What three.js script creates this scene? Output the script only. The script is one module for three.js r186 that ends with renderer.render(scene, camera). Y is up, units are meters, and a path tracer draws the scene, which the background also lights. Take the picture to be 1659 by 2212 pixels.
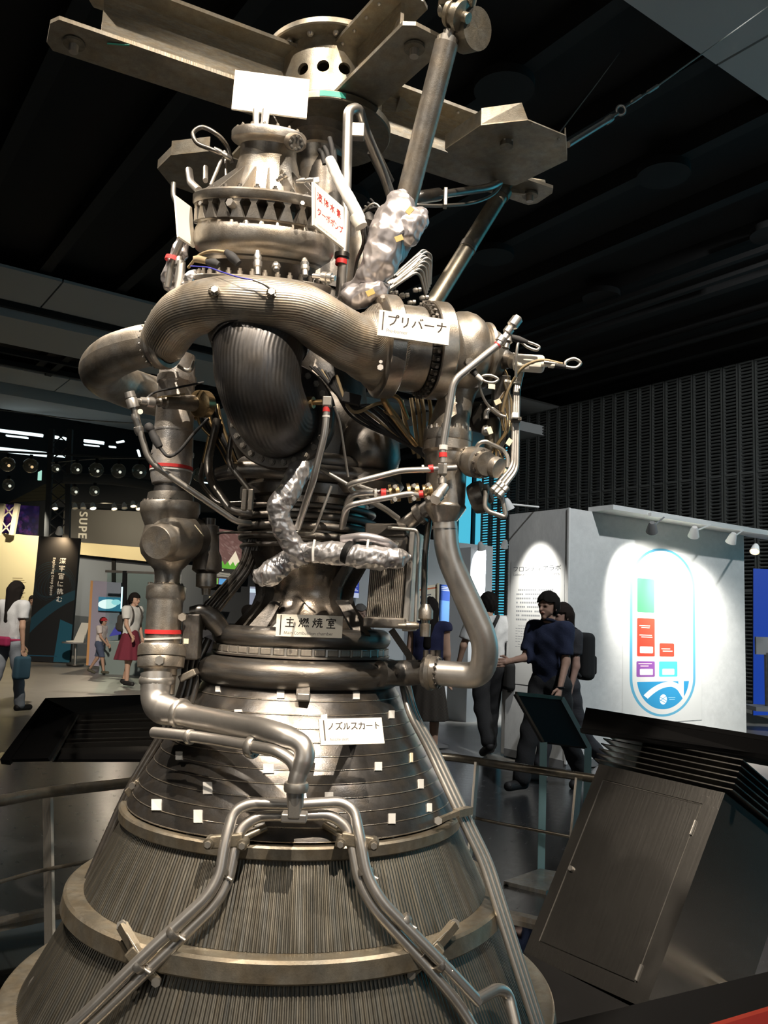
import * as THREE from 'three';
import { mergeGeometries, mergeVertices } from 'three/addons/utils/BufferGeometryUtils.js';
import { RoundedBoxGeometry } from 'three/addons/geometries/RoundedBoxGeometry.js';
import { Brush, Evaluator, SUBTRACTION } from 'three-bvh-csg';
import { RectAreaLightUniformsLib } from 'three/addons/lights/RectAreaLightUniformsLib.js';
RectAreaLightUniformsLib.init();

// ---------------------------------------------------------------- camera, sky, lights, exposure
const V = (x, y, z) => new THREE.Vector3(x, y, z);
const scene = new THREE.Scene();
const FPX = 1805, EYE = 1.42;
const camera = new THREE.PerspectiveCamera(2 * Math.atan(1106 / FPX) * 180 / Math.PI, 1659 / 2212, 0.05, 200);
camera.position.set(0, EYE, 0);
camera.rotation.set(7.2 * Math.PI / 180, 0, 2.35 * Math.PI / 180, 'YXZ');
camera.updateMatrixWorld(true);
const renderer = new THREE.WebGLRenderer({ antialias: true });
renderer.toneMapping = THREE.LinearToneMapping;
renderer.toneMappingExposure = 1.0;
renderer.shadowMap.enabled = true;
scene.background = new THREE.Color().setRGB(0.16, 0.62, 0.80);   // hazy daylight sky behind the tinted glazing

// hall axes: u runs along the louvred wall, v runs across it
const UX = -Math.sin(0.611), UZ = -Math.cos(0.611), VX = Math.cos(0.611), VZ = -Math.sin(0.611);
const hall = (u, v, y = 0) => V(u * UX + v * VX, y, u * UZ + v * VZ);
const HALLTURN = Math.atan2(-VZ, VX);      // rotation.y that turns +x into v

const WARM = [1.0, 0.86, 0.70];
// out-of-view lamps placed to light the engine and cabinet: [position, aim, intensity, cone, penumbra, colour, size]
const LAMPS = [
  [[0.95, 5.9, 1.1], [-0.25, 1.8, -2.3], 170, 0.25, 0.6, WARM, 1.6],
  [[-1.5, 5.9, 0.4], [-0.35, 2.1, -2.4], 105, 0.28, 0.6, WARM, 3],
  [[-2.6, 5.9, -3.2], [-0.6, 1.3, -2.6], 105, 0.36, 0.6, WARM, 3],
  [[2.2, 5.9, -1.6], [-0.1, 1.9, -2.5], 50, 0.24, 0.6, [1, 0.9, 0.78], 5],
  [[5.2, 5.4, -1.2], [1.7, 0.3, -3.2], 170, 0.2, 0.8, WARM, 4],
  [[-3.2, 5.9, 0.8], [-0.75, 2.0, -2.45], 70, 0.15, 0.8, [1, 0.9, 0.78], 3],
];

// ---------------------------------------------------------------- small helpers
const rngOf = (seed) => () => { seed = (seed + 0x6d2b79f5) | 0; let t = Math.imul(seed ^ (seed >>> 15), 1 | seed); t = (t + Math.imul(t ^ (t >>> 7), 61 | t)) ^ t; return ((t ^ (t >>> 14)) >>> 0) / 4294967296; };
const rnd = rngOf(7);
const ray = (px, py) => V((px - 829.5) / FPX, -(py - 1106) / FPX, -1).applyQuaternion(camera.quaternion);
// the point seen at pixel (px, py) whose forward distance from the camera is d metres
const at = (px, py, d) => { const r = ray(px, py); return r.multiplyScalar(d / -r.z).add(camera.position); };
const atY = (px, py, y) => { const r = ray(px, py); return r.multiplyScalar((y - EYE) / r.y).add(camera.position); };
const atHall = (px, py, axis, value) => {          // where the ray meets u = value or v = value
  const r = ray(px, py), k = axis === 'u' ? r.x * UX + r.z * UZ : r.x * VX + r.z * VZ; return r.multiplyScalar(value / k).add(camera.position);
};
const A = (p) => (p.isVector3 ? p : at(p[0], p[1], p[2]));
const used = new Map(), bases = new WeakMap();
function numbered(name) { const n = used.get(name) ?? 0; used.set(name, n + 1); return n ? name + '_' + String(n).padStart(3, '0') : name; }
function thing(name, label, category, base = V(0, 0, 0), group) {
  const g = new THREE.Group(); g.name = numbered(name); g.position.copy(base); scene.add(g);
  g.userData = { label, category }; if (group) g.userData.group = group;
  bases.set(g, base.clone()); return g;
}
function structure(name, base = V(0, 0, 0)) { const g = new THREE.Group(); g.name = numbered(name); g.position.copy(base); scene.add(g); g.userData = { kind: 'structure' }; bases.set(g, base.clone()); return g; }
// geometry is given in world coordinates; the part is stored relative to its parent's base
function part(parent, name, geo, mat, label) {
  const b = bases.get(parent), m = new THREE.Mesh(geo, mat); m.name = name; m.castShadow = m.receiveShadow = true;
  if (b.lengthSq()) geo.translate(-b.x, -b.y, -b.z);
  bases.set(m, b); parent.add(m); if (label) m.userData.label = label; return m;
}
// a small repeated piece with shared geometry, placed at p and turned so that its +y points along dir
function piece(parent, name, geo, mat, p, dir = V(0, 1, 0), roll = 0, scale = 1) {
  const b = bases.get(parent), m = new THREE.Mesh(geo, mat); m.name = name; m.castShadow = m.receiveShadow = true;
  m.position.copy(p).sub(b); m.quaternion.setFromUnitVectors(V(0, 1, 0), dir.clone().normalize());
  if (roll) m.quaternion.multiply(new THREE.Quaternion().setFromAxisAngle(V(0, 1, 0), roll));
  if (scale !== 1) m.scale.setScalar(scale); bases.set(m, b); parent.add(m); return m;
}
function single(name, label, category, geo, mat, group) {
  const m = new THREE.Mesh(geo, mat); m.name = numbered(name); m.castShadow = m.receiveShadow = true;
  geo.computeBoundingBox(); const c = geo.boundingBox.getCenter(V()); c.y = geo.boundingBox.min.y; geo.translate(-c.x, -c.y, -c.z); m.position.copy(c);
  m.userData = { label, category }; if (group) m.userData.group = group; bases.set(m, c); scene.add(m); return m;
}
const merge = (list) => mergeGeometries(list.map((g) => { const n = g.index ? g.toNonIndexed() : g; for (const k of Object.keys(n.attributes)) if (!['position', 'normal', 'uv'].includes(k)) n.deleteAttribute(k); return n; }));
function basis(dir) { const d = dir.clone().normalize(), x = (Math.abs(d.y) > 0.95 ? V(1, 0, 0) : V(0, 1, 0)).cross(d).normalize(); return [x, d, x.clone().cross(d)]; }
function boxAt(c, w, h, d, turn = 0, tilt = 0, roll = 0) { const g = new THREE.BoxGeometry(w, h, d); g.rotateZ(roll); g.rotateX(tilt); g.rotateY(turn); return g.translate(c.x, c.y, c.z); }
function rboxAt(c, w, h, d, r, turn = 0, tilt = 0, roll = 0) { const g = new RoundedBoxGeometry(w, h, d, 2, r); g.rotateZ(roll); g.rotateX(tilt); g.rotateY(turn); return g.translate(c.x, c.y, c.z); }
// box between two points
function bar(a, b, w, h, up = V(0, 1, 0)) {
  a = A(a); b = A(b); const d = b.clone().sub(a), L = d.length(); d.normalize();
  const x = up.clone().cross(d).normalize(), y = d.clone().cross(x), m = new THREE.Matrix4().makeBasis(x, y, d).setPosition(a.clone().add(b).multiplyScalar(0.5));
  return new THREE.BoxGeometry(w, h, L).applyMatrix4(m);
}
// solid slab from a polygon of 3D points (in one plane), thickness t along its normal (away from the reader if t < 0)
function slab(pts, t) {
  pts = pts.map(A); const n = pts.length, c = pts.reduce((s, p) => s.add(p), V(0, 0, 0)).divideScalar(n);
  const nor = V(0, 0, 0); for (let i = 0; i < n; i++) nor.add(pts[i].clone().sub(c).cross(pts[(i + 1) % n].clone().sub(c))); nor.normalize();
  const back = pts.map((p) => p.clone().addScaledVector(nor, -t)), pos = [], uv = [];
  const x = pts[1].clone().sub(pts[0]).normalize(), y = nor.clone().cross(x);
  const put = (...ps) => { for (const p of ps) { pos.push(p.x, p.y, p.z); const q = p.clone().sub(pts[0]); uv.push(q.dot(x), q.dot(y)); } };
  for (let i = 1; i < n - 1; i++) { put(pts[0], pts[i], pts[i + 1]); put(back[0], back[i + 1], back[i]); }
  for (let i = 0; i < n; i++) { const j = (i + 1) % n; put(pts[i], back[i], back[j]); put(pts[i], back[j], pts[j]); }
  const g = new THREE.BufferGeometry(); g.setAttribute('position', new THREE.Float32BufferAttribute(pos, 3)); g.setAttribute('uv', new THREE.Float32BufferAttribute(uv, 2)); g.computeVertexNormals(); return g;
}
// rounded corners on a polyline: [[point, cut], ...] -> dense points (+ radius interpolation)
function fillet(pts, rad = 0.03, n = 7) {
  const P = pts.map((p) => ({ v: A(p), r: p.r ?? p[3] })), out = [];
  for (let i = 0; i < P.length; i++) {
    if (i === 0 || i === P.length - 1) { out.push({ v: P[i].v, r: P[i].r }); continue; }
    const a = P[i - 1].v, b = P[i].v, c = P[i + 1].v, la = a.distanceTo(b), lc = c.distanceTo(b), k = Math.min(rad, la * 0.48, lc * 0.48);
    const s = b.clone().lerp(a, k / la), e = b.clone().lerp(c, k / lc), ra = P[i].r;
    for (let j = 0; j <= n; j++) { const t = j / n; out.push({ v: s.clone().multiplyScalar((1 - t) ** 2).addScaledVector(b, 2 * t * (1 - t)).addScaledVector(e, t * t), r: ra }); }
  }
  return out;
}
function spline(pts, n = 40) {
  const P = pts.map((p) => A(p)), c = new THREE.CatmullRomCurve3(P, false, 'centripetal'), rr = pts.map((p) => p[3]), out = [];
  for (let i = 0; i <= n; i++) { const t = i / n, k = t * (P.length - 1), j = Math.min(P.length - 2, Math.floor(k)), f = k - j; out.push({ v: c.getPoint(t), r: rr[0] === undefined ? undefined : rr[j] + (rr[j + 1] - rr[j]) * f * f * (3 - 2 * f) }); }
  return out;
}
// tube along dense points with its own radius at each; radii in metres
function sweep(path, r0, seg = 14, { caps = true, jit = 0, seed = 3, flat = false, squash = 1 } = {}) {
  const n = path.length, R = rngOf(seed), T = path.map((p, i) => path[Math.min(n - 1, i + 1)].v.clone().sub(path[Math.max(0, i - 1)].v).normalize());
  let [x] = basis(T[0]); const pos = [], uv = [], nor = [], idx = []; let len = 0;
  for (let i = 0; i < n; i++) {
    if (i) { const q = new THREE.Quaternion().setFromUnitVectors(T[i - 1], T[i]); x = x.clone().applyQuaternion(q); x.addScaledVector(T[i], -x.dot(T[i])).normalize(); len += path[i].v.distanceTo(path[i - 1].v); }
    const y = T[i].clone().cross(x), r = path[i].r ?? r0; let first;
    for (let k = 0; k <= seg; k++) {
      const a = k / seg * Math.PI * 2, o = x.clone().multiplyScalar(Math.cos(a)).addScaledVector(y, Math.sin(a) * squash), j = k === seg ? first : 1 + jit * (R() * 2 - 1); if (!k) first = j;
      const p = path[i].v.clone().addScaledVector(o, r * j); pos.push(p.x, p.y, p.z); nor.push(o.x, o.y, o.z); uv.push(k / seg * 2 * Math.PI * r, len);
    }
  }
  for (let i = 0; i < n - 1; i++) for (let k = 0; k < seg; k++) { const a = i * (seg + 1) + k, b = a + 1, c = a + seg + 1, d = c + 1; idx.push(a, b, c, b, d, c); }
  if (caps) for (const e of [0, n - 1]) {
    const s = pos.length / 3, c = path[e].v, t = T[e].clone().multiplyScalar(e ? 1 : -1); pos.push(c.x, c.y, c.z); nor.push(t.x, t.y, t.z); uv.push(0, 0);
    for (let k = 0; k <= seg; k++) { const q = (e * (seg + 1) + k) * 3; pos.push(pos[q], pos[q + 1], pos[q + 2]); nor.push(t.x, t.y, t.z); uv.push(0.01, 0.01); }
    for (let k = 0; k < seg; k++) e ? idx.push(s, s + 1 + k, s + 2 + k) : idx.push(s, s + 2 + k, s + 1 + k);
  }
  let g = new THREE.BufferGeometry(); g.setAttribute('position', new THREE.Float32BufferAttribute(pos, 3)); g.setAttribute('normal', new THREE.Float32BufferAttribute(nor, 3)); g.setAttribute('uv', new THREE.Float32BufferAttribute(uv, 2)); g.setIndex(idx);
  if (jit || flat) { if (flat) g = g.toNonIndexed(); g.computeVertexNormals(); }
  else if (path[0].r !== undefined) g.computeVertexNormals();
  return g;
}
const pxr = (r, d) => r * d / FPX;
const tube = (pts, r, bend = 0.04, seg = 12) => sweep(fillet(pts, bend), r, seg);
const wire = (pts, r, n = 30, seg = 7) => sweep(spline(pts, n), r, seg);
// lathe about an axis from a to b; profile [[t, r], ...], t in metres from a along the axis, r in metres
function latheGeo(prof, seg = 40, a0 = 0, a1 = Math.PI * 2) {
  const pos = [], nor = [], uv = [], idx = [], N = [], n = prof.length;
  for (let i = 0; i < n - 1; i++) { const dt = prof[i + 1][0] - prof[i][0], dr = prof[i + 1][1] - prof[i][1], l = Math.hypot(dt, dr) || 1; N.push([-dr / l, dt / l]); }
  const nAt = (i, s) => { const o = s < i ? i : i - 1; if (o < 0 || o >= n - 1) return N[s]; const q = N[s], w = N[o]; if (q[0] * w[0] + q[1] * w[1] < 0.8) return q; const l = Math.hypot(q[0] + w[0], q[1] + w[1]); return [(q[0] + w[0]) / l, (q[1] + w[1]) / l]; };
  let len = 0;
  for (let i = 0; i < n - 1; i++) {
    const s = pos.length / 3, l = Math.hypot(prof[i + 1][0] - prof[i][0], prof[i + 1][1] - prof[i][1]);
    for (const e of [i, i + 1]) { const q = nAt(e, i), rr = Math.max(prof[i][1], prof[i + 1][1]); for (let k = 0; k <= seg; k++) { const a = a0 + (a1 - a0) * k / seg, c = Math.cos(a), sn = Math.sin(a); pos.push(prof[e][1] * c, prof[e][0], prof[e][1] * sn); nor.push(q[1] * c, q[0], q[1] * sn); uv.push(a * rr, len + (e > i ? l : 0)); } }
    for (let k = 0; k < seg; k++) { const a = s + k, b = a + 1, c = a + seg + 1, d = c + 1; idx.push(a, c, b, b, c, d); }
    len += l;
  }
  const g = new THREE.BufferGeometry(); g.setAttribute('position', new THREE.Float32BufferAttribute(pos, 3)); g.setAttribute('normal', new THREE.Float32BufferAttribute(nor, 3)); g.setAttribute('uv', new THREE.Float32BufferAttribute(uv, 2)); g.setIndex(idx); return g;
}
function along(geo, a, dir) { const q = new THREE.Quaternion().setFromUnitVectors(V(0, 1, 0), dir.clone().normalize()); return geo.applyQuaternion(q).translate(a.x, a.y, a.z); }
// revolve about the axis a -> b (pixels with depth, or vectors); profile [[t 0..1, r in photo pixels at that depth], ...]
function rev(a, b, prof, seg = 32) {
  const d = (a.isVector3 ? -a.z : a[2]) * 0.5 + (b.isVector3 ? -b.z : b[2]) * 0.5; a = A(a); b = A(b); const L = a.distanceTo(b);
  return along(latheGeo(prof.map(([t, r]) => [t * L, pxr(r, d)]), seg), a, b.clone().sub(a));
}
const solid = (prof) => [[prof[0][0], 0], ...prof, [prof[prof.length - 1][0], 0]];
const cyl = (a, b, r, seg = 24) => { a = A(a); b = A(b); return along(latheGeo(solid([[0, r], [a.distanceTo(b), r]]), seg), a, b.clone().sub(a)); };
const ball = (p, r, seg = 20) => { p = A(p); return new THREE.SphereGeometry(r, seg, Math.max(8, seg * 0.6 | 0)).translate(p.x, p.y, p.z); };
// surface nets for signed distance fields
function nets(f, lo, hi, cell) {
  const nx = Math.ceil((hi.x - lo.x) / cell) + 1, ny = Math.ceil((hi.y - lo.y) / cell) + 1, nz = Math.ceil((hi.z - lo.z) / cell) + 1, F = new Float32Array(nx * ny * nz), id = new Int32Array(nx * ny * nz).fill(-1), pos = [], idx = [];
  const at3 = (i, j, k) => (k * ny + j) * nx + i;
  for (let k = 0; k < nz; k++) for (let j = 0; j < ny; j++) for (let i = 0; i < nx; i++) F[at3(i, j, k)] = f(lo.x + i * cell, lo.y + j * cell, lo.z + k * cell);
  for (let k = 0; k < nz - 1; k++) for (let j = 0; j < ny - 1; j++) for (let i = 0; i < nx - 1; i++) {
    let sx = 0, sy = 0, sz = 0, c = 0;
    const e = (a, b, c2, d, e2, g) => { const p = F[at3(i + a, j + b, k + c2)], q = F[at3(i + d, j + e2, k + g)]; if ((p < 0) !== (q < 0)) { const t = p / (p - q); sx += a + (d - a) * t; sy += b + (e2 - b) * t; sz += c2 + (g - c2) * t; c++; } };
    const s0 = F[at3(i, j, k)] < 0; let mixed = false;
    for (let m = 1; m < 8 && !mixed; m++) mixed = (F[at3(i + (m & 1), j + (m >> 1 & 1), k + (m >> 2))] < 0) !== s0;
    if (!mixed) continue;
    e(0,0,0,1,0,0); e(0,1,0,1,1,0); e(0,0,1,1,0,1); e(0,1,1,1,1,1); e(0,0,0,0,1,0); e(1,0,0,1,1,0); e(0,0,1,0,1,1); e(1,0,1,1,1,1); e(0,0,0,0,0,1); e(1,0,0,1,0,1); e(0,1,0,0,1,1); e(1,1,0,1,1,1);
    id[at3(i, j, k)] = pos.length / 3; pos.push(lo.x + (i + sx / c) * cell, lo.y + (j + sy / c) * cell, lo.z + (k + sz / c) * cell);
  }
  const quad = (a, b, c, d, flip) => { if (a < 0 || b < 0 || c < 0 || d < 0) return; flip ? idx.push(a, c, b, a, d, c) : idx.push(a, b, c, a, c, d); };
  for (let k = 1; k < nz - 1; k++) for (let j = 1; j < ny - 1; j++) for (let i = 1; i < nx - 1; i++) {
    const s = F[at3(i, j, k)] < 0;
    if (s !== F[at3(i + 1, j, k)] < 0) quad(id[at3(i, j - 1, k - 1)], id[at3(i, j, k - 1)], id[at3(i, j, k)], id[at3(i, j - 1, k)], !s);
    if (s !== F[at3(i, j + 1, k)] < 0) quad(id[at3(i - 1, j, k - 1)], id[at3(i - 1, j, k)], id[at3(i, j, k)], id[at3(i, j, k - 1)], !s);
    if (s !== F[at3(i, j, k + 1)] < 0) quad(id[at3(i - 1, j - 1, k)], id[at3(i, j - 1, k)], id[at3(i, j, k)], id[at3(i - 1, j, k)], !s);
  }
  const g = new THREE.BufferGeometry(); g.setAttribute('position', new THREE.Float32BufferAttribute(pos, 3)); g.setIndex(idx); g.computeVertexNormals();
  g.setAttribute('uv', new THREE.Float32BufferAttribute(new Float32Array(pos.length / 3 * 2).map((_, i) => pos[(i >> 1) * 3 + (i & 1)]), 2)); return g;
}
// capsule with two radii (approximate distance)
const cap = (p, a, b, ra, rb) => { const bx = b[0] - a[0], by = b[1] - a[1], bz = b[2] - a[2], qx = p[0] - a[0], qy = p[1] - a[1], qz = p[2] - a[2]; let t = (qx * bx + qy * by + qz * bz) / (bx * bx + by * by + bz * bz + 1e-9); t = t < 0 ? 0 : t > 1 ? 1 : t; return Math.hypot(qx - bx * t, qy - by * t, qz - bz * t) - (ra + (rb - ra) * t); };
const hash3 = (x, y, z) => { let h = Math.imul(x, 374761393) ^ Math.imul(y, 668265263) ^ Math.imul(z, 2147483647 - 57); h = Math.imul(h ^ (h >>> 13), 1274126177); return ((h ^ (h >>> 16)) >>> 0) / 4294967296; };
const vnoise = (x, y, z) => { const i = Math.floor(x), j = Math.floor(y), k = Math.floor(z), s = (t) => t * t * (3 - 2 * t), u = s(x - i), v = s(y - j), w = s(z - k), m = (a, b, t) => a + (b - a) * t; return m(m(m(hash3(i, j, k), hash3(i + 1, j, k), u), m(hash3(i, j + 1, k), hash3(i + 1, j + 1, k), u), v), m(m(hash3(i, j, k + 1), hash3(i + 1, j, k + 1), u), m(hash3(i, j + 1, k + 1), hash3(i + 1, j + 1, k + 1), u), v), w); };
const worley = (x, y, z) => { const i = Math.floor(x), j = Math.floor(y), k = Math.floor(z); let m = 9; for (let a = -1; a < 2; a++) for (let b = -1; b < 2; b++) for (let c = -1; c < 2; c++) { const p = i + a, q = j + b, r = k + c, d = Math.hypot(p + hash3(p, q, r) - x, q + hash3(p + 57, q, r) - y, r + hash3(p, q + 91, r) - z); if (d < m) m = d; } return m; };
// crumple: ridged folds pushed along the normals
function crumple(g, freq, amp) { const p = g.attributes.position, n = g.attributes.normal; for (let i = 0; i < p.count; i++) { const x = p.getX(i), y = p.getY(i), z = p.getZ(i); let h = 0; for (const [f, a] of [[freq, 1], [freq * 2.1, 0.42]]) h += a * (worley(x * f + 31, y * f, z * f + 7) - 0.45); p.setXYZ(i, x + n.getX(i) * h * amp, y + n.getY(i) * h * amp, z + n.getZ(i) * h * amp); } g.computeVertexNormals(); return g; }
const smin = (a, b, k) => { const h = Math.max(k - Math.abs(a - b), 0) / k; return Math.min(a, b) - h * h * k * 0.25; };

// ---------------------------------------------------------------- textures and materials
function noiseTile(n, cells, seed) {      // tileable value noise, n pixels a side
  const R = rngOf(seed), g = Array.from({ length: cells * cells }, R), o = new Float32Array(n * n), s = (t) => t * t * (3 - 2 * t);
  for (let y = 0; y < n; y++) for (let x = 0; x < n; x++) { const fx = x / n * cells, fy = y / n * cells, i = fx | 0, j = fy | 0, tx = s(fx - i), ty = s(fy - j), i1 = (i + 1) % cells, j1 = (j + 1) % cells; o[y * n + x] = (g[j * cells + i] * (1 - tx) + g[j * cells + i1] * tx) * (1 - ty) + (g[j1 * cells + i] * (1 - tx) + g[j1 * cells + i1] * tx) * ty; }
  return o;
}
function tex(n, fn, srgb, rep = 1) {
  const d = new Uint8Array(n * n * 4); for (let i = 0; i < n * n; i++) { const c = fn(i % n, i / n | 0, i); for (let k = 0; k < 3; k++) d[i * 4 + k] = Math.max(0, Math.min(255, (c.length ? c[k] : c) * 255)); d[i * 4 + 3] = 255; }
  const t = new THREE.DataTexture(d, n, n); t.wrapS = t.wrapT = THREE.RepeatWrapping; t.magFilter = THREE.LinearFilter; t.minFilter = THREE.LinearFilter; t.repeat.set(rep, rep); if (srgb) t.colorSpace = THREE.SRGBColorSpace; t.needsUpdate = true; return t;
}
const nA = noiseTile(256, 6, 11), nB = noiseTile(256, 23, 12), nC = noiseTile(256, 96, 13), nD = noiseTile(256, 12, 14);
const blotch = (lo, tint = [1, 1, 1]) => tex(256, (x, y, i) => { const v = lo + (1 - lo) * (0.45 * nA[i] + 0.33 * nB[i] + 0.22 * nC[i]), w = nD[i]; return [v * (1 - (1 - tint[0]) * w), v * (1 - (1 - tint[1]) * w), v * (1 - (1 - tint[2]) * w)]; }, true, 3);
const texSteel = blotch(0.72, [1, 0.95, 0.88]), texGrime = blotch(0.5, [1, 0.9, 0.76]), texPaint = blotch(0.9);
const texRough = tex(256, (x, y, i) => 0.62 + 0.38 * (0.5 * nA[i] + 0.3 * nB[i] + 0.2 * nC[i]), false, 4);
const texFine = tex(256, (x, y, i) => 0.5 * nC[i] + 0.3 * nB[i] + 0.2 * nA[i], false, 6);
const texBrush = tex(256, (x, y, i) => 0.5 + 0.5 * (nC[(y * 256) + (x >> 5)] - 0.5) + 0.25 * (nB[y * 256 + (x >> 3)] - 0.5), false, 2);
const texLines = tex(64, (x) => 0.5 + 0.5 * Math.sin(x / 64 * Math.PI * 16), false, 1); texLines.repeat.set(20, 1);
const texLines2 = texLines.clone(); texLines2.repeat.set(11, 1);
const rgb = (r, g, b) => new THREE.Color().setRGB(r, g, b);
const metal = (c, rough, { map = texSteel, m = 0.86, bump = 0.0003, bmap = texFine, rm = texRough } = {}) => new THREE.MeshStandardMaterial({ color: rgb(...c), roughness: rough, metalness: m, map, bumpMap: bmap, bumpScale: bump, roughnessMap: rm });
const matte = (c, rough = 0.8, o = {}) => new (o.specularIntensity ? THREE.MeshPhysicalMaterial : THREE.MeshStandardMaterial)({ color: rgb(...c), roughness: rough, metalness: 0, ...o });
const M = {
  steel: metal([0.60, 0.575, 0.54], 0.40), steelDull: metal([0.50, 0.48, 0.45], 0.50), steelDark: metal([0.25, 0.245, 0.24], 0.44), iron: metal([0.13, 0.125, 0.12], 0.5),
  tubeBright: metal([0.70, 0.67, 0.63], 0.36, { m: 0.9, bump: 0, rm: null, map: texPaint }), tubeDull: metal([0.54, 0.515, 0.475], 0.42, { m: 0.9, bump: 0, rm: null, map: texPaint }), volute: metal([0.58, 0.545, 0.49], 0.42, { bmap: texLines, bump: 0.0005, rm: null }),
  bell: metal([0.13, 0.132, 0.14], 0.40, { bmap: texLines2, bump: 0.0005, rm: null }), chamber: metal([0.38, 0.35, 0.32], 0.30), nozzle: metal([0.19, 0.186, 0.186], 0.38, { bump: 0.00015 }), weld: metal([0.62, 0.59, 0.54], 0.38),
  ringTan: metal([0.44, 0.41, 0.345], 0.5, { m: 0.85, bump: 0.0002 }), tubes: metal([0.23, 0.23, 0.212], 0.48, { m: 0.88, bump: 0 }), brass: metal([0.62, 0.47, 0.26], 0.4), bolt: metal([0.58, 0.55, 0.5], 0.38, { map: null, rm: null, bump: 0 }),
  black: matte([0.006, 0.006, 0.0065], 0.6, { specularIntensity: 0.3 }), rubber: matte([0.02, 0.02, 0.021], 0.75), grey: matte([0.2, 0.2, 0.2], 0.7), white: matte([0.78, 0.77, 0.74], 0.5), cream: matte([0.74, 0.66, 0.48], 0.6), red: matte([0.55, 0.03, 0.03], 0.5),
  foil: new THREE.MeshStandardMaterial({ color: rgb(0.74, 0.72, 0.72), roughness: 0.30, metalness: 0.85 }), foilBag: new THREE.MeshStandardMaterial({ color: rgb(0.52, 0.49, 0.50), roughness: 0.34, metalness: 0.75 }), wrap: metal([0.74, 0.73, 0.73], 0.36, { m: 0.65, bump: 0.0006, rm: null }),
  frame: metal([0.52, 0.50, 0.44], 0.5, { m: 0.8 }), frameDull: metal([0.34, 0.325, 0.28], 0.55, { m: 0.85 }), tapeWhite: matte([0.62, 0.61, 0.58], 0.6), tapeGreen: matte([0.05, 0.42, 0.33], 0.5),
  plate: matte([0.82, 0.79, 0.70], 0.45), wireBlue: matte([0.05, 0.05, 0.35], 0.5), amber: matte([0.42, 0.27, 0.07], 0.45), harness: matte([0.30, 0.23, 0.13], 0.7),
};
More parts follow.
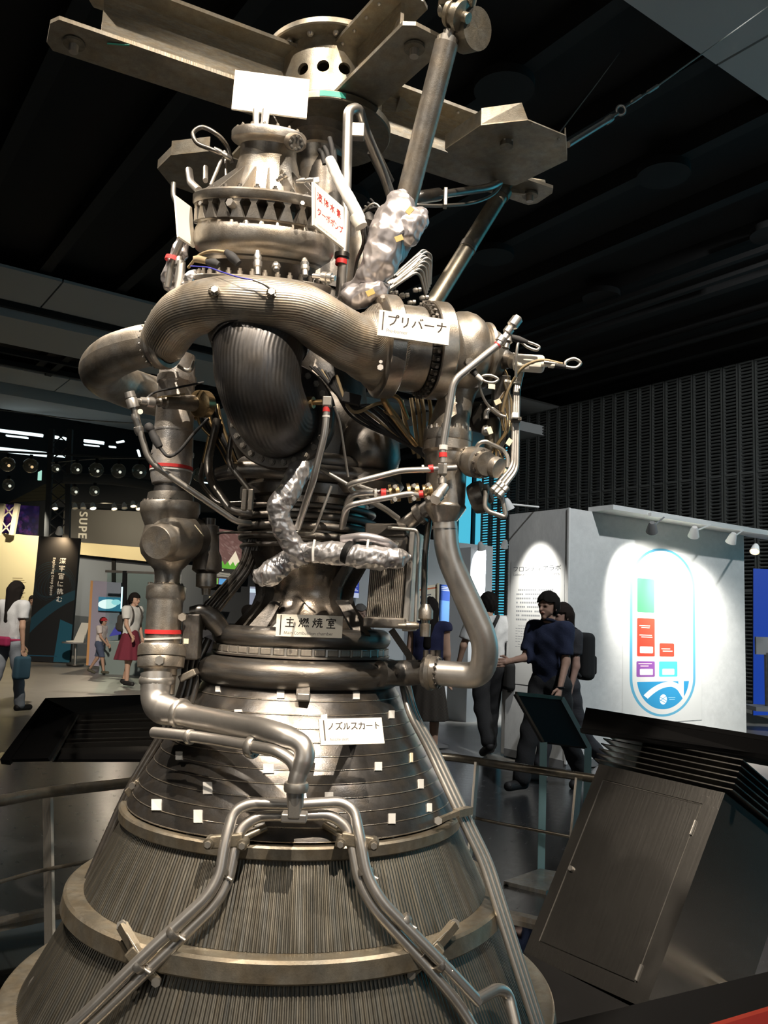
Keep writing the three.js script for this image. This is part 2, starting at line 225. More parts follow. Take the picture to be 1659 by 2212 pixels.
// ---------------------------------------------------------------- lettering drawn stroke by stroke (no font holds these characters)
const ROOF = [[50, 2, 50, 12], [8, 28, 8, 14, 92, 14, 92, 28]], FIRE = [[8, 30, 14, 48], [42, 24, 34, 42], [25, 6, 25, 42, 17, 68, 4, 92], [26, 52, 38, 72]], SANZUI = [[10, 8, 24, 18], [4, 34, 18, 42], [6, 92, 26, 60]];
const GLYPH = {
  'フ': [[14, 18, 84, 18, 80, 42, 66, 68, 34, 92]], 'プ': [[10, 20, 78, 20, 74, 44, 60, 70, 28, 92], ['o', 89, 11, 9]], 'リ': [[28, 12, 28, 58], [74, 8, 74, 50, 66, 74, 40, 94]], 'バ': [[34, 30, 26, 58, 8, 84], [60, 26, 78, 52, 92, 84], [74, 6, 82, 20], [88, 2, 96, 16]],
  'ー': [[8, 50, 92, 50]], 'ナ': [[8, 36, 92, 36], [52, 8, 52, 44, 42, 72, 22, 94]], 'ノ': [[74, 10, 62, 46, 42, 70, 14, 90]], 'ズ': [[12, 18, 72, 18, 60, 50, 40, 74, 10, 94], [54, 60, 88, 92], [80, 4, 87, 16], [92, 0, 99, 12]],
  'ル': [[32, 14, 32, 50, 24, 76, 6, 92], [58, 10, 58, 88, 78, 76, 94, 54]], 'ス': [[14, 16, 78, 16, 64, 50, 42, 74, 10, 94], [54, 60, 90, 92]], 'カ': [[10, 30, 86, 30, 84, 60, 78, 90, 60, 86], [46, 8, 44, 40, 34, 70, 12, 94]], 'ト': [[36, 8, 36, 94], [36, 40, 78, 60]],
  'タ': [[38, 8, 30, 28, 12, 50], [34, 22, 82, 22, 72, 52, 52, 78, 22, 96], [34, 46, 64, 66]], 'ボ': [[10, 30, 88, 30], [50, 8, 50, 94, 38, 88], [30, 48, 10, 76], [68, 48, 90, 76], [76, 4, 84, 16], [88, 0, 96, 12]], 'ポ': [[10, 30, 88, 30], [50, 8, 50, 94, 38, 88], [30, 48, 10, 76], [68, 48, 90, 76], ['o', 88, 10, 8]],
  'ン': [[12, 16, 38, 32], [14, 90, 56, 76, 90, 34]], 'ロ': [[16, 18, 84, 18, 84, 88, 16, 88, 16, 18]], 'テ': [[24, 14, 76, 14], [8, 40, 92, 40], [52, 40, 48, 68, 28, 94]], 'ィ': [[78, 36, 60, 56, 28, 72], [58, 58, 58, 98]], 'ア': [[10, 18, 88, 18, 76, 38, 58, 50], [52, 36, 48, 66, 26, 94]], 'ラ': [[20, 14, 80, 14], [12, 38, 86, 38, 76, 68, 36, 94]],
  'に': [[16, 12, 10, 52, 16, 90], [44, 28, 86, 26], [42, 60, 46, 84, 90, 82]], 'む': [[8, 28, 62, 26], [34, 8, 34, 70, 20, 84, 12, 70, 24, 58, 36, 70, 42, 90, 66, 92, 82, 84, 80, 66], [72, 24, 92, 44]],
  '主': [[48, 4, 56, 14], [14, 26, 86, 26], [20, 56, 80, 56], [6, 92, 94, 92], [50, 26, 50, 92]], '燃': [...FIRE, [54, 6, 44, 30], [52, 16, 68, 16, 60, 40, 42, 58], [52, 28, 59, 36], [70, 24, 98, 24], [83, 6, 83, 30, 72, 58], [85, 30, 98, 58], [88, 7, 95, 15], [44, 74, 38, 94], [58, 74, 60, 92], [74, 74, 78, 92], [90, 72, 98, 92]],
  '焼': [...FIRE, [48, 16, 96, 16], [72, 3, 72, 28], [46, 36, 98, 36], [60, 27, 60, 46], [84, 27, 84, 46], [44, 54, 98, 54], [62, 56, 58, 78, 42, 94], [80, 56, 80, 88, 98, 88, 98, 78]], '室': [...ROOF, [24, 30, 78, 30], [44, 32, 28, 50, 74, 46], [64, 38, 82, 54], [24, 66, 78, 66], [8, 94, 94, 94], [50, 56, 50, 94]],
  '液': [...SANZUI, [62, 2, 62, 14], [34, 16, 98, 16], [48, 22, 34, 54], [42, 42, 42, 96], [66, 24, 52, 60], [62, 34, 88, 34, 76, 66, 50, 96], [62, 48, 70, 56], [66, 66, 96, 96]], '体': [[28, 4, 8, 44], [20, 30, 20, 96], [36, 28, 98, 28], [66, 6, 66, 96], [64, 30, 34, 72], [68, 30, 98, 72], [50, 74, 84, 74]],
  '水': [[50, 4, 50, 92, 38, 86], [10, 30, 38, 30, 28, 60, 6, 84], [86, 20, 58, 44], [52, 36, 68, 64, 96, 86]], '素': [[12, 14, 88, 14], [50, 2, 50, 40], [20, 26, 80, 26], [6, 40, 94, 40], [48, 42, 26, 56, 66, 54], [76, 48, 22, 72, 84, 68], [50, 70, 50, 98], [30, 78, 14, 92], [70, 78, 90, 92]],
  '深': [...SANZUI, [38, 22, 38, 10, 96, 10, 96, 22], [56, 14, 52, 30, 38, 40], [78, 14, 78, 34, 96, 32], [36, 56, 98, 56], [66, 42, 66, 96], [64, 58, 38, 88], [68, 58, 98, 88]], '宇': [...ROOF, [26, 36, 76, 36], [8, 58, 92, 58], [52, 36, 52, 92, 40, 88]], '宙': [...ROOF, [22, 42, 80, 42, 80, 92, 22, 92, 22, 42], [50, 28, 50, 92], [22, 66, 80, 66]],
  '挑': [[6, 24, 36, 24], [22, 4, 22, 92, 12, 86], [4, 62, 36, 50], [56, 6, 54, 60, 40, 94], [40, 22, 52, 36], [40, 66, 54, 54], [74, 6, 74, 86, 98, 86, 98, 72], [96, 20, 78, 38], [78, 50, 96, 66]],
};
function strokes(g, text, x, y, size, colour, weight = 0.085, pitch = 1.08, vertical = false) {
  g.strokeStyle = colour; g.lineWidth = size * weight; g.lineCap = 'butt'; g.lineJoin = 'round';
  [...text].forEach((ch, i) => {
    const ox = x + (vertical ? 0 : i * size * pitch), oy = y + (vertical ? i * size * pitch : 0), s = size / 100;
    for (const l of GLYPH[ch] ?? []) { g.beginPath(); if (l[0] === 'o') g.arc(ox + l[1] * s, oy + l[2] * s, l[3] * s, 0, 7); else for (let k = 0; k < l.length; k += 2) g[k ? 'lineTo' : 'moveTo'](ox + l[k] * s, oy + l[k + 1] * s); g.stroke(); }
  });
}
function canvasTex(w, h, draw) { const c = document.createElement('canvas'); c.width = w; c.height = h; const g = c.getContext('2d'); draw(g, w, h); const t = new THREE.CanvasTexture(c); t.colorSpace = THREE.SRGBColorSpace; return t; }
// a flat printed board: four corners (top-left, top-right, bottom-right, bottom-left) as the reader sees them; print on the front face only
function quadFace(c, lift = 0) {
  c = c.map(A); const n = c[3].clone().sub(c[0]).cross(c[1].clone().sub(c[0])).normalize(); const g = new THREE.BufferGeometry(), p = [];
  const N = 1; for (const v of [c[0], c[3], c[1], c[2]]) { const q = v.clone().addScaledVector(n, lift); p.push(q.x, q.y, q.z); }
  g.setAttribute('position', new THREE.Float32BufferAttribute(p, 3)); g.setAttribute('uv', new THREE.Float32BufferAttribute([0, 1, 0, 0, 1, 1, 1, 0], 2)); g.setIndex([0, 1, 2, 2, 1, 3]); g.computeVertexNormals(); return g;
}
const slabBack = (c, t) => slab([c[0], c[3], c[2], c[1]], t);
// parallelogram corners from a top-left point, a right vector and a down vector
const rect3 = (o, right, down) => [o.clone(), o.clone().add(right), o.clone().add(right).add(down), o.clone().add(down)];

// ================================================================ the hall
const CEIL = 7.1;
M.floorDark = matte([0.03, 0.031, 0.033], 0.3, { map: texPaint, roughnessMap: texRough });
M.floorGrey = matte([0.26, 0.245, 0.22], 0.5, { map: texPaint, roughnessMap: texRough });
M.mirror = new THREE.MeshStandardMaterial({ color: rgb(0.42, 0.43, 0.44), roughness: 0.03, metalness: 1 });
M.ceiling = matte([0.010, 0.010, 0.010], 0.9); M.rib = matte([0.017, 0.016, 0.0155], 0.85); M.panelGrey = matte([0.55, 0.55, 0.54], 0.85); M.wallDark = matte([0.022, 0.023, 0.025], 0.85); M.louvre = metal([0.14, 0.15, 0.152], 0.6, { m: 0.3 });
M.booth = matte([0.80, 0.80, 0.78], 0.6, { map: texPaint }); M.glass = new THREE.MeshPhysicalMaterial({ color: rgb(0.86, 0.95, 0.94), roughness: 0.02, transmission: 1, thickness: 0, ior: 1.45 });
M.cyanGlass = new THREE.MeshPhysicalMaterial({ color: rgb(0.75, 0.97, 1), roughness: 0.05, transmission: 1, thickness: 0, ior: 1.45 });
const hbox = (u0, u1, v0, v1, y0, y1) => { const g = new THREE.BoxGeometry(v1 - v0, y1 - y0, u1 - u0); g.rotateY(HALLTURN); const c = hall((u0 + u1) / 2, (v0 + v1) / 2, (y0 + y1) / 2); return g.translate(c.x, c.y, c.z); };
const U0 = -14, U1 = 27, V0 = -17, V1 = 16, ENG = at(646, 1500, 2.6);   // ENG: the engine's vertical axis
{
  const f = structure('floor');
  part(f, 'stone_floor', hbox(U0, U1, V0, V1 + 0.5, -0.25, -0.02), M.floorGrey);
  // darker polished floor laid in a wide circle round the engine, thin above the stone
  const ring = latheGeo([[-0.02, 0], [-0.02, 6.5], [0, 6.5], [0, 1.95]], 96).translate(ENG.x, 0, ENG.z); part(f, 'dark_floor', ring, M.floorDark, 'dark polished floor around the engine');
  part(f, 'mirror_floor', latheGeo([[-0.012, 1.95], [-0.012, 0]], 96).translate(ENG.x, 0, ENG.z), M.mirror, 'black mirror-polished disc under the engine');
  part(f, 'floor_edging', latheGeo([[-0.03, 1.93], [0.012, 1.93], [0.012, 1.98], [-0.03, 1.98]], 96).translate(ENG.x, 0, ENG.z), M.steelDull, 'stainless edging round the mirror floor');
}
{
  const c = structure('ceiling');
  part(c, 'ceiling_deck', hbox(U0, U1, V0, V1 + 0.5, CEIL + 0.25, CEIL + 0.5), M.ceiling);
  for (let v = -15.55; v < 16; v += 1.325) part(c, 'ceiling_rib', hbox(U0 + 0.1, U1 - 0.1, v - 0.09, v + 0.09, CEIL, CEIL + 0.25), M.rib);
  for (const v of [5.2, 7.9, 10.4]) for (const u of [3.0, 6.1, 9.2]) if (!(v === 5.2 && u === 3.0)) part(c, 'ceiling_disc', cyl(hall(u, v + 0.4, CEIL - 0.10), hall(u, v + 0.4, CEIL), 0.32, 32), M.rib);
  // grey plaster strips across the hall
  for (let k = 0; k < 18; k++) {
    const v = V0 + 0.3 + k * 1.82;
    for (const [u0, u1, y] of [[1.6, 4.48, CEIL - 0.06], [14.75, 16.35, CEIL - 0.06], [21.2, 22.7, CEIL - 0.06]]) part(c, 'ceiling_panel', hbox(u0, u1, v, v + 1.79, y - 0.05, y), M.panelGrey);
  }
  for (const [u0, u1] of [[16.6, 18.4], [23.0, 24.8]]) part(c, 'ceiling_duct', hbox(u0, u1, V0 + 0.3, 15.2, CEIL - 0.35, CEIL - 0.02), M.panelGrey, 'long grey duct casing under the black ceiling');
  for (const u of [16.45, 18.6, 19.6, 20.6]) part(c, 'ceiling_rail', hbox(u - 0.05, u + 0.05, V0 + 0.3, 15.4, CEIL - 0.22, CEIL - 0.1), M.rib);
  for (let k = 0; k < 12; k++) part(c, 'ceiling_bracket', hbox(18.55, 21.1, -3 + k * 1.5, -2.85 + k * 1.5, CEIL - 0.16, CEIL - 0.04), M.rib);
  // service rail running with the louvred wall
  for (const [v, y] of [[10.9, CEIL - 0.25], [11.25, CEIL - 0.3], [13.6, CEIL - 0.2]]) part(c, 'ceiling_rail', hbox(2, 22, v - 0.05, v + 0.05, y, y + 0.08), M.rib);
}
{
  const w = structure('wall_right');
  for (const [u0, u1, y0, y1] of [[U0, -4, -0.25, CEIL + 0.5], [-4, 5, -0.25, 0.6], [-4, 5, 6.6, CEIL + 0.5], [5, 16.9, -0.25, CEIL + 0.5], [16.9, 19.9, -0.25, 0.6], [16.9, 19.9, 6.6, CEIL + 0.5], [19.9, U1, -0.25, CEIL + 0.5]]) part(w, 'wall_slab', hbox(u0, u1, V1, V1 + 0.3, y0, y1), M.wallDark);
  part(w, 'soffit', hbox(15.3, 18.9, 12.6, V1 - 0.02, 6.35, 6.6), M.panelGrey, 'grey soffit in the corner above the louvres');
  // louvred panels: one mesh each, slats and frame joined (each slat is only a few pixels)
  const H = 6.95, pw = 0.3, sl = []; for (let y = 0.12; y < H - 0.06; y += 0.075) { const s = new THREE.BoxGeometry(pw - 0.03, 0.030, 0.03); s.rotateX(0.6); sl.push(s.translate(0, y, 0)); }
  for (const x of [-pw / 2, pw / 2]) sl.push(new THREE.BoxGeometry(0.028, H, 0.06).translate(x, H / 2, 0)); for (const y of [0.02, H - 0.02, 2.2, 4.6]) sl.push(new THREE.BoxGeometry(pw, 0.04, 0.06).translate(0, y, 0));
  const lg = merge(sl);
  for (let k = 0; k < 30; k++) { const p = piece(w, 'louvre_panel', lg, M.louvre, hall(7.0 + k * 0.36, V1 - 0.3, 0.05)); p.rotation.set(0, HALLTURN + Math.PI / 2, 0); }
}
{
  const win = structure('window_1');
  for (let k = 0; k < 4; k++) part(win, 'pane', hbox(16.93 + k * 0.75, 16.93 + k * 0.75 + 0.69, V1 + 0.08, V1 + 0.09, 0.62, 6.58), M.cyanGlass);
  const w2 = structure('unseen_window_2'); for (let k = 0; k < 6; k++) { part(w2, 'pane', hbox(-3.97 + k * 1.5, -3.97 + k * 1.5 + 1.44, V1 + 0.08, V1 + 0.09, 0.62, 6.58), M.cyanGlass); part(w2, 'mullion', hbox(-4.03 + k * 1.5, -3.97 + k * 1.5, V1 + 0.02, V1 + 0.15, 0.6, 6.6), M.wallDark); }  // second window is out of view, placed to cast cyan light on the engine
  for (let k = 0; k < 5; k++) part(win, 'mullion', hbox(16.9 + k * 0.75 - 0.03, 16.9 + k * 0.75 + 0.03, V1 + 0.02, V1 + 0.15, 0.6, 6.6), M.wallDark);
}
{
  const e = structure('wall_back'); part(e, 'wall_slab', hbox(U1, U1 + 0.3, V0, V1 + 0.3, -0.25, CEIL + 0.5), M.wallDark);
  const l = structure('wall_left'); part(l, 'wall_slab', hbox(U0, U1 + 0.3, V0 - 0.3, V0, -0.25, CEIL + 0.5), M.wallDark);
  const b = structure('wall_front');
  part(b, 'wall_slab', hbox(U0 - 0.3, U0, V0, V1 + 0.3, -0.25, CEIL + 0.5), M.wallDark);
}
// unseen lamps above the frame, placed to light the engine and cabinet: housing, glowing lens and the light itself
LAMPS.forEach(([p, t, I, cone, pen, col, size], i) => {
  const P = V(...p), T = V(...t), d = T.clone().sub(P).normalize();
  const g = thing('unseen_lamp', ['unseen lamp above the photographer to the right, lights the engine', 'unseen lamp above the photographer to the left, lights the engine', 'unseen lamp high over the left of the engine, lights its left side', 'unseen lamp high over the right of the engine, lights its right side', 'unseen lamp that lights the side of the leaning cabinet', 'unseen lamp above the photographer, furthest left, lights the foil duct'][i], 'lamp', P.clone().addScaledVector(d, -0.25));
  part(g, 'housing', along(latheGeo([[0, 0], [0, 0.05], [0.02, 0.06], [0.24, 0.065], [0.24, 0.055], [0.21, 0.05]], 24), P.clone().addScaledVector(d, -0.25), d), M.black);
  part(g, 'lens', along(latheGeo([[0, 0.05], [0.004, 0]], 24), P.clone().addScaledVector(d, -0.04), d), new THREE.MeshStandardMaterial({ color: rgb(...col), emissive: rgb(...col), emissiveIntensity: 4 }));
  part(g, 'stem', bar(P.clone().addScaledVector(d, -0.16), V(p[0], CEIL - 0.13, p[2]), 0.02, 0.02, V(1, 0, 0.1)), M.black);
  const L = new THREE.SpotLight(rgb(...col), I, 0, cone, pen, 2); L.position.copy(P).addScaledVector(d, 0.03); L.target.position.copy(T); L.castShadow = true; L.shadow.radius = size; L.shadow.mapSize.set(2048, 2048); L.name = 'unseen_lamp_light'; scene.add(L, L.target);
});

// unseen glowing panels behind the photographer, placed to soften light and mirror in metal
for (const [x, y, z, w, h, tx, col, I, lab] of [[-2.8, 2.3, 2.6, 3.2, 2.2, -0.4, [1, 0.93, 0.84], 0.5, 'unseen glowing panel behind the photographer to the left, lights the engine'], [3.0, 2.2, 1.8, 2.2, 2.2, 0.0, [0.86, 0.95, 1], 0.42, 'unseen glowing panel behind the photographer to the right, lights the engine']]) {
  const P = V(x, y, z), n = V(tx, y, -2.4).sub(P).setY(0).normalize(), turn = Math.atan2(n.x, n.z), g = thing('unseen_light_panel', lab, 'unseen panel', V(x, 0, z)); part(g, 'cabinet', boxAt(V(x, y, z).addScaledVector(n, -0.08), w + 0.1, h + 0.1, 0.14, turn), M.grey); part(g, 'leg', boxAt(V(x, (y - h / 2) / 2, z).addScaledVector(n, -0.08), w * 0.9, y - h / 2, 0.1, turn), M.grey);
  part(g, 'face', boxAt(P, w, h, 0.012, turn), new THREE.MeshStandardMaterial({ color: rgb(0.6, 0.6, 0.6), emissive: rgb(...col), emissiveIntensity: 0.25 }));
  const L = new THREE.RectAreaLight(rgb(...col), I, w, h); L.position.copy(P).addScaledVector(n, 0.03); L.lookAt(P.clone().addScaledVector(n, 3)); L.name = 'unseen_panel_light'; scene.add(L);
}

// added lamps, out of the frame above, that brighten the aisles left and right
for (const [p, t, I, cone, col, lab] of [[[-2.6, 6.7, -5.0], [-5.4, 0.9, -15.5], 420, 0.36, [1, 0.9, 0.76], 'added unseen ceiling lamp that brightens the far left aisle'], [[3.4, 6.7, -3.6], [2.6, 1.2, -9.2], 110, 0.62, [0.95, 0.98, 1], 'added unseen ceiling lamp that brightens the booth'], [[6.5, 6.7, -5.5], [7.4, 2.6, -18], 240, 0.6, [0.9, 0.97, 1], 'added unseen ceiling lamp that brightens the louvred wall']]) {
  const P = V(...p), T = V(...t), d = T.clone().sub(P).normalize(), g = thing('unseen_lamp', lab, 'lamp', P.clone()); part(g, 'housing', along(latheGeo([[-0.3, 0], [-0.3, 0.06], [-0.02, 0.08], [0, 0.08], [0, 0.07], [-0.03, 0.06]], 20), P, d), M.black); part(g, 'lens', along(latheGeo([[-0.02, 0.06], [-0.016, 0]], 20), P, d), new THREE.MeshStandardMaterial({ color: rgb(...col), emissive: rgb(...col), emissiveIntensity: 3 })); part(g, 'stem', bar(P.clone().addScaledVector(d, -0.15), V(P.x, CEIL - 0.02, P.z), 0.02, 0.02, V(1, 0, 0.1)), M.black);
  const L = new THREE.SpotLight(rgb(...col), I, 0, cone, 0.9, 2); L.position.copy(P).addScaledVector(d, 0.04); L.target.position.copy(T); L.castShadow = true; L.shadow.radius = 5; L.name = 'added_aisle_light'; scene.add(L, L.target);
}

// ================================================================ the rocket engine
const engine = thing('rocket_engine', 'large grey metal rocket engine with ribbed nozzle, turbopump and tangle of pipes', 'engine', V(ENG.x, 0, ENG.z));
const EP = (name, geo, mat, label) => part(engine, name, geo, mat, label);
const k4 = (x, y, d, r) => [x, y, d, pxr(r, d)];
const hexG = new THREE.CylinderGeometry(1, 1, 1, 6), boltG = merge([new THREE.CylinderGeometry(1, 1, 1, 6), new THREE.CylinderGeometry(0.6, 0.6, 0.6, 8).translate(0, 0.7, 0)]);
function boltRing(parent, c, dir, R, n, s, mat = M.bolt, from = 0, to = Math.PI * 2, h = 1) {
  const [x, d, z] = basis(dir);
  for (let i = 0; i < n; i++) { const a = from + (to - from) * i / n, p = c.clone().addScaledVector(x, R * Math.cos(a)).addScaledVector(z, R * Math.sin(a)); const m = piece(parent, 'bolt', boltG, mat, p, d, i * 0.7); m.scale.set(s, s * h, s); }
}
function hexNut(parent, p, dir, r, h, mat = M.bolt, name = 'nut') { const m = piece(parent, name, hexG, mat, A(p), dir); m.scale.set(r, h, r); return m; }
const dirOf = (a, b) => A(b).clone().sub(A(a)).normalize();
const vrev = (ax, prof, seg = 48) => { const [px, , d] = ax, c = A(ax); return latheGeo(prof.map(([py, r]) => [at(px, py, d).y, pxr(r, d)]), seg).translate(c.x, 0, c.z); };

// ---- nozzle
const NP = [[1.235, 0.268], [1.20, 0.298], [1.12, 0.345], [1.06, 0.378], [0.99, 0.415], [0.93, 0.452], [0.866, 0.482], [0.845, 0.478], [0.645, 0.578], [0.60, 0.598], [0.37, 0.722], [0.33, 0.738], [0.06, 0.85]];
const nozR = (y) => { for (let i = 0; i < NP.length - 1; i++) if (y <= NP[i][0] && y >= NP[i + 1][0]) { const t = (NP[i][0] - y) / (NP[i][0] - NP[i + 1][0]); return NP[i][1] + (NP[i + 1][1] - NP[i][1]) * t; } return y > 1 ? 0.26 : 0.85; };
function nz(px, py, off = 0) {      // the point on the nozzle seen at a pixel, lifted off the wall by off metres
  const r = ray(px, py); r.multiplyScalar(1 / -r.z);
  for (let d = 1.4; d < 2.7; d += 0.002) { const p = r.clone().multiplyScalar(d).add(camera.position), q = Math.hypot(p.x - ENG.x, p.z - ENG.z); if (q - off <= nozR(p.y)) return p; }
  return r.multiplyScalar(2.6).add(camera.position);
}
const nzN = (p) => V(p.x - ENG.x, 0, p.z - ENG.z).normalize().add(V(0, 0.45, 0)).normalize();
{
  const top = 1.225, bot = 0.868, nb = 11, ys = Array.from({ length: nb + 1 }, (_, i) => top + (bot - top) * Math.pow(i / nb, 0.94));
  for (let i = 0; i < nb; i++) {
    const y0 = ys[i], y1 = ys[i + 1], m = (y0 + y1) / 2, R = (y) => nozR(y);
    EP('nozzle_band', latheGeo([[y1 + 0.0018, R(y1) - 0.004], [y1 + 0.0022, R(y1)], [m, R(m) + 0.0012], [y0 - 0.0018, R(y0)], [y0 - 0.0012, R(y0) - 0.004]], 96).translate(ENG.x, 0, ENG.z), M.nozzle);
    const bead = []; const path = Array.from({ length: 161 }, (_, k) => { const a = k / 160 * Math.PI * 2, r = R(y1) - 0.0006 + 0.0005 * Math.sin(k * 2.6 + i); return { v: V(ENG.x + r * Math.cos(a), y1, ENG.z + r * Math.sin(a)) }; });
    EP('weld_bead', sweep(path, 0.0019, 5, { caps: false }), M.weld);
  }
  const ringProf = [[0.862, 0.478], [0.862, 0.497], [0.857, 0.502], [0.832, 0.502], [0.828, 0.497], [0.828, 0.465]].map(([y, r]) => [y, r]).reverse();
  EP('nozzle_ring', latheGeo(ringProf, 96).translate(ENG.x, 0, ENG.z), M.ringTan, 'upper stiffening ring of the nozzle');
  EP('nozzle_ring', latheGeo([[0.648, 0.572], [0.650, 0.622], [0.644, 0.63], [0.606, 0.636], [0.60, 0.63], [0.60, 0.59]].reverse(), 120).translate(ENG.x, 0, ENG.z), M.ringTan, 'wide stiffening ring of the nozzle');
  EP('nozzle_ring', latheGeo([[0.374, 0.715], [0.375, 0.768], [0.37, 0.776], [0.335, 0.782], [0.33, 0.776], [0.33, 0.73]].reverse(), 120).translate(ENG.x, 0, ENG.z), M.ringTan, 'lowest stiffening ring in view');
  const corr = (y0, y1, n) => {
    const rows = 5, seg = n * 5, pos = [], uv = [], idx = [];
    for (let j = 0; j <= rows; j++) { const y = y0 + (y1 - y0) * j / rows, R = nozR(y), b = Math.PI * R / n * 0.85; for (let k = 0; k <= seg; k++) { const a = k / seg * Math.PI * 2, t = (k % 5) / 5, q = R - 0.002 + b * Math.sqrt(Math.max(0, 1 - (2 * t - 1) ** 2)); pos.push(ENG.x + q * Math.cos(a), y, ENG.z + q * Math.sin(a)); uv.push((k / 5 | 0) * 0.0371, y * 0.3); } }
    for (let j = 0; j < rows; j++) for (let k = 0; k < seg; k++) { const a = j * (seg + 1) + k; idx.push(a, a + 1, a + seg + 1, a + 1, a + seg + 2, a + seg + 1); }
    const g = new THREE.BufferGeometry(); g.setAttribute('position', new THREE.Float32BufferAttribute(pos, 3)); g.setAttribute('uv', new THREE.Float32BufferAttribute(uv, 2)); g.setIndex(idx); g.computeVertexNormals(); return g;
  };
  for (const [a, b] of [[0.826, 0.649], [0.60, 0.373], [0.33, 0.0]]) { const m = EP('cooling_tubes', corr(a, b, 372), M.tubes, 'vertical cooling tubes of the nozzle wall'); m.userData.kind = 'stuff'; }
}
// tape squares stuck on the nozzle
for (const [x, y, w, h] of [[606, 1500, 16, 16], [655, 1490, 30, 22], [770, 1502, 14, 16], [514, 1535, 16, 5], [847, 1543, 11, 17], [589, 1603, 24, 18], [580, 1660, 23, 20], [448, 1702, 19, 26], [337, 1738, 20, 24], [427, 1763, 18, 28], [562, 1780, 20, 20], [711, 1721, 18, 20], [716, 1779, 18, 22], [847, 1768, 15, 22], [910, 1693, 11, 20], [929, 1744, 9, 18], [818, 1655, 15, 18], [890, 1636, 5, 20], [386, 1632, 14, 18], [470, 1488, 10, 12]]) {
  const c = [[-1, -1], [1, -1], [1, 1], [-1, 1]].map(([a, b]) => nz(x + a * w / 2, y + b * h / 2, 0.0052)); EP('tape_patch', slabBack(c, 0.004), x === 890 ? M.cream : M.tapeWhite);
}
// ---- ring manifolds and chamber
const torus = (R, r, y) => new THREE.TorusGeometry(R, r, 20, 90).rotateX(Math.PI / 2).translate(ENG.x, y, ENG.z);
EP('manifold_ring', torus(0.276, 0.041, 1.252), M.steelDark, 'large lower ring manifold');
EP('manifold_ring', torus(0.243, 0.03, 1.352), M.steelDark, 'smaller upper ring manifold');
{
  const band = EP('clamp_band', latheGeo([[1.296, 0.25], [1.297, 0.268], [1.303, 0.272], [1.306, 0.262], [1.325, 0.258], [1.33, 0.25]], 90).translate(ENG.x, 0, ENG.z), M.tubeBright);
  const g = new RoundedBoxGeometry(0.03, 0.017, 0.012, 1, 0.002), s = new THREE.BoxGeometry(0.006, 0.02, 0.012);
  for (let i = 0; i < 44; i++) { const a = i / 44 * Math.PI * 2, d = V(Math.cos(a), 0, Math.sin(a)); for (const [q, o, n] of [[g, 0, 'clamp_block'], [s, Math.PI / 44, 'clamp_stud']]) { const b = a + o, e = V(Math.cos(b), 0, Math.sin(b)); const m = piece(band, n, q, n === 'clamp_block' ? M.steelDull : M.bolt, V(ENG.x + 0.262 * e.x, 1.315, ENG.z + 0.262 * e.z)); m.rotation.set(0, -b + Math.PI / 2, 0); } }
}
const CH = [[1.30, 0.236], [1.34, 0.215], [1.40, 0.165], [1.445, 0.128], [1.475, 0.118], [1.505, 0.122], [1.55, 0.145], [1.60, 0.170], [1.65, 0.182], [1.70, 0.186], [1.78, 0.188]];
EP('combustion_chamber', latheGeo(CH, 72).translate(ENG.x, 0, ENG.z), M.chamber, 'waisted main combustion chamber');
for (const a of [0.12, Math.PI - 0.12, -0.75, Math.PI + 0.75, 1.4, 4.55]) {     // stiffening fins that follow the waist
  const d = V(Math.cos(a), 0, -Math.sin(a)), s = V(-d.z, 0, d.x).multiplyScalar(0.006), sel = CH.slice(1, 8), inn = sel.map(([y, r]) => V(ENG.x, y, ENG.z).addScaledVector(d, r - 0.004)), out = sel.map(([y, r]) => V(ENG.x, y, ENG.z).addScaledVector(d, r + 0.034));
  if (a > 1 && a < 5 && a !== Math.PI - 0.12 && a !== Math.PI + 0.75) continue;
  const gs = []; for (let i = 0; i < sel.length - 1; i++) gs.push(slab([inn[i].clone().add(s), out[i].clone().add(s), out[i + 1].clone().add(s), inn[i + 1].clone().add(s)], 0.012)); EP('stiffener', merge(gs), M.iron);
}
EP('chamber_flange', latheGeo([[1.765, 0.19], [1.77, 0.215], [1.80, 0.215], [1.805, 0.205], [1.83, 0.205], [1.835, 0.19]], 72).translate(ENG.x, 0, ENG.z), M.steelDark);
EP('injector_body', latheGeo([[1.83, 0.17], [1.9, 0.185], [1.98, 0.19], [2.06, 0.17], [2.14, 0.12], [2.2, 0.08], [2.9, 0.07], [2.95, 0.0]], 48).translate(ENG.x, 0, ENG.z), M.iron);
EP('manifold_ring', torus(0.21, 0.026, 1.865), M.steelDark, 'dark ring pipe round the injector');
for (const [y, r, q] of [[1.735, 0.009, 0.203], [1.705, 0.011, 0.205], [1.675, 0.012, 0.205], [1.647, 0.010, 0.203], [1.62, 0.007, 0.20]]) EP('cooling_line', torus(q, r, y), M.steelDark);
for (const a of [-2.25, -1.62, -0.95, -2.8]) { const e = V(Math.cos(a), 0, -Math.sin(a)); EP('line_clamp', bar(V(ENG.x - e.x * -0.222, 1.61, ENG.z - e.z * 0.222), V(ENG.x + e.x * 0.222, 1.75, ENG.z - e.z * 0.222), 0.016, 0.008, e), M.steelDull); }
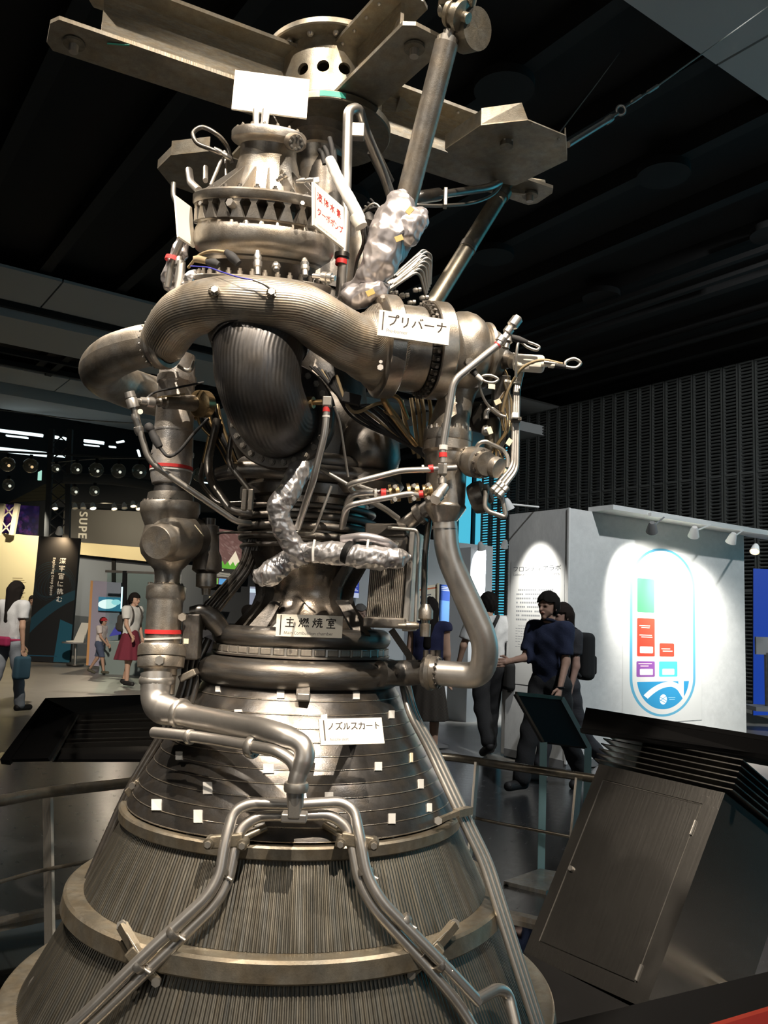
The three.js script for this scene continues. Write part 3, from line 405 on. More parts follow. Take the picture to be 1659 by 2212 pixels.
// ---- nozzle-side feed pipe from the left column, its small companion and the spreader
const feed = EP('feed_pipe', sweep(fillet([k4(338, 1455, 2.33, 33), k4(334, 1528, 2.31, 31), k4(450, 1556, 2.2, 25), k4(585, 1578, 2.02, 24), k4(668, 1612, 1.98, 22), k4(638, 1690, 1.97, 19), k4(638, 1742, 1.98, 17)].map((p, i) => { p.length = 4; return p; }), 0.075, 10), 0.03, 20), M.tubeBright, 'bright pipe that turns down in front of the nozzle');
const colr = (parent, a, b, r, w, mat = M.tubeDull, name = 'collar') => { a = A(a); b = A(b); const d = b.clone().sub(a).normalize(); return part(parent, name, along(latheGeo(solid([[-w / 2, r * 0.9], [-w / 2, r], [-w / 4, r * 1.06], [w / 4, r * 1.06], [w / 2, r], [w / 2, r * 0.9]]), 24), a, d), mat); };
colr(feed, [390, 1541, 2.255], [450, 1556, 2.2], 0.037, 0.018); colr(feed, [338, 1470, 2.33], [336, 1500, 2.33], 0.044, 0.02); colr(feed, [640, 1700, 1.975], [639, 1720, 1.975], 0.027, 0.02);
const drain = EP('drain_pipe', sweep(fillet([[332, 1582, 2.25], [440, 1594, 2.13], [600, 1622, 1.99], [640, 1650, 1.975], [637, 1735, 1.985]], 0.05, 8), 0.0145, 14), M.tubeBright, 'thin drain pipe beneath the feed pipe');
{ const f = part(drain, 'flange', rev([538, 1612, 2.05], [552, 1615, 2.04], solid([[0, 22], [0.2, 24], [0.8, 24], [1, 22]])), M.tubeDull); boltRing(f, at(553, 1615, 2.04), dirOf([538, 1612, 2.05], [552, 1615, 2.04]), 0.019, 8, 0.003); colr(drain, [410, 1592, 2.16], [440, 1596, 2.13], 0.018, 0.014); part(drain, 'nipple', cyl([537, 1594, 2.05], [535, 1600, 2.05], 0.004), M.bolt); }
const spreader = EP('spreader_block', rboxAt(at(637, 1741, 1.98), 0.028, 0.05, 0.04, 0.004), M.tubeDull); part(spreader, 'foot', rboxAt(at(636, 1764, 1.985), 0.058, 0.020, 0.045, 0.004), M.tubeBright);
const sp = (pts, off) => pts.map(([x, y]) => nz(x, y, off));
for (const [name, pts, off, r, lab] of [
  ['spray_pipe', [[640, 1738], [540, 1735], [505, 1752], [488, 1810], [475, 1890], [450, 1935], [300, 2075], [180, 2195], [60, 2300]], 0.085, 0.0135, 'outer left branch of the drain spreader'],
  ['spray_pipe', [[640, 1762], [560, 1762], [520, 1788], [508, 1830], [492, 1905], [465, 1955], [330, 2085], [200, 2212], [90, 2310]], 0.055, 0.0135, 'inner left branch of the drain spreader'],
  ['spray_pipe', [[640, 1738], [735, 1732], [765, 1750], [778, 1810], [792, 1890], [822, 1945], [960, 2085], [1035, 2165]], 0.085, 0.0135, 'outer right branch of the drain spreader'],
  ['spray_pipe', [[640, 1762], [715, 1760], [752, 1788], [762, 1830], [776, 1905], [806, 1960], [930, 2095], [1000, 2180], [1060, 2290]], 0.055, 0.0135, 'inner right branch of the drain spreader'],
]) EP(name, sweep(fillet(sp(pts, off), 0.05, 8), r, 14), M.tubeBright, lab);
EP('spray_pipe', tube([nz(1030, 2160, 0.085), nz(1075, 2135, 0.09), nz(1098, 2145, 0.09), nz(1125, 2260, 0.09)], 0.014, 0.02), M.tubeBright, 'bend at the end of the right branch');
for (const [x, y, x2, y2] of [[476, 1886, 474, 1896], [790, 1884, 791, 1894], [375, 2015, 368, 2022], [872, 1990, 879, 1998], [300, 2085, 294, 2091], [950, 2082, 956, 2088]]) { const a = nz(x, y, 0.075), b = nz(x2, y2, 0.075); colr(engine, a, b, 0.019, 0.016, M.steelDull, 'pipe_collar'); EP('collar_bolt', cyl(a, a.clone().add(V(0.03, -0.012, 0.01)), 0.004, 8), M.bolt); }
for (const [x, y, s] of [[490, 1816, -1], [772, 1816, 1]]) {       // clevis brackets on the upper ring
  const c = nz(x, y, 0.07), b = EP('bracket', rboxAt(c, 0.078, 0.03, 0.02, 0.004, 0, 0, s * -0.12), M.ringTan);
  for (const dx of [-0.04, 0.04]) { part(b, 'bolt_boss', cyl(c.clone().add(V(dx, -0.004, -0.02)), c.clone().add(V(dx, -0.004, 0.022)), 0.0125, 16), M.ringTan); hexNut(b, c.clone().add(V(dx, -0.004, 0.025)), V(0, 0, 1), 0.008, 0.008); }
  part(b, 'stub', cyl(c.clone().add(V(-s * 0.03, 0.0, -0.02)), c.clone().add(V(-s * 0.085, 0.022, -0.05)), 0.009, 12), M.ringTan); part(b, 'standoff', bar(c.clone().add(V(0, -0.005, -0.01)), nz(x, y + 8, 0), 0.02, 0.016), M.ringTan);
}
for (const [x, y, s] of [[297, 2068, -1], [935, 2058, 1]]) {       // wide brackets on the middle ring
  const c = nz(x, y, 0.06), b = EP('bracket', rboxAt(c, 0.05, 0.03, 0.03, 0.004, 0, 0, s * 0.75), M.ringTan), e = V(0.062 * -s, 0.045, 0.0), q = V(0.055 * s, 0.05, -0.05);
  part(b, 'arm', bar(c.clone().add(q), c.clone().sub(V(q.x * 0.3, q.y * 0.3, 0)), 0.02, 0.02), M.ringTan); const far = c.clone().add(V(-0.05 * s, -0.045, 0.0)); part(b, 'arm', bar(c, far, 0.018, 0.022), M.ringTan); hexNut(b, far.clone().add(V(0, 0, 0.012)), V(0, 0, 1), 0.011, 0.014); hexNut(b, c.clone().add(q), V(0, 0.2, 1), 0.012, 0.012);
  part(b, 'safety_wire', wire([c.clone().add(q), c.clone().add(V(-0.02 * s, 0.01, 0.03)), far], 0.0012, 16, 5), M.bolt);
}
// sensor lines down both flanks
for (let k = 0; k < 3; k++) {
  EP('sensor_line', sweep(fillet([[868 + k * 7, 1478, 2.5], [882 + k * 7, 1540, 2.46 + k * 0.015], [925 + k * 9, 1620, 2.45 + k * 0.015], [985 + k * 10, 1750, 2.4 + k * 0.02], [1040 + k * 10, 1862, 2.38 + k * 0.02], [1152 + k * 9, 2212, 2.28 + k * 0.02], [1200 + k * 9, 2360, 2.25 + k * 0.02]], 0.04), 0.0085, 10), M.tubeDull);
  if (k < 2) EP('sensor_line', sweep(fillet([[372 - k * 8, 1560, 2.55], [340 - k * 9, 1610, 2.55], [284 - k * 8, 1702, 2.53], [255 - k * 8, 1765, 2.52], [180 - k * 8, 1935, 2.5], [30 - k * 8, 2260, 2.42]], 0.04), 0.0085, 10), M.steelDark);
}
{ const c = EP('line_clamp', bar([985, 1757, 2.36], [1015, 1750, 2.42], 0.022, 0.02), M.ringTan); part(c, 'arm', bar([945, 1773, 2.32], [990, 1755, 2.36], 0.013, 0.013), M.ringTan); hexNut(c, [946, 1773, 2.31], V(0.1, 0.2, 1), 0.011, 0.014); const l = EP('line_clamp', rboxAt(at(292, 1702, 2.5), 0.05, 0.03, 0.04, 0.005, 0, 0, 0.8), M.ringTan); hexNut(l, [286, 1697, 2.47], V(0, 0, 1), 0.01, 0.012); hexNut(l, [300, 1712, 2.47], V(0, 0, 1), 0.01, 0.012); }
{ const s = EP('pressure_tap', rev([50, 2165, 2.34], [75, 2160, 2.36], solid([[0, 12], [0.3, 15], [0.7, 13], [1, 10]])), M.ringTan); part(s, 'hook', tube([[58, 2155, 2.35], [68, 2120, 2.35], [82, 2108, 2.35], [92, 2125, 2.36], [92, 2165, 2.38]], 0.006, 0.03), M.tubeBright); }
{ // bracket tape and small vent box at the nozzle top
  const v = EP('vent_box', rboxAt(nz(656, 1505, 0.02), 0.035, 0.02, 0.03, 0.004), M.tubeBright); part(v, 'tab', bar(nz(655, 1480, 0.03), nz(655, 1500, 0.02), 0.036, 0.004, V(0, 0, 1)), M.steelDark);
}
// ---- left column: wrapped duct, valve, lower duct
const colA = [383, 800, 2.4], colB = [372, 1060, 2.4];
const duct = EP('wrapped_duct', rev([385, 770, 2.42], [369, 1046, 2.4], [[0, 38], [0.3, 40], [0.5, 41.5], [0.9, 45], [0.95, 44], [1, 40], [1, 0]], 32), M.wrap, 'duct wrapped in silvery foil');
part(duct, 'red_band', rev([370.5, 1008, 2.4], [370, 1015, 2.4], [[0, 44.9], [0, 46.2], [1, 46.4], [1, 45]]), M.red, 'red tape band'); part(duct, 'pale_band', rev([370, 1017, 2.4], [369.8, 1020, 2.4], [[0, 45], [0, 46.4], [1, 46.4], [1, 45]]), M.tapeWhite);
for (const t of [[0.16, 0.21], [0.58, 0.6], [0.75, 0.78]]) part(duct, 'wrap_seam', rev([385 - 16 * t[0], 770 + 276 * t[0], 2.41], [385 - 16 * t[1], 770 + 276 * t[1], 2.41], [[0, 39 + 7 * t[0]], [0, 41.5 + 6 * t[0]], [0.5, 42 + 6 * t[0]], [1, 41.5 + 6 * t[1]], [1, 39 + 7 * t[1]]]), M.wrap);
EP('bellows', rev([369, 1044, 2.4], [368, 1070, 2.4], [[0, 40], [0.1, 40], [0.2, 35], [0.8, 36], [0.9, 44], [1, 44]]), M.steelDark);
const valve = EP('valve_body', rev([369, 1066, 2.4], [362, 1272, 2.4], [[0, 40], [0, 48], [0.06, 50], [0.1, 50], [0.1, 62], [0.115, 64], [0.2, 64], [0.22, 62], [0.28, 58], [0.35, 52], [0.42, 56], [0.55, 62], [0.64, 58], [0.74, 42], [0.8, 30], [0.86, 28], [0.97, 28], [1, 30]], 40), M.steelDull, 'rounded valve body on the left duct');
boltRing(valve, at(368, 1087, 2.4), V(0, 1, 0), pxr(56, 2.4), 26, 0.005, M.steelDark); boltRing(valve, at(369, 1072, 2.4), V(0, 1, 0), pxr(42, 2.4), 20, 0.0045, M.steelDark);
part(valve, 'side_cap', rev([392, 1160, 2.4], [338, 1172, 2.28], solid([[0, 55], [0.55, 48], [0.7, 40], [0.75, 38], [0.97, 37], [1, 35]])), M.steelDull, 'round side cap'); part(valve, 'actuator', rev([452, 1120, 2.45], [446, 1260, 2.45], solid([[0, 14], [0.1, 14], [0.12, 22], [0.5, 24], [0.6, 30], [0.8, 32], [0.85, 22], [1, 21]])), M.steelDark); part(valve, 'actuator_stem', rev([446, 1240, 2.42], [445, 1285, 2.42], solid([[0, 22], [0.6, 22], [0.7, 10], [1, 9]])), M.steelDull);
part(valve, 'side_bulge', rev([395, 1165, 2.42], [455, 1165, 2.48], solid([[0, 50], [0.5, 46], [0.8, 34], [1, 30]])), M.steelDark); part(valve, 'tag', bar([421, 1134, 2.33], [440, 1158, 2.33], 0.01, 0.002), M.cream);
const low = EP('lower_duct', rev([360, 1262, 2.4], [343, 1500, 2.36], [[0, 30], [0.02, 40], [0.03, 42], [0.13, 42], [0.15, 39], [0.17, 38], [0.5, 37], [0.54, 36], [0.54, 37], [0.56, 37], [0.56, 48], [0.58, 50], [0.66, 50], [0.66, 47], [0.68, 49], [0.76, 48], [0.77, 36], [0.78, 34], [0.83, 35], [0.84, 33], [1, 32], [1, 0]], 36), M.steelDull, 'lower duct with bolted collar');
part(low, 'red_band', rev([353, 1360, 2.38], [352.5, 1369, 2.38], [[0, 37.6], [0, 38.6], [1, 38.6], [1, 37.6]]), M.red, 'red tape band'); part(low, 'pale_band', rev([352, 1377, 2.38], [352, 1381, 2.38], [[0, 37.4], [0, 38.6], [1, 38.6], [1, 37.4]]), M.tapeWhite);
boltRing(low, at(352, 1394, 2.38), V(0, 1, 0), pxr(43, 2.38), 14, 0.006, M.steelDull); hexNut(low, [346, 1426, 2.31], V(0, 0, 1), 0.013, 0.02); boltRing(low, at(358, 1262, 2.4), V(0, 1, 0), pxr(35, 2.4), 16, 0.004, M.steelDark);
part(low, 'side_bracket', rboxAt(at(415, 1375, 2.42), 0.05, 0.13, 0.06, 0.006), M.steelDark); hexNut(low, [395, 1333, 2.36], V(0, 0, 1), 0.012, 0.02, M.steelDull); part(low, 'paper_tag', rboxAt(at(402, 1385, 2.36), 0.014, 0.014, 0.002, 0.0005), M.cream);
EP('elbow_pipe', sweep(spline([k4(412, 1322, 2.42, 12), k4(436, 1320, 2.42, 14), k4(458, 1335, 2.44, 22), k4(480, 1362, 2.46, 20)], 20), 0.02, 18), M.steelDark, 'stub elbow into the upper ring manifold');
for (let k = 0; k < 3; k++) EP('drain_hose', sweep(fillet([[430 + 10 * k, 1380, 2.5], [402 + 12 * k, 1430, 2.48], [400 + 12 * k, 1470, 2.46], [384 + 14 * k, 1520, 2.45]], 0.05), 0.013, 10), M.steelDark); EP('hose_clamp', rboxAt(at(408, 1458, 2.42), 0.05, 0.02, 0.05, 0.004, 0, 0, 0.5), M.steelDull);
// ---- U-shaped duct at the left
const ud = EP('return_duct', sweep(spline([k4(352, 742, 2.24, 47), k4(300, 750, 2.27, 47), k4(245, 770, 2.34, 48), k4(217, 800, 2.48, 46), k4(240, 822, 2.62, 45), k4(300, 846, 2.74, 44), k4(380, 868, 2.82, 42)], 44), 0.05, 28), M.steelDull, 'smooth U-shaped return duct');
{ const c = part(ud, 'clamp', rev([338, 744, 2.24], [362, 741, 2.225], [[0, 46], [0, 54], [0.25, 57], [0.4, 52], [0.6, 52], [0.75, 58], [1, 55], [1, 46]]), M.steelDull); boltRing(c, at(334, 744, 2.245), dirOf([362, 741, 2.225], [338, 744, 2.24]), pxr(52, 2.24), 22, 0.0035); hexNut(c, [331, 672 + 6, 2.2], V(0.2, 1, 0.2), 0.008, 0.02); }
// ---- turbopump
const PA = A([567, 612, 2.27]), PB = A([582, 288, 2.15]), PDIR = PB.clone().sub(PA).normalize(), PL = PA.distanceTo(PB), PZ = V(0, 0, 1).addScaledVector(PDIR, -PDIR.z).normalize(), PX = PDIR.clone().cross(PZ).normalize();
const pt = (py) => (612 - py) / (612 - 288) * PL, PP = (py, r, a = 0) => PA.clone().addScaledVector(PDIR, pt(py)).addScaledVector(PX, pxr(r, 2.22) * Math.sin(a)).addScaledVector(PZ, pxr(r, 2.22) * Math.cos(a));   // point at height py, radius r (photo pixels) round the leaning pump axis
const prev = (prof, seg = 72) => along(latheGeo(prof.map(([py, r]) => [pt(py), pxr(r, 2.22)]), seg), PA, PDIR);
const pump = EP('turbopump', prev([[612, 112], [575, 118], [562, 136], [551, 152], [536, 159], [518, 159], [506, 155], [497, 150], [493, 152], [491, 140], [491, 74], [456, 74], [456, 159], [452, 162], [437, 162], [433, 158], [432, 96], [400, 84], [372, 72], [340, 63], [318, 62], [314, 68], [312, 79], [308, 83], [293, 83], [289, 80], [288, 0]]), M.steelDull, 'turbopump housing');
{
  const post = new THREE.ExtrudeGeometry((() => { const s = new THREE.Shape(); s.moveTo(-0.012, 0.022); s.lineTo(0.012, 0.022); s.lineTo(0.0062, 0.012); s.lineTo(0.0185, -0.024); s.lineTo(-0.0185, -0.024); s.lineTo(-0.0062, 0.012); return s; })(), { depth: 0.02, bevelEnabled: false }).translate(0, 0, -0.01);
  const place = (m, a) => m.quaternion.setFromRotationMatrix(new THREE.Matrix4().makeBasis(PX.clone().multiplyScalar(Math.cos(a)).addScaledVector(PZ, -Math.sin(a)), PDIR, PX.clone().multiplyScalar(Math.sin(a)).addScaledVector(PZ, Math.cos(a))));
  for (let i = 0; i < 28; i++) { const a = i / 28 * Math.PI * 2; place(piece(pump, 'window_post', post, M.steelDull, PP(474, 150, a)), a); }
  for (let i = 0; i < 16; i++) { const a = (i + 0.5) / 16 * Math.PI * 2, s = PX.clone().multiplyScalar(Math.cos(a)).addScaledVector(PZ, -Math.sin(a)).multiplyScalar(0.002), q = (py, r) => PP(py, r, a).add(s); part(pump, 'gusset', slab([q(375, 66), q(375, 76), q(431, 148), q(431, 84)], 0.004), M.steelDull); }
  boltRing(pump, PP(430, 0), PDIR, pxr(132, 2.22), 22, 0.008, M.steelDark, 0, Math.PI * 2, 1.3); boltRing(pump, PP(286, 0), PDIR, pxr(72, 2.2), 16, 0.005, M.steelDull); boltRing(pump, PP(606, 0), PDIR, pxr(146, 2.22), 34, 0.0078, M.steelDull, 0, Math.PI * 2, 1.7);
  part(pump, 'bolt_flange', prev([[622, 112], [622, 158], [611, 160], [609, 158], [609, 112]]), M.steelDull); part(pump, 'recess_shade', prev([[612, 114], [572, 121], [564, 134]]), M.iron);  // iron sleeve in the pump recess: its shade is put into the colour
  part(pump, 'port', rev([617, 303, 2.16], [640, 308, 2.04], solid([[0, 14], [0.6, 15], [0.62, 19], [0.95, 19], [1, 17]])), M.steelDull); boltRing(pump, at(640, 308, 2.04), dirOf([617, 303, 2.16], [640, 308, 2.04]), 0.015, 8, 0.004);
  part(pump, 'top_pin', cyl([553, 275, 2.08], [553, 238, 2.09], 0.009, 12), M.tubeBright); part(pump, 'top_pin', cyl([571, 275, 2.08], [574, 240, 2.09], 0.011, 12), M.foil);
  for (const [x, y, s] of [[500, 440, 0.011], [437, 442, 0.006], [652, 442, 0.006], [453, 412, 0.005]]) hexNut(pump, at(x, y, 2.005 + Math.abs(x - 573) ** 2 * 0.0000052), V(x < 573 ? -0.5 : 0.3, 0, 1), s, 0.02);
  // pressure fittings standing on the lower flange
  for (const [x, y, h] of [[557, 575, 40], [659, 582, 28], [597, 578, 12]]) { const b = part(pump, 'fitting', rev([x, y + h * 0.5, 2.03], [x - 1, y - h * 0.8, 2.04], solid([[0, 7], [0.3, 7], [0.35, 10], [0.55, 11], [0.6, 8], [0.75, 10], [0.9, 7], [1, 6]]), 6), M.tubeBright); }
  const sf = part(pump, 'fitting', rev([676, 596, 2.0], [724, 601, 1.98], solid([[0, 6], [0.4, 6], [0.42, 12], [0.62, 12], [0.64, 9], [0.7, 12], [0.85, 12], [0.87, 7], [1, 7]]), 6), M.tubeBright);
  part(pump, 'fitting', rev([598, 390, 2.07], [621, 376, 2.05], solid([[0, 4], [0.3, 4], [0.3, 7], [0.6, 7], [0.6, 5], [0.8, 8], [1, 7]]), 6), M.tubeBright); part(pump, 'fitting', rev([640, 392, 2.06], [676, 388, 2.05], solid([[0, 4], [0.3, 7], [0.5, 7], [0.55, 4], [0.8, 6], [1, 5]]), 6), M.tubeBright);
  // sensor leads
  part(pump, 'sensor_plug', sweep(spline([k4(490, 545, 2.02, 7), k4(502, 556, 2.0, 11), k4(515, 570, 2.0, 9)], 12), 0.01, 12), M.rubber); part(pump, 'sensor_plug', sweep(spline([k4(448, 566, 2.05, 7), k4(462, 569, 2.04, 11), k4(472, 574, 2.04, 9)], 12), 0.01, 12), M.rubber); part(pump, 'sensor_plug', sweep(spline([k4(418, 560, 2.06, 7), k4(432, 560, 2.06, 9), k4(448, 564, 2.05, 8)], 12), 0.01, 12), M.harness);
  part(pump, 'sensor_lead', wire([[407, 578, 2.1], [430, 552, 2.06], [458, 542, 2.03], [490, 545, 2.02]], 0.004), M.harness); part(pump, 'sensor_lead', wire([[412, 575, 2.05], [450, 578, 1.98], [480, 588, 1.93], [520, 600, 1.9], [548, 605, 1.895]], 0.0018), M.wireBlue, 'thin blue sensor wire');
  part(pump, 'sensor_lead', wire([[548, 605, 1.895], [570, 614, 1.89], [585, 626, 1.90], [595, 640, 1.9]], 0.003), M.tubeDull);
}
// loop hose beside the pump head
EP('loop_hose', wire([[502, 352, 2.2], [488, 312, 2.18], [468, 290, 2.16], [436, 275, 2.15], [417, 288, 2.15], [425, 308, 2.15], [455, 322, 2.15], [492, 338, 2.17]], 0.0065, 50), M.steelDark, 'braided hose bent into a loop');
EP('hose_fitting', rev([462, 320, 2.15], [500, 344, 2.17], solid([[0, 4], [0.3, 6], [0.4, 6], [0.5, 5], [0.6, 7], [0.8, 7], [1, 5]]), 6), M.tubeDull); EP('support_rod', cyl([455, 400, 2.17], [486, 327, 2.17], 0.005), M.tubeDull);
EP('support_rod', cyl([489, 400, 2.17], [487, 345, 2.19], 0.004), M.tubeDull);
// ---- volute, bell elbow, pre-burner
const vol = EP('volute_duct', sweep(spline([k4(356, 741, 2.24, 49), k4(366, 716, 2.18, 55), k4(400, 678, 2.10, 58), k4(470, 657, 2.02, 60), k4(560, 655, 1.975, 60), k4(650, 672, 2.0, 62), k4(715, 712, 2.06, 64), k4(765, 742, 2.13, 66), k4(798, 750, 2.175, 80), k4(822, 752, 2.2, 100)], 70), 0.07, 44), M.volute, 'grooved volute duct sweeping round the pump');
for (const [x, y] of [[464, 629], [587, 634]]) { const p = at(x, y, 1.975 - 0.045); part(vol, 'boss', rev(at(x, y + 3, 1.97), at(x - 1, y - 2, 1.905), solid([[0, 16], [0.5, 14], [0.55, 11], [1, 11]])), M.volute); hexNut(vol, at(x, y - 3, 1.9), V(0, 0.1, 1), 0.009, 0.01); }
const bell = EP('bell_elbow', sweep(spline([k4(566, 668, 2.1, 112), k4(562, 722, 2.08, 117), k4(558, 758, 2.06, 100), k4(557, 800, 2.05, 97), k4(566, 850, 2.06, 91), k4(586, 892, 2.11, 85), k4(602, 905, 2.2, 88), k4(612, 906, 2.32, 90)], 46), 0.1, 56), M.bell, 'dark ribbed elbow hanging below the volute');
{ const a = [604, 896, 2.19], b = [614, 904, 2.25], f = part(bell, 'flange', rev(a, b, solid([[0, 92], [0, 116], [0.1, 119], [0.9, 119], [1, 116]]), 56), M.iron, 'bolted elbow flange'); boltRing(f, A(a), dirOf(b, a), pxr(106, 2.19), 26, 0.009, M.steelDull);
  part(bell, 'seam', rev([561, 742, 2.065], [560.5, 750, 2.062], [[0, 104], [0, 107.5], [1, 107], [1, 104]]), M.bell); }
const burner = EP('preburner', rev([812, 748, 2.2], [962, 760, 2.26], [[0, 60], [0, 102], [0.015, 111], [0.03, 113], [0.21, 113], [0.225, 111], [0.225, 95], [0.6, 94], [0.6, 88], [0.72, 88], [0.72, 106], [0.735, 109], [0.93, 109], [0.95, 106], [0.95, 80], [1, 72]], 56), M.steel, 'cylindrical pre-burner casing');
{
  const a = A([812, 748, 2.2]), b = A([962, 760, 2.26]), ax = dirOf(a, b), c = a.clone().lerp(b, 0.66), [x, , z] = basis(ax), g = new RoundedBoxGeometry(0.016, 0.02, 0.013, 1, 0.003);
  for (let i = 0; i < 40; i++) { const t = i / 40 * Math.PI * 2, o = x.clone().multiplyScalar(Math.cos(t)).addScaledVector(z, Math.sin(t)); const m = piece(burner, 'chain_link', g, M.iron, c.clone().addScaledVector(o, pxr(96, 2.24)), ax); m.quaternion.setFromRotationMatrix(new THREE.Matrix4().makeBasis(ax.clone().cross(o), ax, o)); hexNut(burner, c.clone().addScaledVector(o, pxr(106, 2.24)), o, 0.005, 0.006, M.steelDark, 'bolt'); }
  for (const [px, py] of [[828, 645], [822, 795], [823, 783]]) hexNut(burner, at(px, py, py < 700 ? 2.13 : 2.07), V(-0.1, py < 700 ? 0.8 : 0.05, 1), py === 783 ? 0.005 : 0.0085, 0.012, M.tubeBright);
}
const elb = EP('burner_elbow', rev([958, 760, 2.26], [1092, 772, 2.31], solid([[0, 68], [0.02, 74], [0.08, 83], [0.18, 90], [0.3, 92], [0.42, 88], [0.52, 79], [0.58, 70], [0.61, 64], [0.615, 70], [0.63, 73], [0.68, 73], [0.7, 68], [0.705, 62], [0.76, 60], [0.86, 52], [0.94, 38], [1, 20]]), 48), M.steelDull, 'domed elbow after the pre-burner');
part(elb, 'neck', sweep(spline([k4(1002, 772, 2.285, 66), k4(1000, 812, 2.285, 46), k4(992, 850, 2.285, 36), k4(978, 890, 2.285, 41), k4(969, 935, 2.285, 46)], 30), 0.05, 32), M.steelDull); part(elb, 'web', sweep(spline([k4(965, 850, 2.29, 8), k4(955, 900, 2.29, 22), k4(955, 935, 2.29, 28)], 12), 0.03, 20), M.steelDull);
hexNut(elb, [1012, 782, 2.17], V(0.2, -0.2, 1), 0.012, 0.02, M.steelDark);
const mv = EP('main_valve', rev([968, 934, 2.285], [960, 1130, 2.285], [[0, 40], [0, 54], [0.1, 55], [0.12, 53], [0.12, 54], [0.22, 55], [0.24, 52], [0.25, 50], [0.36, 49], [0.38, 46], [0.42, 44], [0.8, 43], [0.82, 46], [0.84, 46], [0.98, 27], [1, 26]], 44), M.steel, 'main valve body below the elbow');
boltRing(mv, at(968, 931, 2.285), V(0, 1, 0), pxr(48, 2.285), 20, 0.0055, M.tubeDull, 0, Math.PI * 2, 1.5);
part(mv, 'actuator', rev([1005, 995, 2.25], [1052, 1002, 2.16], solid([[0, 26], [0.3, 26], [0.32, 34], [0.75, 34], [0.78, 27], [1, 26]])), M.steelDull, 'bolted actuator housing'); boltRing(mv, at(1046, 1001, 2.175), dirOf([1005, 995, 2.25], [1052, 1002, 2.16]), pxr(28, 2.16), 10, 0.006, M.steelDark);
part(mv, 'actuator', rev([1045, 1000, 2.2], [1078, 1012, 2.17], solid([[0, 18], [0.5, 20], [0.7, 24], [1, 23]])), M.steelDull); part(mv, 'actuator_base', rev([1020, 1080, 2.28], [1060, 1065, 2.26], solid([[0, 32], [0.3, 36], [0.7, 34], [0.8, 22], [1, 20]])), M.steelDark); part(mv, 'bracket', rboxAt(at(1012, 990, 2.24), 0.03, 0.055, 0.05, 0.004), M.steelDull);
const down = EP('downcomer', sweep(fillet([k4(961, 1118, 2.285, 26), k4(965, 1195, 2.29, 27), k4(1052, 1392, 2.32, 29), k4(1040, 1462, 2.36, 28), k4(935, 1452, 2.42, 26)].map((p) => p), 0.075, 12), 0.035, 24), M.steel, 'bent pipe from the main valve to the ring manifold'); down.material = M.tubeBright;
part(down, 'seam', rev([961, 1137, 2.285], [961, 1143, 2.285], [[0, 26], [0, 28], [1, 28], [1, 26]]), M.tubeBright);
{ const a = [916, 1451, 2.43], b = [946, 1453, 2.415], f = part(down, 'flange', rev(a, b, solid([[0, 28], [0, 32], [0.3, 35], [0.32, 38], [0.62, 38], [0.64, 35], [1, 34]])), M.steelDull); boltRing(f, A(b), dirOf(a, b), pxr(31, 2.42), 16, 0.0055, M.steelDark); part(f, 'inlet', sweep(spline([k4(820, 1455, 2.4, 28), k4(870, 1454, 2.45, 27), k4(920, 1452, 2.43, 26)], 14), 0.035, 22), M.steelDark); for (const dx of [-8, 6, 18]) hexNut(f, [928 + dx, 1412, 2.42], V(0, 1, 0), 0.009, 0.02, M.iron); }
// ---- LOX dome and dark centre
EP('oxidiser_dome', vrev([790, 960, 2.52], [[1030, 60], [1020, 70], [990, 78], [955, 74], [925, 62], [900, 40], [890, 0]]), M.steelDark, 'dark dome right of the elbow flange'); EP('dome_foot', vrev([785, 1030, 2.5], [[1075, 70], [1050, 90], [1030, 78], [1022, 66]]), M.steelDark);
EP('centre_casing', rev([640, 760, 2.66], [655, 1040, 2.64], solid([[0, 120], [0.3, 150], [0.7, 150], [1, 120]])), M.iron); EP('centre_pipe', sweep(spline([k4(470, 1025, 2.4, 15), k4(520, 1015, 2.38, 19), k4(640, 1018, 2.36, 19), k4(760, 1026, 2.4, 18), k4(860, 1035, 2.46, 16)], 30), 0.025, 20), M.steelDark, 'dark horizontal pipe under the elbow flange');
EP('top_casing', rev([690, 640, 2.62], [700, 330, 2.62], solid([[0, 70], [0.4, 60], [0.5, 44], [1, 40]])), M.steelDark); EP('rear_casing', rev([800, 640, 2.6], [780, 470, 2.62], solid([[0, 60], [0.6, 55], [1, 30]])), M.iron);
// ---- foil-wrapped harnesses on the front
const foilTube = (name, pts, n, seed, lab, mat = M.foil, jit = 0.22) => { const big = mat === M.foilBag; const g = sweep(spline(pts, big ? 90 : 130), 0.03, big ? 64 : 44); return EP(name, crumple(g, big ? 19 + seed * 0.2 : 40 + seed, big ? 0.016 : 0.009), mat, lab); };
foilTube('foil_wrap', [k4(672, 985, 2.24, 20), k4(650, 1010, 2.22, 26), k4(622, 1065, 2.2, 24), k4(605, 1090, 2.2, 26), k4(604, 1120, 2.2, 22), k4(625, 1165, 2.22, 22), k4(650, 1200, 2.24, 24), k4(665, 1208, 2.25, 14)], 60, 5, 'crumpled foil sleeve running down the chamber');
foilTube('foil_wrap', [k4(640, 1188, 2.24, 16), k4(680, 1192, 2.22, 22), k4(740, 1198, 2.18, 24), k4(800, 1204, 2.16, 25), k4(860, 1206, 2.17, 22), k4(884, 1204, 2.18, 8)], 56, 6, 'crumpled foil sleeve lying across the chamber');
foilTube('foil_wrap', [k4(650, 1196, 2.25, 18), k4(620, 1212, 2.27, 22), k4(585, 1238, 2.28, 27), k4(560, 1250, 2.29, 20), k4(550, 1256, 2.29, 6)], 34, 8, 'blunt foil sleeve end at the left of the chamber');
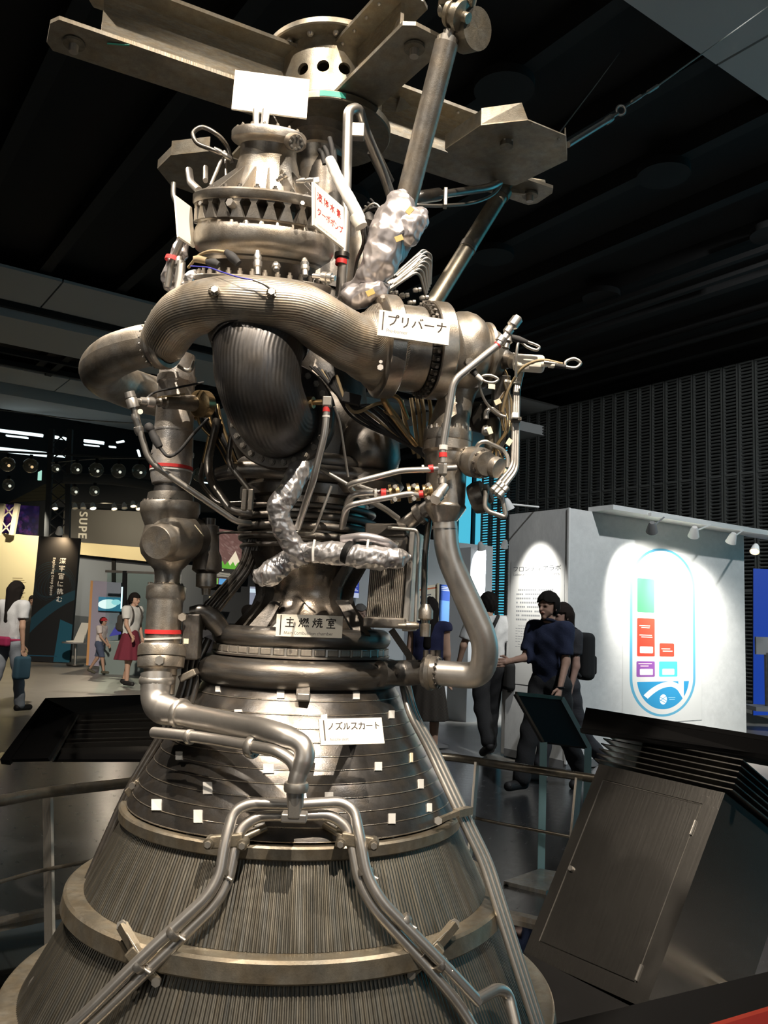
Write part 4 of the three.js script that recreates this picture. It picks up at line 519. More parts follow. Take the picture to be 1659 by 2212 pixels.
EP('sleeve_tape', sweep(spline([k4(748, 1192, 2.165, 26), k4(758, 1196, 2.16, 27)], 3), 0.03, 18), M.black); for (const x of [680, 796]) EP('cable_tie', sweep(spline([k4(x, 1166, 2.15, 3), k4(x - 4, 1190, 2.145, 3), k4(x - 4, 1212, 2.15, 3)], 6), 0.004, 6), M.tapeWhite);
EP('clear_hose', wire([[740, 1165, 2.2], [790, 1160, 2.16], [830, 1170, 2.17], [850, 1182, 2.22]], 0.012, 24, 10), M.foilBag); 
// big silver bag over the actuator behind the pre-burner
foilTube('foil_bag', [k4(735, 655, 2.3, 14), k4(765, 635, 2.26, 24), k4(800, 600, 2.22, 34), k4(822, 560, 2.2, 42), k4(840, 520, 2.2, 50), k4(855, 480, 2.2, 48), k4(862, 445, 2.22, 32), k4(866, 418, 2.24, 14)], 30, 12, 'silvery plastic bag wrapped round the actuator foot', M.foilBag, 0.13);
foilTube('foil_bag', [k4(845, 520, 2.2, 20), k4(875, 500, 2.18, 34), k4(900, 472, 2.2, 28), k4(915, 455, 2.22, 8)], 18, 13, 'side lobe of the silvery bag', M.foilBag, 0.12);
foilTube('foil_bag', [k4(735, 650, 2.28, 10), k4(770, 640, 2.22, 26), k4(815, 628, 2.2, 24), k4(835, 620, 2.22, 8)], 18, 14, 'lower flap of the silvery bag', M.foilBag, 0.14);
for (const [x, y, r] of [[800, 632, 0.5], [862, 515, 0.4], [885, 455, 0.9]]) EP('bag_tape', rboxAt(at(x, y, 2.10), 0.022, 0.016, 0.002, 0.0008, 0, 0, r), M.amber);
// white wrapped cable bundle and its black cable ends
EP('cable_bundle', sweep(spline([k4(712, 345, 2.2, 12), k4(735, 395, 2.18, 13), k4(760, 440, 2.16, 14), k4(778, 476, 2.16, 14)], 26), 0.016, 14, { jit: 0.05, seed: 4 }), M.white, 'white taped cable bundle'); EP('bundle_tape', sweep(spline([k4(768, 466, 2.155, 16), k4(780, 490, 2.155, 15)], 4), 0.02, 14, { jit: 0.08 }), M.plate);
for (const [a, b] of [[[690, 325], [695, 345]], [[700, 318], [705, 342]], [[712, 298], [714, 340]], [[718, 320], [718, 345]]]) EP('cable_end', wire([[a[0], a[1], 2.21], [(a[0] + b[0]) / 2 + 4, (a[1] + b[1]) / 2, 2.2], [b[0] + 6, b[1] + 10, 2.2]], 0.007, 10), M.rubber);
for (let k = 0; k < 9; k++) EP('black_cable', wire([[780 + (k % 3) * 5, 488, 2.17 + k * 0.01], [786 + k * 6, 520 + (k * 37 % 23), 2.2 + k * 0.012], [770 + (k * 29 % 60), 570 + (k * 13 % 30), 2.3], [762 + k * 4, 640, 2.36]], 0.0055, 24), k % 4 ? M.rubber : M.steelDark);
for (let k = 0; k < 6; k++) EP('black_cable', wire([[770 + k * 6, 470 - k * 8, 2.45], [810 + k * 7, 440 + k * 9, 2.42], [830 - k * 5, 480 + k * 6, 2.42], [800, 520 + k * 6, 2.4]], 0.004, 24), k % 3 ? M.rubber : M.tubeDull);
// upright pipe and its branch at the pump's right
EP('vent_pipe', sweep(fillet([[735, 640, 2.34], [742, 560, 2.32], [748, 400, 2.32], [752, 238, 2.32], [775, 232, 2.34], [786, 275, 2.38], [830, 380, 2.5], [850, 440, 2.55]], 0.035, 9), 0.0155, 14), M.tubeBright, 'upright vent pipe bent over at its top'); EP('pipe_clamp', rboxAt(at(773, 285, 2.33), 0.04, 0.045, 0.03, 0.004), M.tubeDull); EP('pipe_sleeve', rev([805, 325, 2.45], [840, 395, 2.53], [[0, 9], [0, 14], [1, 14], [1, 9]]), M.steelDark);
EP('tape_band', rev([738, 562, 2.32], [737, 572, 2.32], [[0, 12.8], [0, 14], [1, 14], [1, 12.8]]), M.red); EP('tape_band', rev([739, 548, 2.32], [738.5, 558, 2.32], [[0, 13], [0, 17], [1, 17], [1, 13]]), M.iron);
// braided line out to the right plate
EP('braided_line', sweep([{ v: at(885, 430, 2.6) }, { v: at(948, 420, 2.68) }], 0.022, 18), M.steelDark); EP('flex_line', sweep(fillet([[940, 422, 2.66], [1060, 405, 2.82], [1098, 380, 2.9], [1100, 340, 2.92]], 0.05, 8), 0.014, 14), M.tubeBright); EP('flex_line_clamp', rboxAt(at(962, 428, 2.65), 0.014, 0.065, 0.03, 0.003), M.tubeDull);
EP('sensor_lead', wire([[892, 443, 2.6], [960, 444, 2.66], [1030, 436, 2.75], [1075, 410, 2.85], [1092, 370, 2.88], [1093, 320, 2.9]], 0.006, 34), M.tubeDull);
// comb of thin bent lines behind the bag
for (let k = 0; k < 14; k++) { const x = (k % 5) * 6, y = (k / 5 | 0) * 20 + (k % 5) * 13; EP('instrument_line', sweep(fillet([[832 + x, 632 - y * 0.5 + k % 3 * 4, 2.42], [898 + x * 0.9, 588 - y * 0.62, 2.40 + k * 0.006], [908 + x, 596 - y * 0.62, 2.42 + k * 0.006], [920 + x * 0.4, 640 - y * 0.5, 2.46 + k * 0.006]], 0.012, 5), 0.0042, 7), M.tubeDull); }
for (const [x, y, s] of [[850, 635, 1], [872, 640, 1.2], [900, 628, 1], [915, 645, 1.1], [888, 655, 1]]) EP('union_nut', rev([x - 8 * s, y, 2.36], [x + 10 * s, y - 3, 2.36], solid([[0, 4], [0.2, 6 * s], [0.5, 6 * s], [0.55, 4], [0.7, 6], [1, 5]]), 6), M.tubeDull);
// golden instrument lines below the pre-burner
for (const [x, y0, x1, y1] of [[868, 865, 895, 980], [888, 860, 905, 990], [900, 858, 912, 985], [910, 855, 918, 980], [925, 850, 928, 975]]) { EP('instrument_line', wire([[x, y0, 2.42], [x + 6, y0 + 40, 2.42], [(x + x1) / 2 + 2, y0 + 75, 2.42], [x1, y1, 2.44]], 0.006, 20, 8), x % 2 ? M.brass : M.harness); }
EP('instrument_line', tube([[832, 850, 2.3], [862, 858, 2.32], [880, 905, 2.36]], 0.007, 0.02), M.brass); EP('instrument_line', tube([[838, 828, 2.3], [826, 860, 2.3], [850, 900, 2.34], [900, 965, 2.36]], 0.010, 0.02), M.brass); EP('heat_shield', sweep(spline([k4(820, 885, 2.36, 8), k4(855, 905, 2.34, 14), k4(885, 945, 2.36, 16)], 14), 0.02, 10, { squash: 0.3 }), M.harness);
for (let k = 0; k < 8; k++) EP('black_cable', wire([[670 + k * 8, 790 + k * 3, 2.3], [720 + k * 6, 840 + k * 7, 2.3], [760 + k * 10, 900 - k * 4, 2.34], [860 + k * 6, 950 + k * 3, 2.36], [925, 975 + k * 3, 2.35]], 0.004 + 0.0012 * (k % 3), 34), k % 4 === 3 ? M.harness : M.rubber);
for (let k = 0; k < 5; k++) EP('white_wire', wire([[642, 818 + k * 2, 2.2], [665, 816 + k * 3, 2.22], [690, 812 + k * 5, 2.24]], 0.0012, 10, 5), M.cream); EP('connector', rboxAt(at(640, 822, 2.18), 0.02, 0.02, 0.02, 0.003), M.plate); EP('connector', rboxAt(at(760, 862, 2.28), 0.05, 0.03, 0.02, 0.003, 0, 0, -0.2), M.rubber);
// tee on the elbow and the pipe running down from it
{ const t = EP('tee_fitting', rboxAt(at(707, 868, 2.1), 0.024, 0.026, 0.024, 0.003), M.tubeDull); part(t, 'stem', rev([655, 870, 2.12], [700, 869, 2.1], solid([[0, 5], [0.15, 5], [0.15, 13], [0.5, 13], [0.5, 6], [1, 6]])), M.brass); part(t, 'red_band', rev([705, 880, 2.1], [704.5, 890, 2.1], [[0, 7.6], [0, 8.4], [1, 8.4], [1, 7.6]]), M.red); part(t, 'pale_band', rev([704, 898, 2.1], [704, 902, 2.1], [[0, 7.6], [0, 8.6], [1, 8.6], [1, 7.6]]), M.tapeWhite); }
EP('purge_pipe', tube([[706, 875, 2.1], [702, 935, 2.1], [676, 1040, 2.13], [642, 1142, 2.22]], 0.0092, 0.03), M.tubeBright, 'long purge pipe from the tee down to the chamber'); EP('purge_pipe', tube([[722, 878, 2.1], [734, 910, 2.12], [752, 1030, 2.18]], 0.0032, 0.02), M.tubeDull);
EP('instrument_line', tube([[640, 1150, 2.3], [678, 1153, 2.25], [694, 1110, 2.22], [716, 1050, 2.22]], 0.004, 0.02), M.tubeDull); EP('instrument_line', tube([[688, 1010, 2.3], [750, 1046, 2.28]], 0.006), M.tubeDull);
// right-hand oxidiser lines into the main valve
for (const [pts, r] of [[[[985, 1010, 2.2], [935, 1014, 2.18], [868, 1016, 2.16], [775, 1040, 2.15], [752, 1048, 2.17], [762, 1062, 2.22], [830, 1098, 2.28], [860, 1120, 2.32]], 0.008], [[[842, 1065, 2.2], [790, 1065, 2.18], [765, 1067, 2.18], [752, 1082, 2.2], [740, 1135, 2.26]], 0.0095], [[[905, 1070, 2.18], [885, 1066, 2.17], [760, 1090, 2.17], [745, 1102, 2.19], [738, 1140, 2.25]], 0.008], [[[765, 1045, 2.2], [815, 1062, 2.22], [850, 1080, 2.24]], 0.005]]) EP('oxidiser_line', tube(pts, r, 0.022), M.tubeBright);
for (const [a, b, r] of [[[925, 1013], [936, 1012], 7.6], [[823, 1065], [834, 1065], 9], [[905, 1068], [914, 1067], 7.4]]) { EP('tape_band', rev([...a, 2.18], [...b, 2.18], [[0, r], [0, r + 1], [1, r + 1], [1, r]]), M.red); EP('tape_band', rev([a[0] - 14, a[1], 2.18], [a[0] - 9, a[1], 2.18], [[0, r], [0, r + 1.2], [1, r + 1.2], [1, r]]), M.tapeWhite); }
for (const [x, y, w, h] of [[852, 1066, 24, 42], [893, 1064, 28, 44], [924, 1062, 22, 34]]) { const v = EP('check_valve', rev([x - w / 2, y + 2, 2.2], [x + w / 2, y - 2, 2.2], solid([[0, 8], [0.05, h / 2], [0.3, h / 2], [0.32, h / 3], [0.6, h / 3], [0.62, h / 2.2], [0.95, h / 2.2], [1, 8]]), 20), M.brass); for (const dy of [-14, 14]) hexNut(v, [x, y + dy, 2.17], V(0.2, 0, 1), 0.006, 0.02, M.tubeDull); }
EP('tee_fitting', rev([960, 1052, 2.17], [940, 1080, 2.13], solid([[0, 12], [0.5, 13], [0.6, 11], [0.7, 15], [1, 13]]), 6), M.tubeBright); EP('tee_fitting', rboxAt(at(955, 1014, 2.19), 0.026, 0.03, 0.026, 0.003), M.tubeDull); EP('tee_fitting', rev([955, 1022, 2.19], [955, 1062, 2.18], solid([[0, 6], [0.3, 6], [0.3, 10], [0.6, 9], [0.65, 5], [1, 6]]), 6), M.tubeDull);
EP('outlet_pipe', rev([930, 1095, 2.34], [870, 1138, 2.38], solid([[0, 18], [0.25, 18], [0.28, 24], [0.45, 24], [0.5, 17], [0.9, 17], [1, 22]])), M.steelDark);
// ---- regulator line over the elbow
const reg = EP('regulator_line', tube([[957, 1000, 2.15], [957, 965, 2.15], [980, 822, 2.13], [1085, 738, 2.14], [1100, 720, 2.15]], 0.0098, 0.025), M.tubeBright, 'thin bright line with a hex fitting at its upper end');
part(reg, 'hex_fitting', rev([1075, 745, 2.14], [1120, 686, 2.15], solid([[0, 8], [0.1, 8], [0.1, 12], [0.25, 12], [0.25, 6], [0.42, 6], [0.44, 11], [0.6, 11], [0.62, 7], [0.7, 13], [0.97, 13], [1, 10]]), 6), M.tubeBright); part(reg, 'red_band', rev([1073, 747, 2.14], [1076, 744.5, 2.14], [[0, 8.3], [0, 9.2], [1, 9.2], [1, 8.3]]), M.red); part(reg, 'red_band', rev([957, 978, 2.15], [957, 988, 2.15], [[0, 8.3], [0, 9.2], [1, 9.2], [1, 8.3]]), M.red); part(reg, 'pale_band', rev([958, 962, 2.15], [957.5, 972, 2.15], [[0, 8.3], [0, 9.6], [1, 9.6], [1, 8.3]]), M.tapeWhite);
part(reg, 'side_fitting', rev([1098, 728, 2.15], [1092, 752, 2.15], solid([[0, 9], [0.4, 12], [0.6, 8], [1, 9]]), 6), M.tubeDull); part(reg, 'plug', rev([1104, 728, 2.15], [1140, 740, 2.15], solid([[0, 6], [0.4, 8], [1, 5]])), M.rubber);
const loop = (pts, r = 0.0038) => EP('sensor_loop', wire(pts, r, 36), M.tubeDull, 'sensor lead coiled into a small loop');
loop([[1130, 736, 2.15], [1150, 742, 2.15], [1165, 750, 2.15], [1160, 756, 2.15], [1140, 750, 2.15], [1122, 738, 2.15], [1116, 760, 2.15], [1114, 815, 2.17]]); loop([[1175, 782, 2.15], [1200, 786, 2.15], [1220, 792, 2.15], [1245, 794, 2.15], [1254, 784, 2.15], [1240, 775, 2.15], [1222, 782, 2.15], [1220, 793, 2.15]], 0.0045); loop([[1030, 810, 2.15], [1048, 824, 2.15], [1068, 826, 2.15], [1076, 820, 2.15], [1060, 811, 2.15], [1040, 814, 2.15], [1036, 830, 2.16], [1050, 870, 2.18], [1078, 895, 2.2], [1092, 900, 2.2]]);
EP('sensor_lead', wire([[1215, 786, 2.15], [1170, 778, 2.15], [1135, 790, 2.16], [1115, 812, 2.18], [1095, 850, 2.2], [1085, 890, 2.22]], 0.004, 30), M.harness); EP('sensor_plug', rev([1012, 788, 2.16], [1030, 812, 2.14], solid([[0, 7], [0.4, 9], [0.6, 8], [1, 5]])), M.rubber); EP('sensor_plug', rev([1030, 811, 2.14], [1042, 822, 2.14], solid([[0, 5], [0.3, 6], [1, 4]])), M.tapeWhite);
{ const b = EP('igniter_box', rboxAt(at(1142, 785, 2.2), 0.085, 0.04, 0.05, 0.01, -0.2, 0, -0.08), M.plate, 'cream igniter box at the end of the elbow'); part(b, 'neck', rev([1078, 775, 2.27], [1108, 780, 2.23], solid([[0, 20], [0.5, 22], [0.6, 17], [1, 17]])), M.steelDark); part(b, 'outlet', rev([1172, 786, 2.17], [1200, 790, 2.15], solid([[0, 7], [0.3, 7], [0.3, 5], [0.5, 5], [0.5, 7], [0.8, 7], [1, 4]]), 8), M.plate); part(b, 'sleeve', rev([1198, 789, 2.15], [1222, 793, 2.15], solid([[0, 6], [1, 5]])), M.rubber); part(b, 'print', rboxAt(at(1138, 794, 2.17), 0.012, 0.012, 0.001, 0.0003, -0.2), M.steelDark); }
// triple lines down the far right
for (let k = 0; k < 3; k++) EP('hydraulic_line', tube([[1098 + k * 5, 765, 2.25], [1128 + k * 3, 772 + k * 2, 2.24], [1126 + k * 3, 790, 2.24], [1112 + k * 4, 840, 2.22], [1107 + k * 5, 1008 + k * 4, 2.2], [1068 + k * 6, 1052 + k * 6, 2.18]], 0.0052, 0.02), M.tubeBright);
for (let k = 0; k < 3; k++) EP('line_nut', rev([1082 + k * 7, 1040 + k * 6, 2.18], [1062 + k * 7, 1062 + k * 6, 2.17], solid([[0, 5], [0.1, 8], [0.4, 8], [0.45, 6], [0.55, 8], [0.9, 8], [1, 5]]), 6), M.tubeDull);
EP('line_clamp', rboxAt(at(1112, 899, 2.19), 0.018, 0.016, 0.025, 0.003), M.white); EP('line_clamp', rboxAt(at(1115, 907, 2.2), 0.026, 0.012, 0.03, 0.003), M.iron); EP('line_clamp', bar([1090, 823, 2.22], [1125, 828, 2.22], 0.012, 0.006), M.plate);
EP('drain_line', tube([[1050, 1060, 2.2], [1048, 1095, 2.2], [1055, 1105, 2.2], [1090, 1117, 2.2], [1092, 1110, 2.2], [1082, 1060, 2.2]], 0.0068, 0.015), M.tubeDull); EP('drain_line', tube([[1020, 985, 2.2], [1035, 957, 2.18], [1048, 953, 2.18], [1088, 972, 2.2], [1098, 990, 2.2], [1096, 1010, 2.2]], 0.0058, 0.015), M.tubeDull);
EP('vent_stub', tube([[1050, 905, 2.26], [1050, 890, 2.26], [1060, 882, 2.26], [1085, 900, 2.28]], 0.0075, 0.012), M.tubeBright); EP('vent_stub', rev([1050, 922, 2.25], [1049, 938, 2.24], solid([[0, 7], [0.2, 10], [0.8, 10], [1, 7]]), 6), M.tubeBright);
EP('gas_bottle', rev([1064, 905, 2.34], [1064, 975, 2.34], solid([[0, 14], [0.1, 18], [0.9, 18], [1, 14]])), M.ringTan); EP('blank_flange', rev([1030, 900, 2.36], [1048, 903, 2.32], solid([[0, 34], [0.9, 34], [1, 32]])), M.iron); EP('cable_tray', rboxAt(at(1082, 850, 2.3), 0.05, 0.10, 0.04, 0.006), M.steelDark);
for (let k = 0; k < 7; k++) EP('black_cable', wire([[1085 + k * 2, 880, 2.26 + k * 0.01], [1092 + (k * 13 % 12), 930, 2.26], [1070 + (k * 17 % 24), 965, 2.27], [1052 + k * 7, 1000 + (k * 11 % 30), 2.27]], 0.004, 22), k % 3 ? M.rubber : M.brass); for (let k = 0; k < 5; k++) EP('tan_label', rboxAt(at([1062, 1075, 1100, 1092, 1058][k], [835, 868, 955, 1020, 930][k], 2.2), 0.02, 0.014, 0.002, 0.0008, 0.3, 0, k * 0.5), M.cream);
for (let k = 0; k < 6; k++) EP('instrument_line', wire([[1075 + k * 3, 770 + k * 6, 2.3], [1100 - k * 2, 830, 2.28], [1080 + k * 5, 870, 2.28], [1088 + k * 3, 930, 2.28]], 0.004, 20), [M.brass, M.tubeDull, M.harness][k % 3]);
// ---- pressure tap with hex head at the far left
{ const t = EP('pressure_tap', rev([330, 868, 2.2], [440, 872, 2.34], solid([[0, 6], [0.1, 7], [0.12, 11], [0.2, 11], [0.22, 15], [0.55, 15], [0.7, 18], [1, 20]])), M.steelDull, 'tap assembly sticking out left of the elbow'); part(t, 'flange', rev([428, 872, 2.3], [446, 873, 2.33], solid([[0, 24], [0.1, 30], [0.9, 30], [1, 24]])), M.brass); part(t, 'hex_head', rev([279, 846, 2.14], [289, 880, 2.15], solid([[0, 11], [0.35, 12], [0.36, 10], [0.5, 13], [1, 13]]), 6), M.tubeBright); part(t, 'stub', rev([290, 864, 2.15], [332, 869, 2.19], solid([[0, 5], [0.3, 5], [0.3, 8], [0.6, 9], [0.65, 12], [1, 12]]), 6), M.tubeBright);
  part(t, 'drop_line', tube([[289, 880, 2.15], [298, 915, 2.16], [318, 985, 2.18], [335, 1006, 2.19], [512, 1128, 2.3], [540, 1130, 2.34]], 0.0086, 0.02), M.tubeDull); part(t, 'union', rev([291, 893, 2.155], [303, 940, 2.17], solid([[0, 8], [0.2, 10], [0.35, 8], [0.6, 7], [0.62, 11], [0.8, 11], [1, 8]]), 8), M.tubeBright); part(t, 'seal_disc', cyl(at(303, 889, 2.13), at(303, 889, 2.135), 0.007, 16), M.plate); part(t, 'transducer', rev([318, 915, 2.15], [346, 968, 2.16], solid([[0, 6], [0.1, 10], [0.25, 10], [0.3, 8], [0.55, 9], [0.6, 10], [0.95, 8], [1, 4]])), M.rubber); part(t, 'lead', wire([[346, 968, 2.16], [362, 985, 2.16], [380, 980, 2.18], [420, 935, 2.24], [450, 905, 2.28]], 0.0045), M.rubber); part(t, 'lead', wire([[308, 870, 2.17], [330, 850, 2.18], [380, 838, 2.22], [440, 826, 2.28]], 0.003), M.rubber);
  part(t, 'bracket', bar([345, 858, 2.19], [395, 852, 2.25], 0.02, 0.004), M.brass); }
// lines in the dark gap left of the elbow
for (const [pts, r, m] of [[[[470, 905, 2.4], [448, 1000, 2.4], [455, 1040, 2.38], [500, 1105, 2.34], [545, 1108, 2.34]], 0.012, M.steelDark], [[[500, 940, 2.36], [492, 1000, 2.36], [540, 1060, 2.34], [548, 1080, 2.34]], 0.008, M.steelDark], [[[420, 905, 2.44], [470, 870, 2.44], [440, 1000, 2.44]], 0.007, M.brass], [[[455, 940, 2.46], [430, 1040, 2.46], [470, 1090, 2.44], [545, 1085, 2.4]], 0.007, M.steelDark], [[[385, 790, 2.3], [410, 805, 2.3], [420, 780, 2.3]], 0.006, M.tubeDull], [[[430, 1195, 2.5], [470, 1150, 2.44], [540, 1150, 2.36], [640, 1152, 2.3]], 0.004, M.steelDark]]) EP('instrument_line', tube(pts, r, 0.03), m);
for (let k = 0; k < 5; k++) EP('drain_hose', sweep(fillet([[560 - k * 5, 1165, 2.5], [545 - k * 6, 1225, 2.5], [470 - k * 9, 1320, 2.5], [455 - k * 8, 1360, 2.5]], 0.05), 0.008 + 0.002 * (k % 2), 10), k % 2 ? M.iron : M.steelDark);
for (let k = 0; k < 7; k++) EP('black_cable', wire([[440 + k * 5, 850 + k * 4, 2.44], [430 + k * 8, 910, 2.42], [470 + k * 6, 960 + k * 5, 2.42], [500 + k * 5, 1020 + k * 4, 2.46]], 0.005, 24), k % 3 ? M.rubber : M.brass);
for (const x of [528, 542]) EP('line_clamp', rboxAt(at(x, 1080, 2.3), 0.014, 0.06, 0.02, 0.004), M.steelDull);
// left back of the pump
for (const [pts, r, m] of [[[[375, 395, 2.5], [374, 425, 2.5], [385, 445, 2.5]], 0.008, M.tubeDull], [[[408, 368, 2.55], [412, 395, 2.5], [430, 412, 2.4]], 0.012, M.tubeBright], [[[444, 362, 2.55], [444, 390, 2.45]], 0.008, M.tubeBright], [[[395, 515, 2.3], [370, 570, 2.34], [362, 620, 2.36]], 0.010, M.tubeDull], [[[392, 565, 2.2], [390, 600, 2.2], [385, 625, 2.2]], 0.012, M.tubeDull]]) EP('instrument_line', tube(pts, r, 0.02), m);
foilTube('foil_bag', [k4(398, 520, 2.35, 14), k4(380, 560, 2.36, 18), k4(368, 600, 2.38, 18), k4(375, 630, 2.4, 10)], 16, 21, 'silvery bag tucked behind the volute', M.foilBag, 0.12); foilTube('foil_bag', [k4(420, 590, 2.2, 6), k4(412, 600, 2.18, 14), k4(405, 615, 2.2, 10)], 10, 22, 'scrap of foil on top of the volute', M.foil, 0.2);
EP('union_nut', rev([388, 555, 2.22], [384, 612, 2.22], solid([[0, 6], [0.1, 9], [0.3, 9], [0.35, 6], [0.7, 8], [1, 8]]), 8), M.tubeDull); EP('tape_band', rev([377, 558, 2.34], [374, 566, 2.34], [[0, 18], [0, 20], [1, 20], [1, 18]]), M.red);
// ---- heat exchanger hanging right of the chamber
{ const c = at(845, 1255, 2.4), hx = EP('heat_exchanger', rboxAt(c, 0.105, 0.26, 0.11, 0.006, -0.25, 0, -0.04), M.steelDark, 'box-shaped finned heat exchanger'), fins = []; for (let i = 0; i < 18; i++) fins.push(boxAt(c.clone().add(V(-0.046 + i * 0.0054, -0.02, 0.057).applyAxisAngle(V(0, 1, 0), -0.25)), 0.0028, 0.20, 0.006, -0.25, 0, -0.04)); part(hx, 'fins', merge(fins), M.steelDull).userData.kind = 'stuff'; part(hx, 'end_plate', rboxAt(c.clone().add(V(0.062, 0, 0.02)), 0.018, 0.28, 0.12, 0.004, -0.25, 0, -0.04), M.tubeDull); part(hx, 'bottom_tank', rboxAt(at(840, 1345, 2.38), 0.12, 0.03, 0.12, 0.006, -0.25), M.steelDark); part(hx, 'top_cover', rboxAt(at(842, 1150, 2.4), 0.12, 0.04, 0.12, 0.006, -0.25), M.iron);
  part(hx, 'fitting', rev([860, 1352, 2.3], [905, 1352, 2.3], solid([[0, 6], [0.4, 7], [0.4, 10], [0.8, 9], [1, 6]]), 8), M.steelDull); part(hx, 'side_line', tube([[838, 1140, 2.33], [900, 1145, 2.32], [905, 1160, 2.32], [897, 1350, 2.31]], 0.005, 0.02), M.tubeDull); part(hx, 'side_line', tube([[930, 1100, 2.36], [918, 1200, 2.36], [915, 1330, 2.36], [920, 1370, 2.36]], 0.009, 0.02), M.steelDark); part(hx, 'valve', rev([920, 1305, 2.35], [918, 1375, 2.35], solid([[0, 8], [0.2, 16], [0.45, 16], [0.5, 9], [0.6, 9], [0.62, 12], [1, 11]])), M.steelDull); part(hx, 'bolt', cyl(at(857, 1174, 2.3), at(857, 1174, 2.31), 0.006, 12), M.plate); }
EP('support_leg', bar([845, 1360, 2.5], [900, 1440, 2.5], 0.02, 0.02), M.iron); EP('support_leg', bar([560, 1300, 2.62], [505, 1372, 2.62], 0.03, 0.01), M.iron);
// dark angled braces either side of the throat
EP('throat_brace', slab([[585, 1298, 2.46], [520, 1372, 2.42], [566, 1372, 2.42], [608, 1300, 2.46]], 0.012), M.iron); EP('throat_brace', slab([[725, 1296, 2.46], [770, 1372, 2.42], [800, 1372, 2.42], [752, 1296, 2.46]], 0.012), M.iron);

